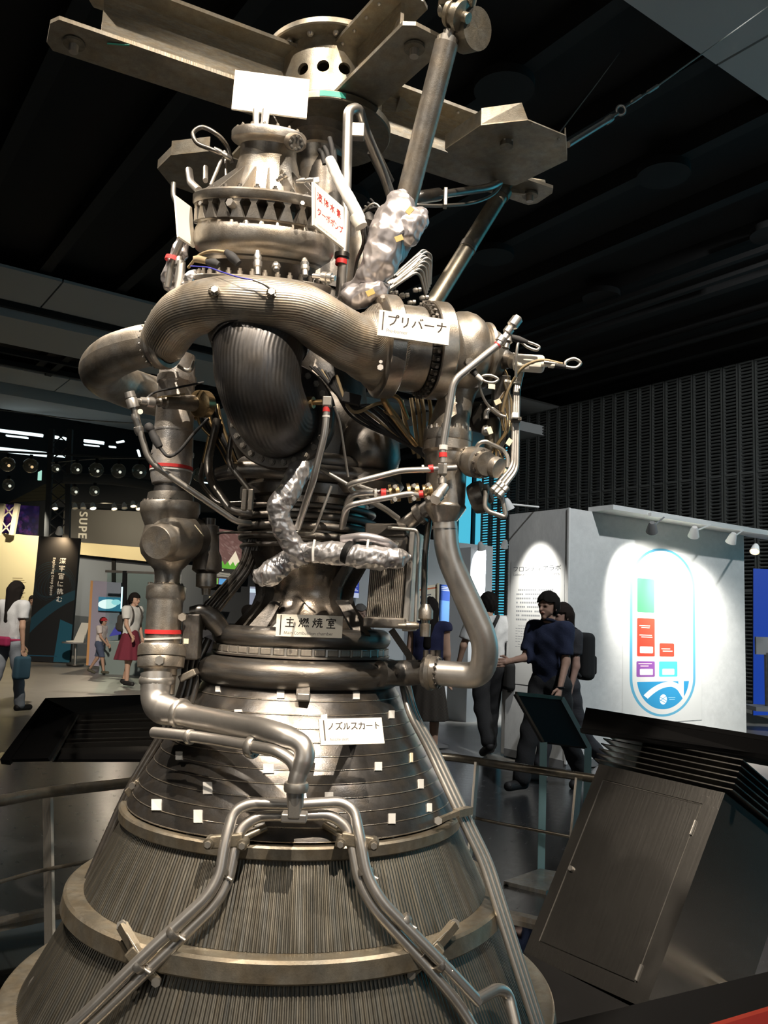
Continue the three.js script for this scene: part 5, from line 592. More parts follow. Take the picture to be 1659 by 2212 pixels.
// ================================================================ mounting frame above the engine
{
  const HX = -0.235, HZ = -2.6, YB = 3.03, a = V(0.888, 0, -0.46), b = V(0.545, 0, 0.839), hub = V(HX, YB, HZ);
  const f = thing('mounting_frame', 'cross of welded steel beams holding the rocket engine from above', 'frame', V(HX, YB, HZ));
  const disc = (y0, y1, r, seg = 64) => latheGeo(solid([[y0, r - 0.004], [y0 + 0.004, r], [y1 - 0.004, r], [y1, r - 0.004]]), seg).translate(HX, 0, HZ);
  const top = part(f, 'top_disc', disc(3.238, 3.262, 0.225), M.frame, 'round bolted plate on top of the hub'); for (let i = 0; i < 14; i++) { const t = i / 14 * Math.PI * 2 + 0.1; part(top, 'rivet', ball(V(HX + 0.185 * Math.cos(t), 3.236, HZ + 0.185 * Math.sin(t)), 0.011, 12), M.bolt); }
  { const ev = new Evaluator(); ev.attributes = ['position', 'normal', 'uv']; let w = new Brush(latheGeo([[3.04, 0.16], [3.04, 0.172], [3.238, 0.172], [3.238, 0.16], [3.04, 0.16]], 48).translate(HX, 0, HZ)); for (const t of [-0.4, 0, 0.4]) { const n = V(Math.sin(t - 0.08), 0, Math.cos(t - 0.08)), p = V(HX, 3.13, HZ).addScaledVector(n, 0.1), c = new Brush(along(new THREE.CylinderGeometry(0.02, 0.02, 0.2, 24), p.clone().addScaledVector(n, 0.05), n)); w.updateMatrixWorld(); c.updateMatrixWorld(); w = ev.evaluate(w, c, SUBTRACTION); } const g = w.geometry; g.clearGroups(); part(f, 'hub_web', g, M.frame, 'hub wall with three round lightening holes'); }
  part(f, 'lower_disc', disc(3.0, 3.03, 0.205), M.frameDull); part(f, 'name_strip', latheGeo([[3.006, 0.2062], [3.024, 0.2062]], 10, 1.25, 1.65).translate(HX, 0, HZ), M.tapeGreen, 'green tape strip');
  const arm = (dir, s, e, name, lab) => {
    const side = V(-dir.z, 0, dir.x), p0 = V(HX, 0, HZ).addScaledVector(dir, s), p1 = V(HX, 0, HZ).addScaledVector(dir, e), H = (p, y) => V(p.x, y, p.z), g = [];
    const flange = (y, w, p, q) => slab([H(p, y).addScaledVector(side, w / 2), H(q, y).addScaledVector(side, w / 2), H(q, y).addScaledVector(dir, 0.02).addScaledVector(side, w * 0.3), H(q, y).addScaledVector(dir, 0.02).addScaledVector(side, -w * 0.3), H(q, y).addScaledVector(side, -w / 2), H(p, y).addScaledVector(side, -w / 2)], 0.012);
    const m = part(f, name, merge([flange(3.045, 0.15, p0, p1), flange(3.225, 0.15, p0, V(p1.x, 0, p1.z).addScaledVector(dir, -0.1)), bar(H(p0, 3.135), H(p1, 3.135).addScaledVector(dir, -0.12), 0.012, 0.17)]), M.frame, lab);
    for (let i = 0; i < 4; i++) { const q = V(HX, 3.012, HZ).addScaledVector(dir, s + (e - s) * (0.15 + i * 0.16)).addScaledVector(side, 0.055); q.y = 3.210; part(m, 'rivet', ball(q, 0.006, 8), M.bolt); }
    const q = H(p1, 3.03).addScaledVector(dir, -0.05); part(m, 'end_bolt', cyl(q.clone().add(V(0, 0.005, 0)), q.clone().add(V(0, -0.03, 0)), 0.013, 12), M.bolt); part(m, 'washer', cyl(q, q.clone().add(V(0, -0.008, 0)), 0.03, 24), M.frameDull); return m;
  };
  const fl = arm(a.clone().negate(), 0.1, 0.855, 'beam', 'long beam reaching to the upper left'); const br = arm(a, 0.1, 0.88, 'beam', 'beam reaching back to the right'); const fr = arm(b, 0.1, 0.54, 'beam', 'beam reaching towards the photographer'); const bl = arm(b.clone().negate(), 0.1, 0.80, 'beam', 'beam reaching back behind the pump');
  part(fl, 'tape', slab([atY(232, 92, 3.029), atY(280, 96, 3.029), atY(279, 99, 3.029), atY(231, 95, 3.029)].map((p) => p), 0.001), M.tapeGreen); 
  // bent sheet wings
  const Y = 3.005, wing = part(f, 'wing_plate', slab([[961, 321], [1039, 268], [1140, 257], [1222, 291], [1225, 344], [1113, 399], [1040, 388]].map(([x, y]) => atY(x, y, Y)).reverse(), -0.004), M.frame, 'bent sheet plate on the right beam');
  const lip = (x0, y0, x1, y1, h, c = 0) => { const p = atY(x0, y0, Y), q = atY(x1, y1, Y); return slab([p, q, q.clone().add(V(-c, h, 0)), p.clone().add(V(0, h, 0))], 0.004); };
  part(wing, 'lip', lip(1039, 268, 1140, 257, 0.055, 0.02), M.frame, 'bright folded edge'); part(wing, 'lip', lip(1222, 291, 1225, 344, 0.025), M.frame); part(wing, 'lip', lip(961, 321, 1039, 268, 0.05), M.frameDull);
  for (const [x, y] of [[1150, 268], [1207, 300], [1090, 300], [1106, 302]]) part(wing, 'rivet', ball(atY(x, y, Y - 0.004), 0.004, 8), M.bolt);
  part(wing, 'pipe_boss', cyl(atY(1094, 305, Y), atY(1094, 305, Y).add(V(0, -0.02, 0)), 0.022, 18), M.frameDull);
  const wl = part(f, 'wing_plate', slab([[369, 333], [452, 324], [520, 345], [520, 420], [430, 420], [369, 398], [340, 362]].map(([x, y]) => atY(x, y, Y)).reverse(), -0.004), M.frame, 'bent sheet plate behind the pump'); part(wl, 'lip', lip(369, 333, 452, 324, 0.05), M.frame); part(wl, 'lip', lip(340, 362, 369, 333, 0.03), M.frameDull);
  const gim = part(f, 'gimbal', latheGeo([[2.6, 0.06], [2.66, 0.075], [2.70, 0.05], [2.74, 0.05], [2.78, 0.062], [2.82, 0.052], [2.86, 0.058], [2.93, 0.078], [2.935, 0.085], [2.97, 0.085], [2.97, 0.11], [3.0, 0.11]], 40).translate(HX - 0.03, 0, HZ), M.steel, 'gimbal bearing between frame and engine');
  // gusset and clevis on the beams
  part(f, 'gusset', slab([[845, 262, 2.72], [862, 206, 2.70], [905, 258, 2.78], [905, 275, 2.78]], 0.01), M.frame); part(f, 'gusset', slab([[940, 300, 2.8], [978, 248, 2.86], [1010, 268, 2.9], [985, 318, 2.88]], 0.01), M.frame);
  const cl = part(f, 'clevis', rev([952, 20, 2.12], [1012, 40, 2.08], solid([[0, 12], [0.05, 16], [0.2, 16], [0.22, 11], [0.35, 11], [0.36, 32], [0.48, 32], [0.49, 27], [0.66, 27], [0.67, 34], [0.8, 34], [0.82, 12], [1, 12]])), M.frame, 'forked clevis at the top of the strut'); part(cl, 'block', rboxAt(at(990, -8, 2.1), 0.1, 0.07, 0.09, 0.01, 0, 0, -0.2), M.frame); part(cl, 'pulley', cyl(at(1000, 70, 2.16), at(1032, 62, 2.12), 0.055, 28), M.frameDull);
}
{ // struts
  const s1 = thing('gimbal_strut', 'thick bright tubular strut running down from the frame beside the pump', 'strut', at(872, 450, 2.3)); part(s1, 'tube', cyl([874, 448, 2.3], [965, 92, 2.13], pxr(27, 2.2), 32), M.steelDull); part(s1, 'hex_end', rev([964, 96, 2.13], [971, 66, 2.12], solid([[0, 22], [0.05, 25], [0.5, 25], [0.52, 14], [1, 14]]), 6), M.tubeDull);
  const s2 = thing('gimbal_strut', 'dark gilded strut leaning in from the right plate to the engine', 'strut', at(935, 655, 2.78)); part(s2, 'tube', cyl([930, 665, 2.78], [1088, 410, 2.93], pxr(19, 2.85), 28), M.frame); part(s2, 'upper_sleeve', cyl([1008, 540, 2.85], [1014, 528, 2.86], pxr(20, 2.85), 28), M.tubeBright); part(s2, 'end_bracket', rev([1080, 425, 2.92], [1100, 385, 2.94], solid([[0, 20], [0.3, 22], [0.5, 14], [1, 18]])), M.frameDull); part(s2, 'pivot_plate', slab([[1090, 395, 2.95], [1130, 385, 2.98], [1175, 392, 3.0], [1178, 408, 3.0], [1130, 422, 2.97], [1095, 418, 2.95]], 0.01), M.frame);
}
{ // hanging cable
  const c = thing('suspension_cable', 'steel cable with turnbuckle and eye running up to the ceiling at right', 'cable', at(1228, 312, 3.0)); part(c, 'turnbuckle', cyl([1226, 313, 3.0], [1316, 258, 3.28], 0.012, 16), M.tubeBright); part(c, 'socket', cyl([1310, 262, 3.27], [1320, 255, 3.3], 0.016, 8), M.tubeDull);
  const e = at(1341, 238, 3.38), ring = new THREE.TorusGeometry(0.019, 0.006, 10, 28); ring.rotateX(0.3); part(c, 'eye', ring.translate(e.x, e.y, e.z), M.tubeBright); part(c, 'eye_shank', cyl([1318, 256, 3.29], [1334, 245, 3.36], 0.007, 10), M.tubeDull); const far = atY(1720, -30, CEIL + 0.2);
  part(c, 'cable', sweep([{ v: at(1350, 232, 3.41) }, { v: at(1420, 186, 3.65) }, { v: far }], 0.0042, 7), M.tubeDull); for (const [x0, y0, x1, y1, d] of [[1366, 220, 1384, 208, 3.5], [1400, 199, 1420, 186, 3.64]]) part(c, 'ferrule', cyl([x0, y0, d], [x1, y1, d + 0.06], 0.009, 12), M.tubeDull);
  const c2 = single('suspension_wire', 'thin dark wire rising from the right plate into the dark', 'wire', sweep([{ v: at(1209, 286, 3.05) }, { v: at(1290, 180, 4.4) }, { v: atY(1345, 105, CEIL + 0.2) }], 0.003, 6), M.steelDark);
}
// ================================================================ placards on the engine
function placard(label, corners, draw, extra) {
  const c = corners.map(A); c[2] = c[1].clone().add(c[3]).sub(c[0]); const g = thing('placard', label, 'sign', c[3].clone().lerp(c[2], 0.5)); part(g, 'plate', slabBack(c, 0.006), M.plate);
  const w = 1024, h = Math.round(1024 * c[0].distanceTo(c[3]) / c[0].distanceTo(c[1])), t = canvasTex(w, h, (x) => { x.fillStyle = '#ece6d8'; x.fillRect(0, 0, w, h); draw(x, w, h); });
  part(g, 'print', quadFace(c, 0.0008), new THREE.MeshStandardMaterial({ map: t, roughness: 0.5 })); extra?.(g); return g;
}
placard('white placard reading プリバーナ Pre-burner on the cylindrical casing', [[820, 669, 2.04], [973, 692, 2.09], [970, 747, 2.09], [815, 724, 2.04]], (x, w, h) => { x.fillStyle = '#3a2c22'; x.fillRect(52, 20, 18, h * 0.72); strokes(x, 'プリバーナ', 112, 44, 168, '#2c2019', 0.115, 1.05); x.font = '62px sans-serif'; x.fillText('Pre-burner', 116, h - 62); });
placard('white placard reading ノズルスカート Nozzle skirt hanging on the nozzle', [[688, 1553, 2.09], [824, 1550, 2.13], [832, 1604, 2.11], [693, 1610, 2.07]], (x, w, h) => { x.fillStyle = '#3a2c22'; x.fillRect(66, 24, 20, h * 0.78); strokes(x, 'ノズルスカート', 126, 60, 124, '#2c2019', 0.13, 1.0); x.font = '58px sans-serif'; x.fillText('Nozzle skirt', 150, h - 60); }, (g) => { part(g, 'hanger', bar([700, 1556, 2.1], [700, 1545, 2.13], 0.016, 0.004, V(0, 0, 1)), M.plate); part(g, 'support_bar', bar(at(760, 1575, 2.12), nz(762, 1590, 0), 0.03, 0.02), M.black); });
placard('pale placard reading 主燃焼室 Main Combustion chamber behind the ring pipe', [[598, 1326, 2.31], [741, 1331, 2.33], [741, 1374, 2.33], [595, 1374, 2.31]], (x, w, h) => { x.fillStyle = '#1c1814'; x.fillRect(60, 14, 16, h * 0.9); strokes(x, '主燃焼室', 128, 40, 160, '#1c1814', 0.11, 1.32); x.font = '62px sans-serif'; x.fillText('Main Combustion chamber', 122, h - 34); });
{ const TL = at(677, 392, 1.98), TR = atY(742, 448, TL.y), k = TR.distanceTo(TL) / 0.2; const tr = TR, bl = at(678, 486, -TL.z), br = at(746, 540, -tr.z); placard('tilted placard with red characters 液体水素ターボポンプ beside the pump', [TL, tr, br, bl], (x, w, h) => { const s = h / 560; x.fillStyle = '#8a1612'; x.fillRect(40, 60 * s, 14, 400 * s); strokes(x, '液体水素', 110, 90 * s, 165, '#a3160f', 0.14, 1.3); strokes(x, 'ターボポンプ', 104, 290 * s, 146, '#a3160f', 0.13, 1.0); x.fillStyle = '#8a1612'; x.font = '50px sans-serif'; x.fillText('Liquid hydrogen turbo pump', 110, h - 40); }, (g) => part(g, 'hanger', bar(at(684, 394, 2.0), at(683, 384, 2.01), 0.014, 0.003, V(0, 0, 1)), M.plate)); }
placard('blank glaring white placard standing on top of the pump', [[508, 151, 2.1], [669, 172, 2.12], [661, 254, 2.12], [500, 235, 2.1]], () => {}, (g) => { part(g, 'bracket', bar([556, 244, 2.115], [556, 262, 2.16], 0.02, 0.006, V(0, 0, 1)), M.tubeDull); part(g, 'bracket', bar([590, 248, 2.115], [600, 266, 2.16], 0.02, 0.003, V(0, 0, 1)), M.foil); });
{ const TL = at(379, 422, 2.12); placard('blank cream placard seen almost edge-on left of the pump', [TL, atY(414, 448, TL.y), at(413, 530, -atY(414, 448, TL.y).z), at(386, 511, 2.12)], () => {}); }

// ================================================================ right of the engine: rail, stand, service cabinet, booth
const arcPath = (R, y, a0, a1, n) => Array.from({ length: n + 1 }, (_, i) => { const t = a0 + (a1 - a0) * i / n; return { v: V(ENG.x + R * Math.sin(t), y, ENG.z - R * Math.cos(t)) }; });
M.railDark = metal([0.16, 0.155, 0.14], 0.38, { m: 0.8 }); M.postSteel = metal([0.60, 0.61, 0.60], 0.4, { m: 0.8 });
{
  const r = thing('handrail', 'low round barrier rail on flat posts circling the engine', 'railing', V(ENG.x, 0, ENG.z));
  const RAIL = [[-420, 1800], [-200, 1765], [0, 1730], [100, 1712], [285, 1690], [560, 1648], [760, 1638], [950, 1634], [1100, 1655], [1286, 1682]].map(([x, y]) => atY(x, y, 0.69));
  part(r, 'top_rail', sweep(spline(RAIL.map((p) => V(p.x, 0.69, p.z)), 90), 0.021, 14), M.railDark, 'round top rail'); part(r, 'mid_rail', sweep(spline(RAIL.map((p) => V(p.x * 0.99, 0.40, p.z)), 90), 0.008, 8), M.railDark, 'thin middle rail');
  const post = (x, y) => { const p = atY(x, y, 0.67), t = Math.atan2(p.x - ENG.x, -(p.z - ENG.z)), o = V(Math.sin(t), 0, -Math.cos(t)), b = V(p.x, 0, p.z).addScaledVector(o, -0.14), q = V(p.x, 0.69, p.z); part(r, 'post', bar(b, q, 0.012, 0.06, o), M.postSteel); };
  for (const [x, y] of [[102, 1712], [1030, 1655], [1250, 1690], [-230, 1790], [560, 1600]]) post(x, y);
}
{
  const s = thing('info_stand', 'tilted information stand with cyan-tinted edges behind the rail', 'stand', atY(1150, 1890, 0)); M.standCyanLit = matte([0.36, 0.66, 0.76], 0.5);  // cyan light on edges and legs is put into their colour
  const c = [at(1115, 1498, 4.8), at(1212, 1508, 5.0), at(1271, 1616, 4.98), at(1174, 1602, 4.78)]; part(s, 'panel', slab([c[0], c[3], c[2], c[1]], 0.025), M.wallDark, 'dark back of the panel'); part(s, 'edge', bar(c[1], c[2], 0.012, 0.04), M.standCyanLit, 'edge with cyan light in its colour'); part(s, 'edge', bar(c[0], c[1], 0.02, 0.02), M.ringTan); part(s, 'edge', bar(c[0], c[3], 0.012, 0.012), M.steelDark);
  part(s, 'leg', bar(at(1174, 1602, 4.8), atY(1169, 1879, 0.01), 0.04, 0.014, V(0, 0, 1)), M.standCyanLit); part(s, 'leg', bar(at(1270, 1614, 5.0), V(at(1270, 1614, 5).x, 0.01, -5.02), 0.04, 0.014, V(0, 0, 1)), M.standCyanLit); part(s, 'foot', slab([atY(1088, 1903, 0.02), atY(1180, 1925, 0.02), atY(1250, 1890, 0.02), atY(1166, 1876, 0.02)], 0.02), M.postSteel);
}
// leaning cabinets that ring the engine; the one at the right shows its service door
M.cabSide = metal([0.46, 0.445, 0.42], 0.25, { m: 0.98, bmap: texBrush, bump: 0.0003, map: texPaint, rm: null }); M.cabFace = M.cabSide;
{
  const c = thing('service_cabinet', 'leaning dark steel cabinet with a service door and black top at right', 'cabinet', at(1250, 2110, 3.6));
  const BL = at(1132, 2060, 3.83), TR = at(1568, 1714, 3.5), TL = at(1296, 1651, 4.02), pn = TR.clone().sub(TL).cross(BL.clone().sub(TL)), rb = ray(1396, 2180), BR = rb.multiplyScalar(TL.clone().sub(camera.position).dot(pn) / rb.dot(pn)).add(camera.position), L = (p, q, t) => p.clone().lerp(q, t), F = (x, y) => L(L(TL, TR, x), L(BL, BR, x), y), nor = TR.clone().sub(BL).cross(TL.clone().sub(BR)).normalize(); if (nor.z < 0) nor.negate();
  const bod = slab([TL, BL, BR, TR], 0.62); part(c, 'body', bod, M.cabSide, 'brushed steel body'); const o = (p, k = 0.004) => p.clone().addScaledVector(nor, k);
  part(c, 'front_frame', merge([[0, 0, 1, 0.075], [0, 0.925, 1, 1], [0, 0.075, 0.085, 0.925], [0.88, 0.075, 1, 0.925]].map(([x0, y0, x1, y1]) => slab([F(x0, y0), F(x0, y1), F(x1, y1), F(x1, y0)].map((p) => o(p, 0.006)), 0.006))), M.cabFace, 'dark frame around the door');
  const d = part(c, 'door', slab([F(0.092, 0.084), F(0.092, 0.916), F(0.872, 0.916), F(0.872, 0.084)].map((p) => o(p, 0.005)), 0.005), M.cabFace, 'dark service door'); part(d, 'lock', cyl(o(F(0.115, 0.55)), o(F(0.115, 0.55), 0.016), 0.011, 20), M.tubeBright); for (const y of [0.16, 0.84]) part(d, 'hinge', cyl(o(F(0.878, y), 0.01), o(F(0.878, y + 0.07), 0.01), 0.006, 10), M.tubeDull);
  for (const [x0, y0, x1, y1] of [[0.088, 0.08, 0.088, 0.92], [0.876, 0.08, 0.876, 0.92], [0.088, 0.08, 0.876, 0.08]]) part(d, 'edge_strip', bar(o(F(x0, y0), 0.006), o(F(x1, y1), 0.006), 0.003, 0.003), M.tubeDull);
  const back = nor.clone().multiplyScalar(-0.62), up = TL.clone().sub(BL).normalize(); for (let k = 0; k < 6; k++) { const h = 0.02 + k * 0.026, e = k % 2 ? 0 : 0, q = [TL, TR, TR.clone().add(back), TL.clone().add(back)].map((p, i) => p.clone().addScaledVector(up, h).addScaledVector(nor, (i < 2 ? 1 : -1) * 0.012).addScaledVector(TR.clone().sub(TL).normalize(), (i % 3 === 0 ? -1 : 1) * 0.03)); part(c, 'louvre_fin', slab(q, 0.005), M.cabFace); }
  const core = [TL, TR, TR.clone().add(back), TL.clone().add(back)].map((p) => p.clone().addScaledVector(up, 0.17)); part(c, 'vent_core', slab(core.map((p, i) => p.clone().lerp(core[(i + 2) % 4], 0.16)), 0.17), M.cabSide);
  const A0 = at(1266, 1528, 4.12), A1 = at(1720, 1600, 3.42), A2 = at(1720, 1652, 3.4), A3 = at(1254, 1582, 4.08), bk = V(0.45, -0.2, -0.42); part(c, 'top_box', merge([slab([A0, A3, A2, A1], 0.02), slab([A0, A1, A1.clone().add(bk), A0.clone().add(bk)], 0.02), slab([A3, A3.clone().lerp(core[0], 1), core[1].clone().lerp(A2, 0.3), A2], 0.02)]), M.black, 'black slanting top'); for (const [x, y] of [[1289, 1548], [1397, 1568]]) part(c, 'screw', ball(at(x, y, 4.11 - (x - 1266) * 0.0016), 0.006, 8), M.bolt);
  part(c, 'plinth', slab([at(1142, 2085, 3.72), at(1200, 2260, 2.95), at(1500, 2260, 2.9), at(1396, 2180, 3.28), at(1132, 2062, 3.82)].map((p) => V(p.x, 0.012, p.z)), 0.03), M.black); part(c, 'plinth_strip', bar(V(at(1146, 2095, 3.7).x, 0.016, -3.66), V(at(1200, 2220, 3.0).x, 0.016, -3.0), 0.008, 0.006), M.brass);
}
{
  const c = thing('service_cabinet', 'black-topped leaning cabinet with louvres behind the engine at left', 'cabinet', atY(250, 1650, 0.1));
  part(c, 'top_box', merge([slab([at(98, 1508, 5.5), at(165, 1541, 5.0), at(345, 1532, 5.0), at(345, 1499, 5.4)], 0.03), slab([at(98, 1508, 5.5), at(0, 1640, 4.75), at(20, 1642, 4.7), at(110, 1522, 5.4)], 0.03)]), M.black, 'black slanting top'); part(c, 'side_panel', slab([at(108, 1522, 5.4), at(18, 1640, 4.75), at(104, 1638, 4.55), at(166, 1541, 5.0)], 0.02), M.black);
  for (let k = 0; k < 4; k++) part(c, 'louvre_fin', slab([at(168 - k * 12, 1545 + k * 20, 5.0 - k * 0.06), at(166 - k * 12, 1556 + k * 20, 4.95 - k * 0.06), at(350, 1551 + k * 20, 4.95 - k * 0.06), at(350, 1538 + k * 20, 5.0 - k * 0.06)], 0.05), M.cabFace); part(c, 'vent_shade', slab([at(160, 1543, 5.1), at(112, 1640, 4.75), at(350, 1640, 4.75), at(350, 1540, 5.1)], 0.02), M.black); part(c, 'corner_strip', bar([167, 1542, 4.98], [112, 1640, 4.6], 0.02, 0.02), M.cabFace); part(c, 'pedestal', boxAt(V(-1.0, 0.3, -5.3), 0.4, 0.6, 0.3), M.cabFace);  // black sheet behind the fins: shade between them put into colour
}
{ // near panel at the lower right corner
  const p = thing('exhibit_caption', 'black-framed slanting information panel with red print at the near right corner', 'panel', at(1660, 2260, 0.95)), c = [at(1085, 2240, 1.42), at(1760, 2074, 1.22), null, at(1200, 2700, 0.95)], fn = c[3].clone().sub(c[0]).cross(c[1].clone().sub(c[0])).normalize(), onP = (x, y) => { const r = ray(x, y); return r.multiplyScalar(c[0].clone().sub(camera.position).dot(fn) / r.dot(fn)).add(camera.position); }; c[2] = onP(1900, 2500); part(p, 'frame', slab([c[0], c[3], c[2], c[1]], 0.02), M.black);
  const q = [onP(1210, 2312), onP(1765, 2146), onP(1880, 2480), onP(1240, 2640)], t = canvasTex(512, 512, (x) => { x.fillStyle = '#a81f12'; x.fillRect(0, 0, 512, 512); x.fillStyle = '#c8402a'; x.fillRect(0, 0, 512, 18); x.fillStyle = '#e0a030'; x.beginPath(); x.moveTo(470, 40); x.lineTo(500, 60); x.lineTo(480, 90); x.lineTo(460, 66); x.fill(); }); part(p, 'print', quadFace(q, 0.002), new THREE.MeshStandardMaterial({ map: t, roughness: 0.4 }));
}
// ---------------------------------------------------------------- white booth
function lampLight(pos, aim, I, cone, pen, col, size = 1.5) { const L = new THREE.SpotLight(rgb(...col), I, 0, cone, pen, 2); L.position.copy(pos); L.target.position.copy(aim); L.castShadow = true; L.shadow.radius = size; L.name = 'lamp_light'; scene.add(L, L.target); }
function spotLamp(label, pos, aim, { I = 0, cone = 0.5, pen = 0.6, col = [1, 0.97, 0.9], mat = M.white, glow = 6, s = 1, arm, group } = {}) {
  const d = aim.clone().sub(pos).normalize(), g = thing('spot_lamp', label, 'lamp', pos.clone(), group);
  part(g, 'housing', along(latheGeo([[-0.12, 0], [-0.12, 0.025], [-0.09, 0.04], [-0.02, 0.055], [0, 0.06], [0, 0.053], [-0.02, 0.045]].map(([t, r]) => [t * s, r * s]), 18), pos, d), mat); part(g, 'lens', along(latheGeo([[-0.015 * s, 0.05 * s], [-0.012 * s, 0]], 16), pos, d), new THREE.MeshStandardMaterial({ color: rgb(...col), emissive: rgb(...col), emissiveIntensity: glow }));
  if (arm) part(g, 'arm', bar(pos.clone().addScaledVector(d, -0.06 * s), A(arm), 0.015 * s, 0.015 * s, V(0.1, 0.3, 1)), mat);
  if (I) lampLight(pos.clone().addScaledVector(d, 0.02), aim, I, cone, pen, col); return g;
}
const BU = 5.9, BV = 6.46, BT = 2.62;
{
  const b = thing('exhibit_booth', 'white exhibit booth with a round printed emblem and spotlights at right', 'booth', hall(BU + 0.4, 8, 0));
  part(b, 'body', hbox(BU, 6.78, BV, 9.62, 0.0, BT), M.booth, 'white booth walls'); part(b, 'kick_board', hbox(BU - 0.004, 6.784, BV - 0.004, 9.624, 0, 0.08), M.grey); part(b, 'corner_trim', hbox(BU - 0.012, BU + 0.01, BV - 0.012, BV + 0.01, 0.05, BT + 0.002), M.white); part(b, 'canopy', hbox(BU - 0.28, BU + 0.05, BV + 0.35, 10.3, BT, BT + 0.05), M.booth, 'thin board along the top of the booth'); part(b, 'lamp_rail', hbox(BU - 0.34, BU - 0.3, 7.35, 10.2, BT - 0.02, BT + 0.02), M.white);
  // print on the long face
  const P = (px, py) => atHall(px, py, 'u', BU - 0.003), vOf = (p) => p.x * VX + p.z * VZ, p0 = P(1345, 1360), p1 = P(1515, 1360), yt = P(1430, 1165).y, yb = P(1430, 1560).y, va = vOf(p0), vb = vOf(p1), W = 820, H = 2048;
  const t = canvasTex(W, H, (x) => {
    const X = (px) => (px - 1345) / 170 * W, Y = (py) => (py - 1165) / 395 * H, box = (x0, y0, x1, y1, c, r = 14) => { x.fillStyle = c; x.beginPath(); x.roundRect(X(x0), Y(y0), X(x1) - X(x0), Y(y1) - Y(y0), r); x.fill(); }, line = (x0, x1, y, w, c = '#fff') => { x.fillStyle = c; x.fillRect(X(x0), Y(y), X(x1) - X(x0), w); };
    x.fillStyle = '#dadad7'; x.fillRect(0, 0, W, H); const pill = (x0, y0, x1, y1) => { const r = (X(x1) - X(x0)) / 2, ry = r * 1.28, cx = (X(x0) + X(x1)) / 2; x.beginPath(); x.moveTo(X(x0), Y(y0) + ry); x.ellipse(cx, Y(y0) + ry, r, ry, 0, Math.PI, 2 * Math.PI); x.lineTo(X(x1), Y(y1) - ry); x.ellipse(cx, Y(y1) - ry, r, ry, 0, 0, Math.PI); x.closePath(); };
    x.lineWidth = 26; x.strokeStyle = '#5fa8c8'; pill(1362, 1188, 1498, 1546); x.stroke();
    box(1374, 1255, 1410, 1328, '#49c765'); box(1374, 1340, 1411, 1421, '#d8402c'); box(1421, 1392, 1453, 1421, '#d8402c'); box(1421, 1255, 1485, 1380, '#e8e2d8'); box(1373, 1431, 1411, 1464, '#8a4f9e'); box(1420, 1431, 1460, 1464, '#4cc3d4'); box(1380, 1400, 1407, 1414, '#f6f6f2', 8); box(1380, 1447, 1407, 1460, '#f6f6f2', 8); box(1427, 1447, 1453, 1460, '#f6f6f2', 8);
    for (const [a, c, y] of [[1379, 1401, 1355], [1383, 1400, 1359], [1379, 1405, 1375], [1383, 1406, 1379], [1425, 1444, 1403], [1428, 1449, 1408], [1377, 1405, 1435], [1381, 1398, 1440]]) line(a, c, y, 10, '#f4d9cf');
    x.save(); pill(1374, 1200, 1486, 1533); x.clip(); x.fillStyle = '#2f93c6'; x.fillRect(0, Y(1474), W, H); x.strokeStyle = '#eef4f4'; x.lineWidth = 58; x.beginPath(); x.moveTo(X(1392), Y(1506)); x.quadraticCurveTo(X(1420), Y(1478), X(1448), Y(1480)); x.quadraticCurveTo(X(1462), Y(1484), X(1468), Y(1494)); x.lineTo(X(1468), Y(1466)); x.stroke(); x.fillStyle = '#e4f0f4'; x.beginPath(); x.ellipse(X(1429), Y(1512), 38, 56, 0, 0, 7); x.fill(); x.lineWidth = 5; x.strokeStyle = '#2f93c6'; for (const [a, c] of [[-30, 22], [0, 52], [20, -40]]) { x.beginPath(); x.moveTo(X(1429) - 40, Y(1512) + a); x.lineTo(X(1429) + 40, Y(1512) + c); x.stroke(); } line(1440, 1455, 1508, 8, '#9fd0e6'); line(1442, 1454, 1512, 8, '#9fd0e6'); x.restore();
  });
  part(b, 'emblem_print', quadFace([hall(BU - 0.003, va, yt), hall(BU - 0.003, vb, yt), hall(BU - 0.003, vb, yb), hall(BU - 0.003, va, yb)]), new THREE.MeshStandardMaterial({ map: t, roughness: 0.6 }), 'printed emblem of coloured blocks in a rounded frame');
  // title on the short face
  const t2 = canvasTex(512, 1280, (x, w, h) => { x.fillStyle = '#dadad7'; x.fillRect(0, 0, w, h); strokes(x, 'フロンティアラボ', 20, 60, 56, '#33363a', 0.1, 1.04); x.fillStyle = '#55585c'; x.font = '34px sans-serif'; x.fillText('Laboratory for New Frontiers', 26, 160); x.fillStyle = '#8b8e92'; for (let i = 0; i < 8; i++) for (let k = 0; k < 20; k++) if ((k * 7 + i * 5) % 11) x.fillRect(60 + k * 18, 300 + i * 44, 13, 18); for (let i = 0; i < 9; i++) for (let k = 0; k < 15; k++) if ((k * 5 + i * 3) % 7) x.fillRect(56 + k * 25, 680 + i * 27, 20, 6); });
  const c = [[1104, 1212], [1219, 1205], [1219, 1475], [1100, 1475]].map(([px, py]) => atHall(px, py, 'v', BV - 0.003)); c[1].y = c[0].y; c[2].y = c[3].y; part(b, 'title_print', quadFace(c), new THREE.MeshStandardMaterial({ map: t2, roughness: 0.6 }), 'title フロンティアラボ with lines of small text');
}
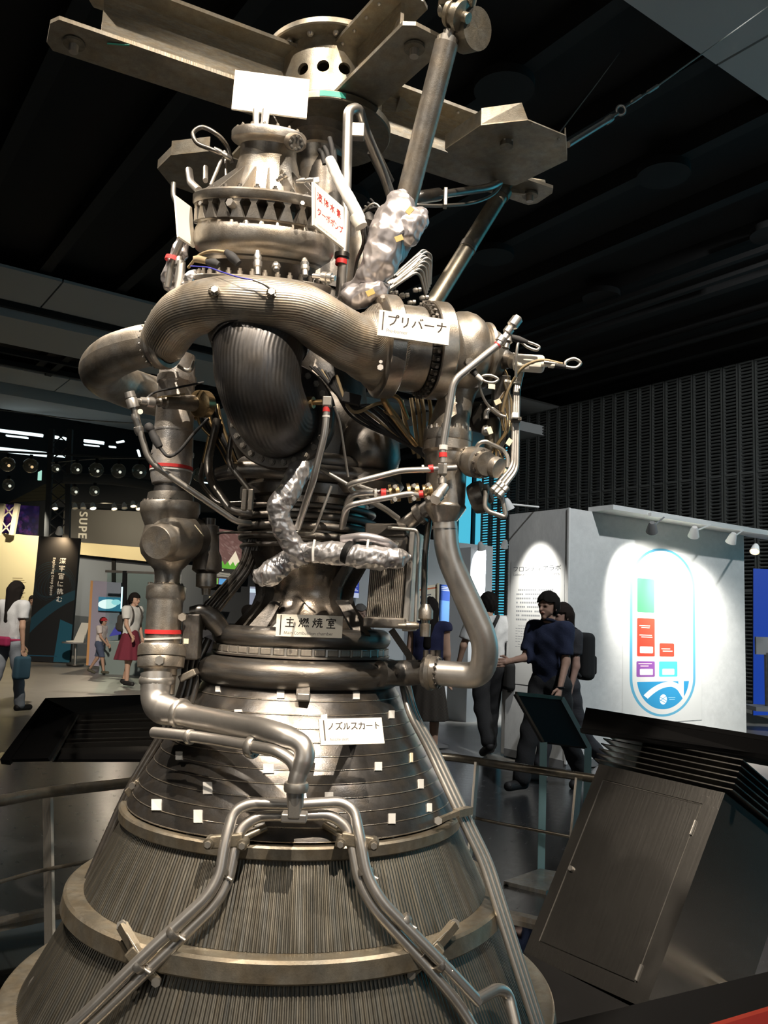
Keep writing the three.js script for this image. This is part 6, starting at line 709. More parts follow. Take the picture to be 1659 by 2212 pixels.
spotLamp('left of the three white spot lamps under the booth canopy', atHall(1408, 1148, 'u', BU - 0.55), hall(BU, 7.75, 1.6), { I: 24, cone: 0.78, pen: 0.95, arm: hall(BU - 0.32, 7.6, BT), mat: M.grey }); spotLamp('middle of the three white spot lamps under the booth canopy', atHall(1498, 1158, 'u', BU - 0.55), hall(BU, 8.35, 1.55), { I: 24, cone: 0.78, pen: 0.95, arm: hall(BU - 0.32, 8.45, BT) }); spotLamp('right of the three white spot lamps under the booth canopy', atHall(1578, 1172, 'u', BU - 0.55), hall(BU, 8.7, 1.5), { I: 8, cone: 0.7, pen: 0.95, arm: hall(BU - 0.32, 9.1, BT) });
spotLamp('spot lamp on a bent arm over the booth\'s narrow end', atHall(1100, 1100, 'v', BV - 0.45), hall(6.3, BV, 1.75), { I: 13, cone: 0.52, pen: 0.9, arm: hall(6.35, BV + 0.02, BT + 0.05) });
{ const p = thing('pedestal', 'white floor pedestal with a pale blue domed top beside the booth', 'pedestal', atY(1118, 1632, 0)); const c = atY(1118, 1630, 0); part(p, 'column', rboxAt(V(c.x, 0.41, c.z), 0.3, 0.82, 0.24, 0.02, HALLTURN), M.booth); part(p, 'label_plate', rboxAt(at(1109, 1490, -c.z - 0.16), 0.13, 0.06, 0.01, 0.003, 0.1), M.wallDark); part(p, 'dome', (() => { const g = new THREE.SphereGeometry(0.16, 24, 12, 0, Math.PI * 2, 0, Math.PI / 2); g.scale(1, 0.5, 0.8); return g.translate(c.x, 0.82, c.z); })(), matte([0.35, 0.68, 0.82], 0.3)); }
// white partitions beyond, between engine and booth
M.partition = matte([0.74, 0.75, 0.75], 0.7);
single('partition', 'tall white partition behind the man in the white shirt', 'partition', hbox(12.2, 12.4, 8.2, 11.2, -0.02, 2.9), M.partition); single('partition', 'lower white partition further back behind the sign pole', 'partition', hbox(11.0, 11.1, 5.9, 8.2, -0.02, 2.45), M.partition); single('partition', 'narrow white pillar panel left of the booth', 'partition', hbox(9.3, 9.75, 8.1, 8.4, -0.02, 2.5), M.partition);
single('display_plinth', 'low white display plinth on the bright floor behind the rail', 'plinth', hbox(10.2, 10.9, 6.6, 8.1, -0.02, 0.75), M.booth);
function poster(name, label, px, d, draw, { emit = 0, t = 0.03, cat = 'poster', w = 512 } = {}) {
  const c = px.map(([x, y]) => at(x, y, d)), g = thing(name, label, cat, c[3].clone().lerp(c[2], 0.5)), h = Math.max(32, Math.round(w * c[0].distanceTo(c[3]) / c[0].distanceTo(c[1]))), m = canvasTex(w, h, draw); part(g, 'board', slabBack(c, t), M.wallDark);
  part(g, 'print', quadFace(c, 0.004), emit ? new THREE.MeshStandardMaterial({ color: 0x000000, emissive: 0xffffff, emissiveMap: m, emissiveIntensity: emit, roughness: 0.4 }) : new THREE.MeshStandardMaterial({ map: m, roughness: 0.6 })); return g;
}
const textRows = (x, x0, y0, w, n, dy, h, c) => { x.fillStyle = c; for (let i = 0; i < n; i++) x.fillRect(x0, y0 + i * dy, w * (0.72 + 0.28 * ((i * 7 % 5) / 4)), h); };
poster('poster', 'blue poster with white text behind the engine pipe', [[950, 1262], [1003, 1268], [1000, 1405], [945, 1400]], 13.2, (x, w, h) => { x.fillStyle = '#2a4fa0'; x.fillRect(0, 0, w, h); x.fillStyle = '#5f8fd0'; x.fillRect(0, h * 0.25, w, h * 0.4); x.fillStyle = '#c0503a'; x.fillRect(0, h * 0.6, w, h * 0.08); x.fillStyle = '#22306a'; x.fillRect(0, h * 0.7, w, h * 0.3); textRows(x, 30, 40, w - 100, 3, 34, 14, '#dfe6f4'); textRows(x, 30, h * 0.74, w - 120, 7, 40, 12, '#dfe6f4'); });
poster('poster', 'small glowing blue and white panel seen through the gap right of the throat', [[752, 1248], [776, 1250], [775, 1292], [750, 1290]], 13, (x, w, h) => { x.fillStyle = '#3a4fb0'; x.fillRect(0, 0, w, h); textRows(x, 40, 60, w - 80, 8, 70, 26, '#e8ecff'); x.fillStyle = '#c8d2ee'; x.fillRect(0, h * 0.75, w, h * 0.25); }, { emit: 0.8, cat: 'screen' });  // blue panel drawn with its own emission
{ const s = thing('sign_pole', 'hand-held style sign board with orange border on a thin pole', 'sign', atY(943, 1612, 0)), b = atY(943, 1612, 0); part(s, 'pole', cyl(V(b.x, 0, b.z), at(946, 1260, -b.z), 0.014, 10), M.cream); part(s, 'foot', cyl(V(b.x, 0, b.z), V(b.x, 0.02, b.z), 0.14, 24), M.grey); const d = -b.z + 0.03, c = [at(888, 1270, d), at(946, 1262, d), at(944, 1346, d), at(886, 1352, d)]; part(s, 'board', slabBack(c, 0.01), M.plate); part(s, 'print', quadFace(c, 0.002), new THREE.MeshStandardMaterial({ roughness: 0.6, map: canvasTex(256, 384, (x) => { x.fillStyle = '#e9e2cc'; x.fillRect(0, 0, 256, 384); x.fillStyle = '#d06a3a'; x.fillRect(0, 26, 256, 14); x.fillRect(0, 344, 256, 14); x.fillStyle = '#2a3a7a'; x.font = 'bold 90px sans-serif'; x.save(); x.translate(150, 90); x.rotate(Math.PI / 2); x.fillText('960', 0, 60); x.restore(); textRows(x, 150, 90, 60, 5, 40, 12, '#5a5a66'); }) })); }
poster('blue_wall', 'bright blue glowing panel at the far right edge', [[1627, 1228], [1720, 1232], [1720, 1545], [1627, 1545]], 13.5, (x, w, h) => { x.fillStyle = '#2050c8'; x.fillRect(0, 0, w, h); }, { emit: 0.55, cat: 'panel' });  // blue wall drawn with an even glow of its own
{ const t = thing('display_table', 'grey display table in front of the blue panel', 'table', at(1660, 1580, 12.5)); part(t, 'top', boxAt(at(1668, 1530, 12.6), 0.7, 0.06, 0.5), M.grey); part(t, 'screen', boxAt(at(1652, 1395, 12.6), 0.28, 0.26, 0.05), M.grey); part(t, 'stem', cyl(at(1655, 1410, 12.6), at(1657, 1530, 12.6), 0.03, 10), M.steelDark); part(t, 'leg', cyl(at(1668, 1532, 12.6), V(at(1668, 1532, 12.6).x, -0.02, -12.6), 0.05, 12), M.steelDark); }
spotLamp('small glowing warm lamp beyond the booth\'s right end', at(1630, 1192, 13), at(1622, 1230, 12.8), { col: [1, 0.6, 0.2], glow: 12, s: 1.3, I: 3 });
for (const [x, y, i] of [[1040, 1186, 0], [1089, 1182, 1]]) spotLamp(['left lamp on the arm above the white partitions', 'right lamp on the arm above the white partitions'][i], at(x, y, 12.2), at(x + 15 - 30 * i, 1260, 12.6), { I: 26, cone: 0.9, pen: 0.7, glow: 5, arm: at(x + 12, 1178, 12.3), col: [0.95, 0.98, 1] });

// ================================================================ left of the engine: the far exhibition
poster('wall_board', 'tall cream board with small text at the far left', [[-60, 1146], [85, 1158], [62, 1428], [-80, 1424]], 22.5, (x, w, h) => { x.fillStyle = '#d2c59c'; x.fillRect(0, 0, w, h); textRows(x, 330, 330, 110, 10, 16, 6, '#8a7c58'); }, { cat: 'board', t: 0.1 });
poster('poster', 'purple galaxy picture above the cream board', [[-5, 1088], [86, 1094], [82, 1157], [-8, 1150]], 23.2, (x, w, h) => { x.fillStyle = '#241a44'; x.fillRect(0, 0, w, h); const R = rngOf(5); for (let i = 0; i < 220; i++) { const px = R() * w, py = R() * h, up = Math.max(0, 1 - Math.abs(px - py * 1.1) / 260); x.fillStyle = ['#5a2f8a', '#8a3f9a', '#a04a86', '#3a4aa0', '#20203a'][i % 5]; x.globalAlpha = 0.5 * up + 0.1; x.beginPath(); x.arc(px, py, 8 + R() * 26, 0, 7); x.fill(); } x.globalAlpha = 1; }, { emit: 0.35 });  // picture drawn with a faint glow of its own
poster('banner', 'dark banner reading 深宇宙に挑む Exploring Deep Space at left', [[84, 1158], [172, 1163], [150, 1431], [58, 1428]], 21, (x, w, h) => {
  x.fillStyle = '#0c0f14'; x.fillRect(0, 0, w, h); x.strokeStyle = '#0f3a4c'; x.lineWidth = 3; for (let i = 0; i < 9; i++) { x.beginPath(); x.ellipse(w * 0.45, h * 0.38, 60 + i * 26, 150 + i * 16, i * 0.3, 0, 5); x.stroke(); } x.fillStyle = '#0e3f52'; x.beginPath(); x.moveTo(0, h * 0.66); x.quadraticCurveTo(w * 0.4, h * 0.5, w, h * 0.42); x.lineTo(w, h * 0.5); x.quadraticCurveTo(w * 0.5, h * 0.58, 0, h * 0.78); x.fill(); x.fillStyle = '#145a72'; x.beginPath(); x.moveTo(w * 0.62, h); x.lineTo(w * 0.7, h * 0.66); x.lineTo(w, h * 0.7); x.lineTo(w, h); x.fill(); x.fillStyle = '#0f4a66'; x.fillRect(0, h * 0.95, w * 0.7, 14);
  strokes(x, '深宇宙に挑む', w * 0.56, h * 0.165, 78, '#d8dad8', 0.13, 1.22, true); x.save(); x.translate(w * 0.40, h * 0.165); x.rotate(Math.PI / 2); x.fillStyle = '#c6c8c6'; x.font = 'bold 46px sans-serif'; x.fillText('Exploring Deep Space', 0, 0); x.restore(); }, { t: 0.12 });
poster('wall_board', 'dark grey fascia board with upright letters SUPE', [[138, 1098], [330, 1106], [330, 1184], [134, 1168]], 24, (x, w, h) => { x.fillStyle = '#3c3a36'; x.fillRect(0, 0, w, h); x.save(); x.translate(92, 12); x.rotate(Math.PI / 2); x.fillStyle = '#b9b6ac'; x.font = 'bold 66px sans-serif'; x.fillText('SUPE', 0, 0); x.restore(); }, { cat: 'board', t: 0.2 });
poster('wall_board', 'cream band under the grey fascia board', [[134, 1168], [330, 1184], [330, 1214], [134, 1194]], 24.02, (x, w, h) => { x.fillStyle = '#cfc096'; x.fillRect(0, 0, w, h); }, { cat: 'board', t: 0.2 });
poster('wall_board', 'grey-blue wall panel behind the glass showcases', [[134, 1194], [470, 1226], [462, 1440], [126, 1436]], 24.3, (x, w, h) => { x.fillStyle = '#6a7078'; x.fillRect(0, 0, w, h); x.fillStyle = '#3a4046'; x.fillRect(0, h * 0.55, w * 0.25, h * 0.45); }, { cat: 'board', t: 0.1 });
single('wall_post', 'dark post on the grey-blue wall', 'post', slab([[241, 1204, 24.2], [241, 1434, 24.2], [249, 1434, 24.2], [249, 1205, 24.2]], 0.05), M.black);
poster('display_wall', 'pale lilac panel with an orange edge and a glowing screen', [[196, 1254], [262, 1259], [252, 1442], [186, 1437]], 19.6, (x, w, h) => { x.fillStyle = '#a9a2b4'; x.fillRect(0, 0, w, h); x.fillStyle = '#d9a066'; x.fillRect(0, 0, 40, h); }, { cat: 'panel', t: 0.3 });
poster('screen', 'glowing white-blue screen on the lilac panel', [[213, 1289], [264, 1291], [262, 1321], [212, 1319]], 19.5, (x, w, h) => { x.fillStyle = '#2f6a80'; x.fillRect(0, 0, w, h); x.fillStyle = '#d8f0ec'; x.beginPath(); x.ellipse(w * 0.4, h * 0.5, w * 0.42, h * 0.34, -0.1, 0, 7); x.fill(); x.fillStyle = '#9fd8dc'; x.beginPath(); x.ellipse(w * 0.75, h * 0.35, w * 0.2, h * 0.2, 0, 0, 7); x.fill(); }, { emit: 1.1, cat: 'screen' });
{ const s = thing('glass_showcase', 'tall glass showcase with a black frame behind the woman in the red skirt', 'showcase', atY(270, 1456, 0)), d = 18.2, q = (x, y, z = d) => at(x, y, z); part(s, 'base', slab([q(222, 1385), q(212, 1462), q(330, 1462), q(330, 1388)], 1.0), matte([0.22, 0.27, 0.26], 0.5)); part(s, 'pane', slab([q(232, 1236), q(226, 1384), q(265, 1384), q(268, 1234)], 0.01), M.glass); part(s, 'pane', slab([q(276, 1236), q(272, 1386), q(330, 1388), q(332, 1240)], 0.01), M.glass); part(s, 'corner_post', bar(q(270, 1233, d - 0.02), q(266, 1420, d - 0.02), 0.09, 0.06, V(0, 0, 1)), M.black); part(s, 'top_bar', bar(q(228, 1234, d - 0.02), q(335, 1238, d - 0.02), 0.05, 0.05), M.steelDark); part(s, 'light_strip', bar(q(264, 1268, d - 0.05), q(262, 1315, d - 0.05), 0.03, 0.02, V(0, 0, 1)), new THREE.MeshStandardMaterial({ emissive: rgb(0.6, 0.95, 1), emissiveIntensity: 1.6, color: 0x000000 })); part(s, 'blue_card', slab([q(236, 1375, d - 0.05), q(262, 1370, d - 0.05), q(258, 1340, d - 0.05)].reverse(), 0.02), matte([0.06, 0.07, 0.5], 0.6)); part(s, 'model_block', slab([q(290, 1345, d + 0.3), q(288, 1380, d + 0.3), q(318, 1382, d + 0.3), q(318, 1345, d + 0.3)], 0.2), M.grey); }
{ const t = thing('leaflet_table', 'small round table with propped white leaflets by the dark banner', 'table', atY(162, 1437, 0)), b = atY(162, 1437, 0), d = -b.z; part(t, 'top', cyl(at(164, 1387, d).add(V(0, -0.03, 0)), at(164, 1387, d), 0.32, 28), M.grey); part(t, 'stem', cyl(V(b.x, 0, b.z), at(164, 1387, d).add(V(0, -0.03, 0)), 0.03, 10), M.tubeDull); part(t, 'foot', cyl(V(b.x, 0, b.z), V(b.x, 0.03, b.z), 0.2, 24), M.steelDark); part(t, 'leaflet', slab([at(176, 1345, d), at(158, 1386, d - 0.1), at(182, 1384, d - 0.1), at(193, 1346, d)], 0.01), M.plate, 'upright white leaflet'); part(t, 'leaflet', slab([at(168, 1370, d - 0.15), at(158, 1388, d - 0.25), at(180, 1388, d - 0.25), at(184, 1370, d - 0.15)], 0.01), M.plate, 'small white card'); part(t, 'leaflet', slab([at(142, 1384, d - 0.1), at(146, 1389, d - 0.2), at(165, 1389, d - 0.2), at(160, 1383, d - 0.1)], 0.01), M.plate, 'flat leaflets'); }
function lattice(label, x0, x1, xb0, xb1, y0, y1, d, mat = M.steelDark) { const g = thing('truss_column', label, 'truss', at((xb0 + xb1) / 2, y1, d)); for (const [a, b] of [[x0, xb0], [x1, xb1]]) part(g, 'chord', bar([a, y0, d], [b, y1, d], 0.12, 0.12, V(0, 0, 1)), mat); const n = Math.round((y1 - y0) / 34); for (let i = 0; i < n; i++) { const q = (x, xb, t) => [x + (xb - x) * t, y0 + (y1 - y0) * t, d]; part(g, 'brace', bar(q(x0, xb0, i / n), q(x1, xb1, (i + 1) / n), 0.03, 0.03, V(0, 0, 1)), mat); part(g, 'brace', bar(q(x1, xb1, i / n), q(x0, xb0, (i + 1) / n), 0.03, 0.03, V(0, 0, 1)), mat); } return g; }
M.trussGrey = matte([0.06, 0.065, 0.07], 0.7); lattice('dark pair of truss posts rising behind the dark banner', 112, 152, 90, 138, 928, 1428, 20.5 + 0.8, M.trussGrey); lattice('pale lattice truss column at the far left edge', 6, 38, -4, 26, 1088, 1156, 22.2, M.cream); 
single('truss_beam', 'dark horizontal truss tube under the row of glass globes', 'truss', sweep(spline([[140, 1034, 20.4], [240, 1036, 20.4], [340, 1050, 20.4]], 10), 0.13, 10), M.trussGrey); single('truss_beam', 'upper thin truss tube above the row of glass globes', 'truss', bar([0, 975, 21], [340, 992, 21], 0.05, 0.05), M.trussGrey);
poster('canopy_board', 'pale sloping canopy roof behind the truss posts', [[18, 1086], [96, 1046], [140, 1044], [140, 1078]], 22.8, (x, w, h) => { x.fillStyle = '#8c8268'; x.fillRect(0, 0, w, h); x.strokeStyle = '#5a5444'; x.lineWidth = 6; for (let i = 1; i < 5; i++) { x.beginPath(); x.moveTo(w * i / 5, 0); x.lineTo(w * i / 5 - 60, h); x.stroke(); } }, { cat: 'canopy' });
M.globe = new THREE.MeshPhysicalMaterial({ color: rgb(0.72, 0.70, 0.62), roughness: 0.05, transmission: 0.9, thickness: 0, metalness: 0, ior: 1.5 });
[[16, 1003, 1], [66, 1006, 1], [121, 1011, 0.6], [165, 1012, 0.8], [208, 1015, 1], [256, 1017, 1], [301, 1018, 1], [432, 1026, 1], [18, 1047, 0.8], [161, 1060, 0.6], [204, 1060, 0.7]].forEach(([x, y, s], i) => {
  const p = at(x, y, 20), g = thing('globe_lamp', ['amber glass globe at the far left end of the upper row', 'second amber glass globe from the left edge', 'small glass globe between the truss posts', 'glass globe just right of the truss posts', 'glass globe fourth from the engine duct in the upper row', 'glass globe second from the foil-wrapped duct', 'glass globe next to the foil-wrapped duct', 'glass globe glimpsed right of the foil-wrapped duct', 'lower glass globe at the far left edge', 'small lower globe beneath the truss tube, left one', 'small lower globe beneath the truss tube, right one'][i], 'lamp', p, 'glass globes on the truss'); part(g, 'globe', new THREE.SphereGeometry(0.18 * s, 24, 16).translate(p.x, p.y, p.z), M.globe); part(g, 'bulb', new THREE.SphereGeometry(0.035, 10, 8).translate(p.x + 0.04, p.y - 0.03, p.z), new THREE.MeshStandardMaterial({ emissive: i < 2 ? rgb(1, 0.7, 0.4) : rgb(0.9, 0.95, 0.9), emissiveIntensity: 1.4, color: 0x000000 })); part(g, 'cap', cyl(V(p.x, p.y + 0.17 * s, p.z), V(p.x, p.y + 0.27 * s, p.z), 0.04, 10), M.black); });
M.tubeGlow = new THREE.MeshStandardMaterial({ color: 0x000000, emissive: rgb(0.80, 0.97, 1), emissiveIntensity: 1.5 });
[[0, 930, 92, 941, 6], [0, 971, 100, 982, 10], [118, 944, 142, 948, 6], [182, 952, 224, 957, 6], [252, 956, 268, 953, 3], [182, 961, 214, 964, 2], [14, 941, 60, 946, 3], [116, 984, 140, 986, 4], [298, 972, 302, 986, 4], [236, 965, 250, 966, 3], [435, 1042, 460, 1044, 2]].forEach(([x0, y0, x1, y1, w], i) => single('light_strip', ['long white light strip at the far left, upper', 'long white light strip at the far left, thick lower', 'short light strip between the truss posts', 'white light strip right of the truss posts', 'faint slanting light strip left of the tap fitting', 'thin light strip under the bright one', 'thin light strip between the two long ones', 'short light strip low between the truss posts', 'small upright light strip beside the foil duct', 'tiny light strip near the tap fitting', 'thin light strip glimpsed right of the foil duct'][i], 'light', bar([x0, y0, 23], [x1, y1, 23], 0.1, w / FPX * 23, V(0, 1, 0)), M.tubeGlow, 'light strips under the far ceiling'));
single('exit_sign', 'small green and white exit sign near the truss posts', 'sign', slab([[82, 1020, 21.5], [81, 1037, 21.5], [88, 1037, 21.5], [89, 1016, 21.5]], 0.05), new THREE.MeshStandardMaterial({ color: 0x000000, emissive: rgb(0.45, 0.85, 0.7), emissiveIntensity: 0.9 }));
single('lamp_track', 'thin lamp track along the top of the grey fascia', 'track', bar([110, 1084, 22], [340, 1090, 22], 0.03, 0.03), M.postSteel);
[[119, 1099, 1], [162, 1099, 0], [180, 1098, 0], [201, 1098, 0], [247, 1100, 1], [269, 1098, 0], [288, 1094, 1], [300, 1100, 1]].forEach(([x, y, on], i) => spotLamp(['lit track lamp between the truss posts', 'first unlit track lamp right of the truss posts', 'second unlit track lamp right of the truss posts', 'third unlit track lamp right of the truss posts', 'lit warm track lamp in the middle of the fascia', 'unlit track lamp near the valve', 'upper lit track lamp beside the valve flange', 'lower lit track lamp beside the valve flange'][i], at(x, y, 21.6), at(x + 4, y + 40, 21.4), { s: 1.35, glow: on ? 5 : 0.15, col: [1, 0.83, 0.55], arm: at(x, 1086, 22), group: 'track lamps along the fascia' }));
spotLamp('warm lamp lighting the top of the dark banner', at(128, 1152, 20.7), at(126, 1175, 20.9), { s: 1.6, col: [1, 0.7, 0.4], glow: 6, I: 9, cone: 1.0, pen: 1 });
lampLight(at(60, 1080, 20.6), at(40, 1230, 22.5), 42, 0.75, 0.6, [1, 0.9, 0.7]); lampLight(at(247, 1104, 21.4), atY(150, 1455, 0), 30, 0.5, 0.6, [1, 0.8, 0.56]); lampLight(at(288, 1098, 21.4), atY(290, 1470, 0), 16, 0.5, 0.6, [1, 0.84, 0.64]); lampLight(at(200, 1104, 21.4), at(250, 1190, 24), 30, 0.9, 0.6, [1, 0.86, 0.62]);  // first and last shine where no lit lamp hangs, placed for the boards
// behind the engine, left of the throat
poster('poster', 'glowing poster of a pale peak over green shapes behind the engine', [[460, 1140], [526, 1150], [516, 1266], [448, 1260]], 19, (x, w, h) => { x.fillStyle = '#6a4a44'; x.fillRect(0, 0, w, h); const R = rngOf(9); for (let i = 0; i < 90; i++) { x.fillStyle = ['#8a6a62', '#7a5850', '#a08a80', '#5a3e3a'][i % 4]; x.globalAlpha = 0.4; x.beginPath(); x.ellipse(R() * w, R() * h * 0.6, 20 + R() * 40, 6 + R() * 14, 0.6, 0, 7); x.fill(); } x.globalAlpha = 1; x.fillStyle = '#f2e2c4'; x.beginPath(); x.moveTo(w * 0.55, h * 0.62); x.lineTo(w * 0.8, h * 0.36); x.lineTo(w, h * 0.6); x.lineTo(w, h * 0.68); x.fill(); x.fillStyle = '#5fae30'; x.beginPath(); x.moveTo(0, h * 0.7); for (let i = 0; i <= 12; i++) x.lineTo(w * i / 12, h * (i % 2 ? 0.56 : 0.64)); x.lineTo(w, h * 0.7); x.fill(); x.fillStyle = '#141210'; x.fillRect(0, h * 0.7, w, h * 0.18); textRows(x, 20, h * 0.72, w * 0.6, 1, 20, 24, '#f0ead8'); textRows(x, 20, h * 0.78, w * 0.9, 5, 16, 7, '#c8c0ac'); x.fillStyle = '#7ac050'; x.fillRect(0, h * 0.89, w * 0.33, h * 0.11); x.fillStyle = '#5aa0d8'; x.fillRect(w * 0.36, h * 0.89, w * 0.4, h * 0.11); x.fillStyle = '#d86a3a'; x.fillRect(w * 0.8, h * 0.89, w * 0.2, h * 0.11); }, { emit: 0.9 });
poster('wall_board', 'dark board under the glowing poster', [[440, 1262], [545, 1268], [540, 1440], [432, 1436]], 19.4, (x, w, h) => { x.fillStyle = '#262a2e'; x.fillRect(0, 0, w, h); }, { cat: 'board' }); poster('screen', 'glowing cream display behind the drain hoses', [[452, 1288], [488, 1290], [470, 1330], [446, 1324]], 18.5, (x, w, h) => { x.fillStyle = '#c8bc90'; x.fillRect(0, 0, w, h); x.fillStyle = '#6a6450'; for (let i = 0; i < 4; i++) x.fillRect(w * 0.1, h * (0.2 + i * 0.2), w * 0.7, h * 0.06); }, { emit: 0.7, cat: 'display' });  // cream display given a glow of its own
poster('screen', 'pale glowing screen left of the throat', [[540, 1267], [582, 1269], [580, 1345], [538, 1340]], 18, (x, w, h) => { x.fillStyle = '#8f96a8'; x.fillRect(0, 0, w, h); x.fillStyle = '#dff2ff'; x.fillRect(0, h * 0.06, w, h * 0.12); x.fillStyle = '#d8603a'; x.beginPath(); x.arc(w * 0.7, h * 0.55, w * 0.2, 0, 7); x.fill(); }, { emit: 0.8, cat: 'screen' });
poster('wall_board', 'white board behind the grey-haired visitor', [[768, 1258], [900, 1262], [900, 1470], [766, 1466]], 13.8, (x, w, h) => { x.fillStyle = '#a8acb0'; x.fillRect(0, 0, w, h); x.fillStyle = '#4a4e58'; x.fillRect(0, 0, w, h * 0.16); textRows(x, 40, h * 0.3, w * 0.6, 6, 44, 14, '#70747c'); }, { cat: 'board' });
poster('wall_board', 'dim grey wall behind the throat of the engine', [[536, 1180], [900, 1196], [900, 1470], [530, 1452]], 20.6, (x, w, h) => { x.fillStyle = '#33373d'; x.fillRect(0, 0, w, h); }, { cat: 'board' });

single('ceiling_cable', 'thin dark cable strung under the ceiling at far left', 'cable', wire([[-20, 884, 19], [65, 893, 19], [160, 905, 19], [300, 915, 19]], 0.012, 20, 6), M.postSteel); single('ceiling_cable', 'thin wire stretched above the row of glass globes', 'cable', wire([[110, 1000, 20.8], [200, 992, 20.8], [330, 990, 20.8]], 0.01, 12, 6), M.postSteel);

// ================================================================ visitors
function person(o) {
  const { label, px, d, H = 1.68, yaw = 0, lean = 0.02, legs = [[0.05, 0.05], [-0.05, 0.05]], arms = [[0.05, 0.1, 0.15], [0.05, 0.1, 0.15]], skin = [0.44, 0.27, 0.19], top, bottom, hair, shoes = [0.012, 0.011, 0.011], headTurn = 0, slim = 1, extra, group } = o;
  const s = H / 1.7, W = (o.shoulder ?? 0.175) * slim, P = (x, y, z) => [x, y, z];
  const hip = [P(-0.088, 0.90, 0), P(0.088, 0.90, 0)], Ly = (y) => Math.sin(lean) * (y - 0.9), J = { chest: P(0, 1.28, Ly(1.28)), neck: P(0, 1.44, Ly(1.44)), belly: P(0, 1.08, Ly(1.08)), pelvis: P(0, 0.92, 0), head: P(0, 1.575, Ly(1.575) + 0.02) };
  const L = [0, 1].map((i) => { const [a, b] = legs[i], h = hip[i], k = P(h[0] * 0.95, h[1] - 0.42 * Math.cos(a), h[2] + 0.42 * Math.sin(a)), an = P(k[0], k[1] - 0.40 * Math.cos(a - b), k[2] + 0.40 * Math.sin(a - b)), pitch = Math.min(0, (a - b)) * 0.8, toe = P(an[0] + (i ? 0.02 : -0.02), an[1] - 0.05 + 0.15 * Math.sin(pitch), an[2] + 0.15 * Math.cos(pitch)), heel = P(an[0], an[1] - 0.045, an[2] - 0.035); return { h, k, an, toe, heel }; });
  const drop = Math.min(...L.map((l) => Math.min(l.toe[1], l.heel[1]))) - 0.035;
  const Arm = [0, 1].map((i) => { const sg = i ? 1 : -1, [f, g, e] = arms[i], sh = P(sg * W, 1.385, Ly(1.385)), u = [sg * Math.sin(g), -Math.cos(f) * Math.cos(g), Math.sin(f) * Math.cos(g)], el = P(sh[0] + u[0] * 0.275, sh[1] + u[1] * 0.275, sh[2] + u[2] * 0.275), w = [sg * Math.sin(g) * 0.4, -Math.cos(f + e), Math.sin(f + e)], wr = P(el[0] + w[0] * 0.235, el[1] + w[1] * 0.235, el[2] + w[2] * 0.235); return { sh, el, wr, w, sg }; });
  const base = at(px, 1500, d); base.y = 0; const g = thing('person', label, 'person', base, group); g.rotation.y = yaw; g.scale.setScalar(s); bases.set(g, V(0, 0, 0));
  const sh = -drop, torso = (p, k) => { let q = cap([p[0] * 0.62, p[1], p[2]], J.pelvis, J.belly, 0.088 + k, 0.082 + k); q = smin(q, cap([p[0] * 0.60, p[1], p[2]], J.belly, J.chest, 0.080 + k, 0.096 * slim + k), 0.05); q = smin(q, cap(p, Arm[0].sh, Arm[1].sh, 0.056 + k, 0.056 + k), 0.06); return q; };
  const legF = (p, k, lo = 0) => { let q = 9; for (const l of L) { q = Math.min(q, smin(cap(p, l.h, l.k, 0.083 * slim + k, 0.056 + k), cap(p, l.k, l.an, 0.056 + k, 0.037 + k + lo), 0.03)); } return q; };
  const armF = (p, k, only) => { let q = 9; for (const a of Arm) { q = Math.min(q, only ? cap(p, a.sh, a.el, 0.046 + k, 0.039 + k) : smin(cap(p, a.sh, a.el, 0.046, 0.037), cap(p, a.el, a.wr, 0.037, 0.025), 0.02)); } return q; };
  const lo = V(-0.62, drop - 0.02, -0.75), hi = V(0.62, 1.5, 0.75), geos = [];
  const all = [...L.flatMap((l) => [l.k, l.an, l.toe, l.heel]), ...Arm.flatMap((a) => [a.el, a.wr])]; lo.x = Math.min(-0.3, ...all.map((q) => q[0])) - 0.1; hi.x = Math.max(0.3, ...all.map((q) => q[0])) + 0.1; lo.z = Math.min(-0.2, ...all.map((q) => q[2])) - 0.1; hi.z = Math.max(0.2, ...all.map((q) => q[2])) + 0.1;
  const bodyF = (x, y, z) => { const p = [x, y, z]; let q = smin(torso(p, 0), legF(p, 0), 0.05); q = smin(q, armF(p, 0), 0.03); q = smin(q, cap(p, J.neck, J.head, 0.052, 0.05), 0.03); for (const l of L) q = smin(q, cap(p, l.heel, l.toe, 0.032, 0.028), 0.03); return q; };
  geos.push(nets(bodyF, V(lo.x, lo.y, lo.z), V(hi.x, 1.56, hi.z), 0.015));
  // head with brow, nose, chin and ears
  const hd = J.head, ct = Math.cos(headTurn), st = Math.sin(headTurn), hl = (x, y, z) => { const dx = x - hd[0], dz = z - hd[2]; return [dx * ct - dz * st, y - hd[1], dx * st + dz * ct]; };
  const skull = (q, k = 0) => (Math.hypot(q[0] / 0.076, (q[1] - 0.022) / 0.098, (q[2] + 0.008) / 0.095) - 1) * 0.08 - k;
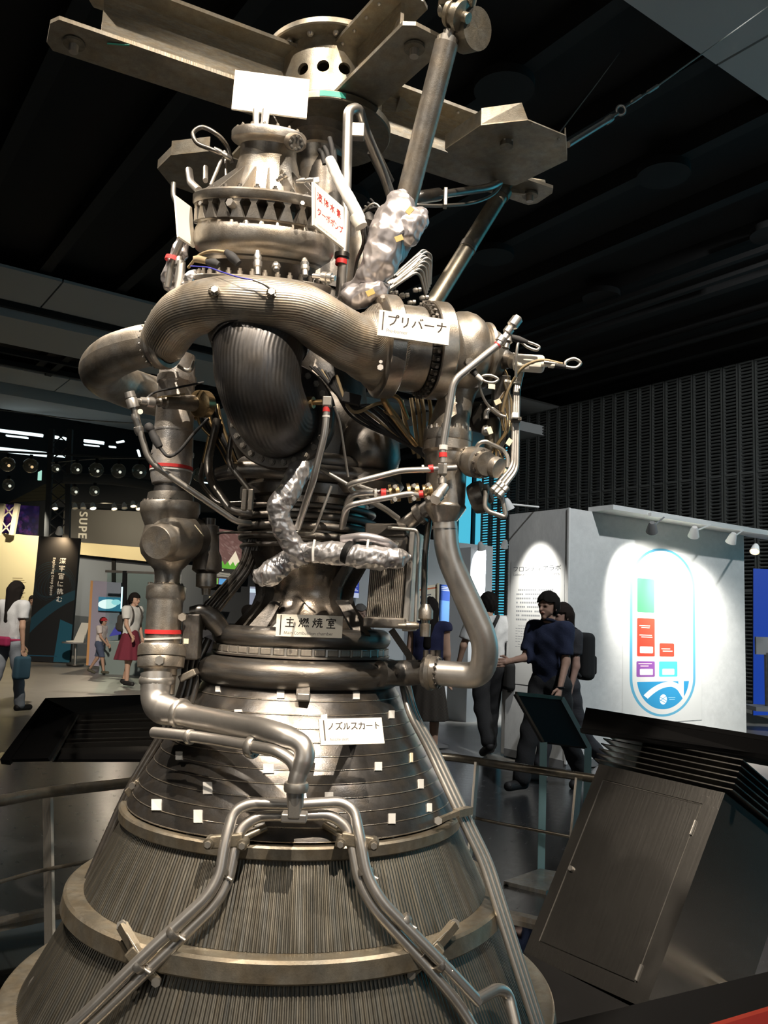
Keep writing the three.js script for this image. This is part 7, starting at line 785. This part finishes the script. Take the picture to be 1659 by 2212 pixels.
  const headF = (x, y, z) => { const q = hl(x, y, z); let f = skull(q); f = smin(f, cap(q, [0, -0.05, 0.035], [0, -0.088, 0.055], 0.048, 0.024), 0.04); f = smin(f, cap(q, [0, 0.005, 0.085], [0, -0.028, 0.103], 0.008, 0.013), 0.012); f = smin(f, cap(q, [-0.035, 0.016, 0.075], [0.035, 0.016, 0.075], 0.013, 0.013), 0.02); for (const e of [-1, 1]) { f = smin(f, cap(q, [e * 0.076, 0.012, -0.012], [e * 0.078, -0.026, -0.006], 0.012, 0.009), 0.008); f = Math.max(f, -(Math.hypot(q[0] - e * 0.031, q[1] - 0.001, q[2] - 0.096) - 0.011)); } f = smin(f, cap(q, [-0.016, -0.053, 0.086], [0.016, -0.053, 0.086], 0.008, 0.008), 0.01); return f; };
  geos.push(nets(headF, V(hd[0] - 0.13, hd[1] - 0.13, hd[2] - 0.13), V(hd[0] + 0.13, hd[1] + 0.14, hd[2] + 0.14), o.fine ? 0.0055 : 0.008));
  for (const a of Arm) { // hand: palm, four curled fingers, thumb from the palm's side
    const w = V(...a.w).normalize(), side = V(a.sg, 0, 0), fw = side.clone().cross(w).normalize().multiplyScalar(-a.sg), X = fw.clone(), wr = V(...a.wr), at3 = (u, v, n) => wr.clone().addScaledVector(w, u).addScaledVector(X, v).addScaledVector(side, n * -a.sg).toArray(), caps = [[at3(0.0, 0, 0), at3(0.07, 0, 0), 0.024, 0.027]];
    for (let i = 0; i < 4; i++) { const v = (i - 1.5) * 0.02, l = [0.07, 0.08, 0.076, 0.06][i]; caps.push([at3(0.078, v, 0), at3(0.078 + l * 0.5, v, 0.012), 0.0105, 0.0095], [at3(0.078 + l * 0.5, v, 0.012), at3(0.078 + l * 0.85, v, 0.036), 0.0095, 0.008]); } caps.push([at3(0.022, 0.024, 0.004), at3(0.06, 0.05, 0.016), 0.012, 0.0105], [at3(0.06, 0.05, 0.016), at3(0.088, 0.052, 0.026), 0.0105, 0.008]);
    const f = (x, y, z) => { let q = 9; caps.forEach((c) => { q = smin(q, cap([x, y, z], ...c), 0.006); }); return q; }, c = wr.clone().addScaledVector(w, 0.07); geos.push(nets(f, c.clone().addScalar(-0.13), c.clone().addScalar(0.13), o.fine ? 0.006 : 0.009)); }
  const body = merge(geos), pos = body.attributes.position, col = new Float32Array(pos.count * 3).fill(1);
  for (let i = 0; i < pos.count; i++) { const q = hl(pos.getX(i), pos.getY(i), pos.getZ(i)); if (q[2] > 0.07 && Math.abs(q[1]) < 0.008 && Math.abs(Math.abs(q[0]) - 0.031) < 0.012) col.set([0.3, 0.26, 0.25], i * 3); else if (q[2] > 0.07 && Math.abs(q[1] + 0.054) < 0.008 && Math.abs(q[0]) < 0.022) col.set([0.9, 0.55, 0.5], i * 3); else if (q[2] > 0.06 && Math.abs(q[1] - 0.026) < 0.006 && Math.abs(Math.abs(q[0]) - 0.032) < 0.018) col.set([0.5, 0.42, 0.38], i * 3); }
  body.setAttribute('color', new THREE.BufferAttribute(col, 3)); const put = (name, geo, mat, lab) => part(g, name, geo.translate(0, sh, 0), mat, lab);
  put('body', body, new THREE.MeshStandardMaterial({ color: rgb(...skin), roughness: 0.65, vertexColors: true }));
  const cloth = (c, r = 0.9) => matte(c, r, { bumpMap: texFine, bumpScale: 0.002 });
  if (top) { const k = top.loose ?? 0.014, fold = (x, y, z) => 0.004 * Math.sin(x * 38 + y * 21) * Math.sin(z * 31 - y * 27); put('shirt', nets((x, y, z) => { const p = [x, y, z]; let q = smin(torso(p, k), armF(p, k + 0.008, true), 0.04) + fold(x, y, z); for (const a of Arm) if (!top.long) { const t = ((x - a.sh[0]) * (a.el[0] - a.sh[0]) + (y - a.sh[1]) * (a.el[1] - a.sh[1]) + (z - a.sh[2]) * (a.el[2] - a.sh[2])) / 0.0756; if (Math.abs(x) > W * 0.95 || Math.abs(z - a.sh[2]) > 0.12) q = Math.max(q, (t - (top.sleeve ?? 0.62)) * 0.275); } q = Math.max(q, (top.hem ?? 0.86) - y, y - 1.465); return q; }, V(lo.x, 0.7, lo.z), V(hi.x, 1.52, hi.z), 0.014), cloth(top.color), top.label); if (top.collar) put('collar', new THREE.TorusGeometry(0.062, 0.014, 8, 24).rotateX(Math.PI / 2 - 0.25).translate(0, 1.452, J.neck[2] + 0.005), cloth(top.collar)); }
  if (bottom?.skirt) { const { hem, flare } = bottom, zc = (L[0].k[2] + L[1].k[2]) / 2; put('skirt', nets((x, y, z) => { const t = (1.02 - y) / (1.02 - hem), r = 0.135 + (flare - 0.135) * Math.pow(Math.max(0, t), 0.8), zz = z - zc * Math.max(0, t) * 0.6, a = Math.atan2(zz, x), q = (Math.hypot(x, zz / 0.8) - r * (1 + 0.05 * t * Math.sin(a * 11))) * 0.8; return Math.max(q, y - 1.03, hem - y); }, V(-0.42, hem - 0.05, -0.42), V(0.42, 1.07, 0.42), 0.014), bottom.mat ?? cloth(bottom.color)); }
  else if (bottom) { const cut = bottom.hem ?? 0.06; put(bottom.hem ? 'shorts' : 'trousers', nets((x, y, z) => { const p = [x, y, z]; let q = legF(p, bottom.loose ?? 0.016, 0.014); q = smin(q, cap([x * 0.62, y, z], J.pelvis, P(0, 1.0, Ly(1)), 0.098, 0.092), 0.05); q += 0.004 * Math.sin(y * 40 + x * 30); return Math.max(q, y - 1.0, (bottom.hem ?? -9) - y); }, V(lo.x, drop - 0.02, lo.z), V(hi.x, 1.05, hi.z), 0.014), cloth(bottom.color)); }
  L.forEach((l) => put('shoe', nets((x, y, z) => { const p = [x, y, z]; let q = smin(cap(p, l.heel, l.toe, 0.044, 0.041), cap(p, l.heel, l.an, 0.042, 0.044), 0.02); return Math.max(q, y - l.an[1] - 0.0, Math.min(l.heel[1], l.toe[1]) - 0.036 - y); }, V(l.an[0] - 0.12, drop - 0.02, Math.min(l.heel[2], l.an[2]) - 0.1), V(l.an[0] + 0.12, l.an[1] + 0.06, Math.max(l.toe[2], l.an[2]) + 0.12), 0.01), cloth(shoes, 0.6)));
  if (hair) { const chains = hair.chains ?? [], lines = hair.brow ?? 0.045; put(hair.name ?? 'hair', nets((x, y, z) => { const q = hl(x, y, z); let f = skull(q, 0.019 + 0.003 * Math.sin(q[0] * 160) * Math.sin(q[1] * 60)); const face = Math.min(q[2] - 0.018 + Math.max(0, -q[1]) * 0.5 + 0.006 * Math.sin(q[0] * 210), lines + 0.012 * Math.sin(q[0] * 55 + 1) - q[1]); f = Math.max(f, face, (hair.nape ?? -0.07) - q[1]); for (const c of chains) f = smin(f, cap(q, ...c), 0.03); return f; }, V(hd[0] - 0.2, hd[1] - (hair.len ?? 0.16), hd[2] - 0.26), V(hd[0] + 0.2, hd[1] + 0.16, hd[2] + 0.16), o.fine ? 0.0065 : 0.009), matte(hair.color ?? [0.011, 0.009, 0.008], 0.9, { specularIntensity: 0.25 })); }
  extra?.({ g, put, J, Arm, L, hd, cloth, hip }); return g;
}
const LONGHAIR = { len: 0.5, chains: [[[0, 0.0, -0.07], [0, -0.38, -0.1], 0.075, 0.05], [[-0.06, -0.02, -0.03], [-0.07, -0.34, -0.07], 0.04, 0.03], [[0.06, -0.02, -0.03], [0.07, -0.34, -0.07], 0.04, 0.03]] };
const pack = (put, cloth, c, y = 1.2, z = -0.19, w = 0.27, h = 0.4) => { put('backpack', new RoundedBoxGeometry(w, h, 0.15, 3, 0.06).translate(0, y, z), cloth(c)); put('backpack_pocket', new RoundedBoxGeometry(w * 0.75, h * 0.4, 0.06, 2, 0.025).translate(0, y - h * 0.18, z - 0.08), cloth(c)); for (const sg of [-1, 1]) put('strap', sweep(spline([V(sg * 0.09, y + h * 0.4, z + 0.06), V(sg * 0.105, 1.47, -0.02), V(sg * 0.115, 1.36, 0.12), V(sg * 0.13, y, 0.11), V(sg * 0.15, y - h * 0.42, -0.08)], 18), 0.017, 8), cloth(c)); };
person({ label: 'woman with long black hair, white tee and pink waist pouch at the left edge', px: 10, d: 11.0, H: 1.68, yaw: 2.75, fine: true, legs: [[0.28, 0.1], [-0.2, 0.25]], arms: [[-0.1, 0.14, 0.2], [0.15, 0.16, 0.2]], top: { color: [0.55, 0.56, 0.58], hem: 0.9, loose: 0.022 }, bottom: { color: [0.30, 0.33, 0.38] }, hair: LONGHAIR, extra: ({ put, cloth, Arm }) => { put('waist_pouch', new RoundedBoxGeometry(0.3, 0.13, 0.09, 3, 0.035).translate(0, 0.92, -0.155), cloth([0.45, 0.03, 0.12])); put('pouch_belt', new THREE.TorusGeometry(0.17, 0.018, 8, 32).rotateX(Math.PI / 2).scale(1, 1, 0.75).translate(0, 0.94, 0), cloth([0.4, 0.03, 0.1])); const w = Arm[0].wr; put('blue_bag', new RoundedBoxGeometry(0.1, 0.3, 0.24, 3, 0.04).translate(w[0] - 0.02, w[1] - 0.29, w[2]), cloth([0.06, 0.14, 0.2])); } });
person({ label: 'visitor in black clothes half hidden behind the dark banner', px: 50, d: 21.8, H: 1.6, yaw: 0.6, arms: [[0.3, 0.1, 1.2], [0.3, 0.1, 1.2]], top: { color: [0.05, 0.045, 0.04] }, bottom: { skirt: true, hem: 0.25, flare: 0.26, color: [0.012, 0.012, 0.012] }, hair: { len: 0.2 } });
person({ label: 'small boy in a red cap, pale tee and blue shorts', px: 207, d: 17.9, H: 1.18, yaw: 1.45, slim: 1.05, fine: true, lean: 0.05, legs: [[0.35, 0.15], [-0.2, 0.35]], arms: [[0.3, 0.1, 0.5], [0.1, 0.12, 0.4]], top: { color: [0.62, 0.55, 0.53], loose: 0.03, hem: 0.82 }, bottom: { color: [0.07, 0.09, 0.15], hem: 0.52, loose: 0.03 }, hair: { brow: 0.05 }, shoes: [0.08, 0.075, 0.05], extra: ({ put, hd, cloth }) => { put('cap', (() => { const gg = new THREE.SphereGeometry(0.108, 24, 12, 0, Math.PI * 2, 0, Math.PI * 0.52); gg.scale(0.9, 1.0, 1.08); return gg.translate(hd[0], hd[1] + 0.03, hd[2]); })(), cloth([0.42, 0.02, 0.03])); put('cap_peak', (() => { const gg = new THREE.CylinderGeometry(0.085, 0.085, 0.012, 20, 1, false, -Math.PI / 2, Math.PI); gg.rotateX(0.15); return gg.translate(hd[0], hd[1] + 0.035, hd[2] + 0.085); })(), cloth([0.55, 0.3, 0.3])); } });
person({ label: 'woman with ponytail, white blouse, dark red skirt and grey rucksack', px: 272, d: 15.5, H: 1.66, yaw: 1.15, fine: true, legs: [[0.12, 0.08], [-0.1, 0.15]], arms: [[0.15, 0.08, 0.5], [0.05, 0.1, 0.25]], headTurn: 0.1, top: { color: [0.58, 0.57, 0.54], loose: 0.024, hem: 0.93 }, bottom: { skirt: true, hem: 0.46, flare: 0.30, color: [0.14, 0.015, 0.03] }, hair: { len: 0.42, chains: [[[0, 0.03, -0.09], [0, -0.04, -0.13], 0.03, 0.035], [[0, -0.04, -0.13], [0, -0.3, -0.15], 0.035, 0.018]] }, extra: ({ put, cloth }) => pack(put, cloth, [0.045, 0.04, 0.035], 1.13, -0.2, 0.24, 0.32) });
person({ label: 'dark-haired visitor glimpsed between the valve and the drain hoses', px: 436, d: 16.5, H: 1.6, yaw: 2.9, top: { color: [0.05, 0.05, 0.055] }, bottom: { color: [0.02, 0.02, 0.025] }, hair: { len: 0.2 } });
person({ label: 'visitor with bushy black hair glimpsed left of the throat', px: 526, d: 13.5, H: 1.5, yaw: 2.4, top: { color: [0.06, 0.065, 0.07] }, bottom: { color: [0.02, 0.02, 0.02] }, hair: { len: 0.2, chains: [[[-0.03, 0.04, -0.03], [0.03, 0.04, -0.03], 0.115, 0.115]] } });
person({ label: 'visitor\'s dark head just left of the throat, further back', px: 568, d: 16, H: 1.66, yaw: 2.0, top: { color: [0.2, 0.2, 0.22] }, bottom: { color: [0.02, 0.02, 0.02] }, hair: { len: 0.2 } });
person({ label: 'grey-haired visitor in a pale shirt seen right of the throat', px: 768, d: 11, H: 1.56, yaw: 0.7, skin: [0.36, 0.24, 0.18], top: { color: [0.32, 0.33, 0.35] }, bottom: { color: [0.05, 0.05, 0.055] }, hair: { color: [0.16, 0.15, 0.14] } });
{ const twd = tex(64, (x, y) => ((x >> 2) + (y >> 2)) % 2 ? [0.34, 0.30, 0.26] : [0.06, 0.055, 0.05], true, 9); person({ label: 'woman in a sleeveless navy top and patterned skirt behind the flanged pipe', px: 922, d: 8.6, H: 1.62, yaw: 2.95, legs: [[0.1, 0.1], [-0.08, 0.12]], arms: [[0.02, 0.1, 0.2], [0.05, 0.12, 0.3]], fine: true, top: { color: [0.010, 0.012, 0.05], sleeve: 0.12, hem: 0.9 }, bottom: { skirt: true, hem: 0.42, flare: 0.235, color: [0.06, 0.055, 0.05], mat: matte([0.8, 0.8, 0.8], 0.9, { map: twd }) }, hair: LONGHAIR, shoes: [0.2, 0.12, 0.08] }); }
person({ label: 'man in a white short-sleeved shirt with a black shoulder bag, seen from behind', px: 1052, d: 9.3, H: 1.75, yaw: 3.3, fine: true, lean: 0.03, legs: [[0.25, 0.15], [-0.28, 0.45]], arms: [[-0.15, 0.28, 0.1], [0.0, 0.35, 0.35]], headTurn: 0.35, top: { color: [0.55, 0.55, 0.54], loose: 0.03, hem: 0.88, sleeve: 0.75 }, bottom: { color: [0.012, 0.012, 0.013], loose: 0.026 }, hair: { nape: -0.085 }, extra: ({ put, cloth }) => { put('bag_strap', sweep(spline([V(-0.11, 1.46, 0.02), V(-0.05, 1.42, -0.125), V(0.06, 1.2, -0.15), V(0.17, 1.0, -0.12), V(0.2, 0.88, -0.04)], 20), 0.02, 8), cloth([0.01, 0.01, 0.01])); put('shoulder_bag', new RoundedBoxGeometry(0.14, 0.3, 0.36, 3, 0.05).translate(-0.23, 0.83, -0.02), cloth([0.01, 0.01, 0.01])); } });
person({ label: 'man in a dark navy polo shirt walking past the booth with his arm held out', px: 1188, d: 7.45, H: 1.72, shoulder: 0.158, yaw: -0.75, fine: true, lean: 0.05, legs: [[0.42, 0.1], [-0.3, 0.35]], arms: [[0.35, 0.08, 1.1], [0.12, 0.1, 0.35]], headTurn: -0.1, skin: [0.36, 0.22, 0.16], top: { color: [0.010, 0.016, 0.045], loose: 0.015, hem: 0.82, sleeve: 0.8, collar: [0.008, 0.012, 0.035] }, bottom: { color: [0.011, 0.011, 0.012], loose: 0.024 }, hair: { nape: -0.075 }, extra: ({ put, Arm }) => put('watch', new THREE.TorusGeometry(0.03, 0.01, 8, 20).rotateX(Math.PI / 2).translate(...Arm[1].wr), M.black) });
person({ label: 'person with a black rucksack walking close behind the man in navy', px: 1218, d: 7.95, H: 1.64, yaw: -1.15, fine: true, legs: [[0.3, 0.1], [-0.3, 0.5]], arms: [[0.1, 0.08, 0.3], [0.0, 0.08, 0.3]], skin: [0.36, 0.22, 0.17], top: { color: [0.03, 0.03, 0.035] }, bottom: { color: [0.03, 0.03, 0.035] }, hair: { len: 0.25, chains: [[[0, 0, -0.06], [0, -0.12, -0.08], 0.07, 0.06]], color: [0.02, 0.014, 0.012] }, shoes: [0.3, 0.3, 0.3], extra: ({ put, cloth }) => pack(put, cloth, [0.01, 0.01, 0.011], 1.2, -0.2, 0.32, 0.46) });

renderer.render(scene, camera);
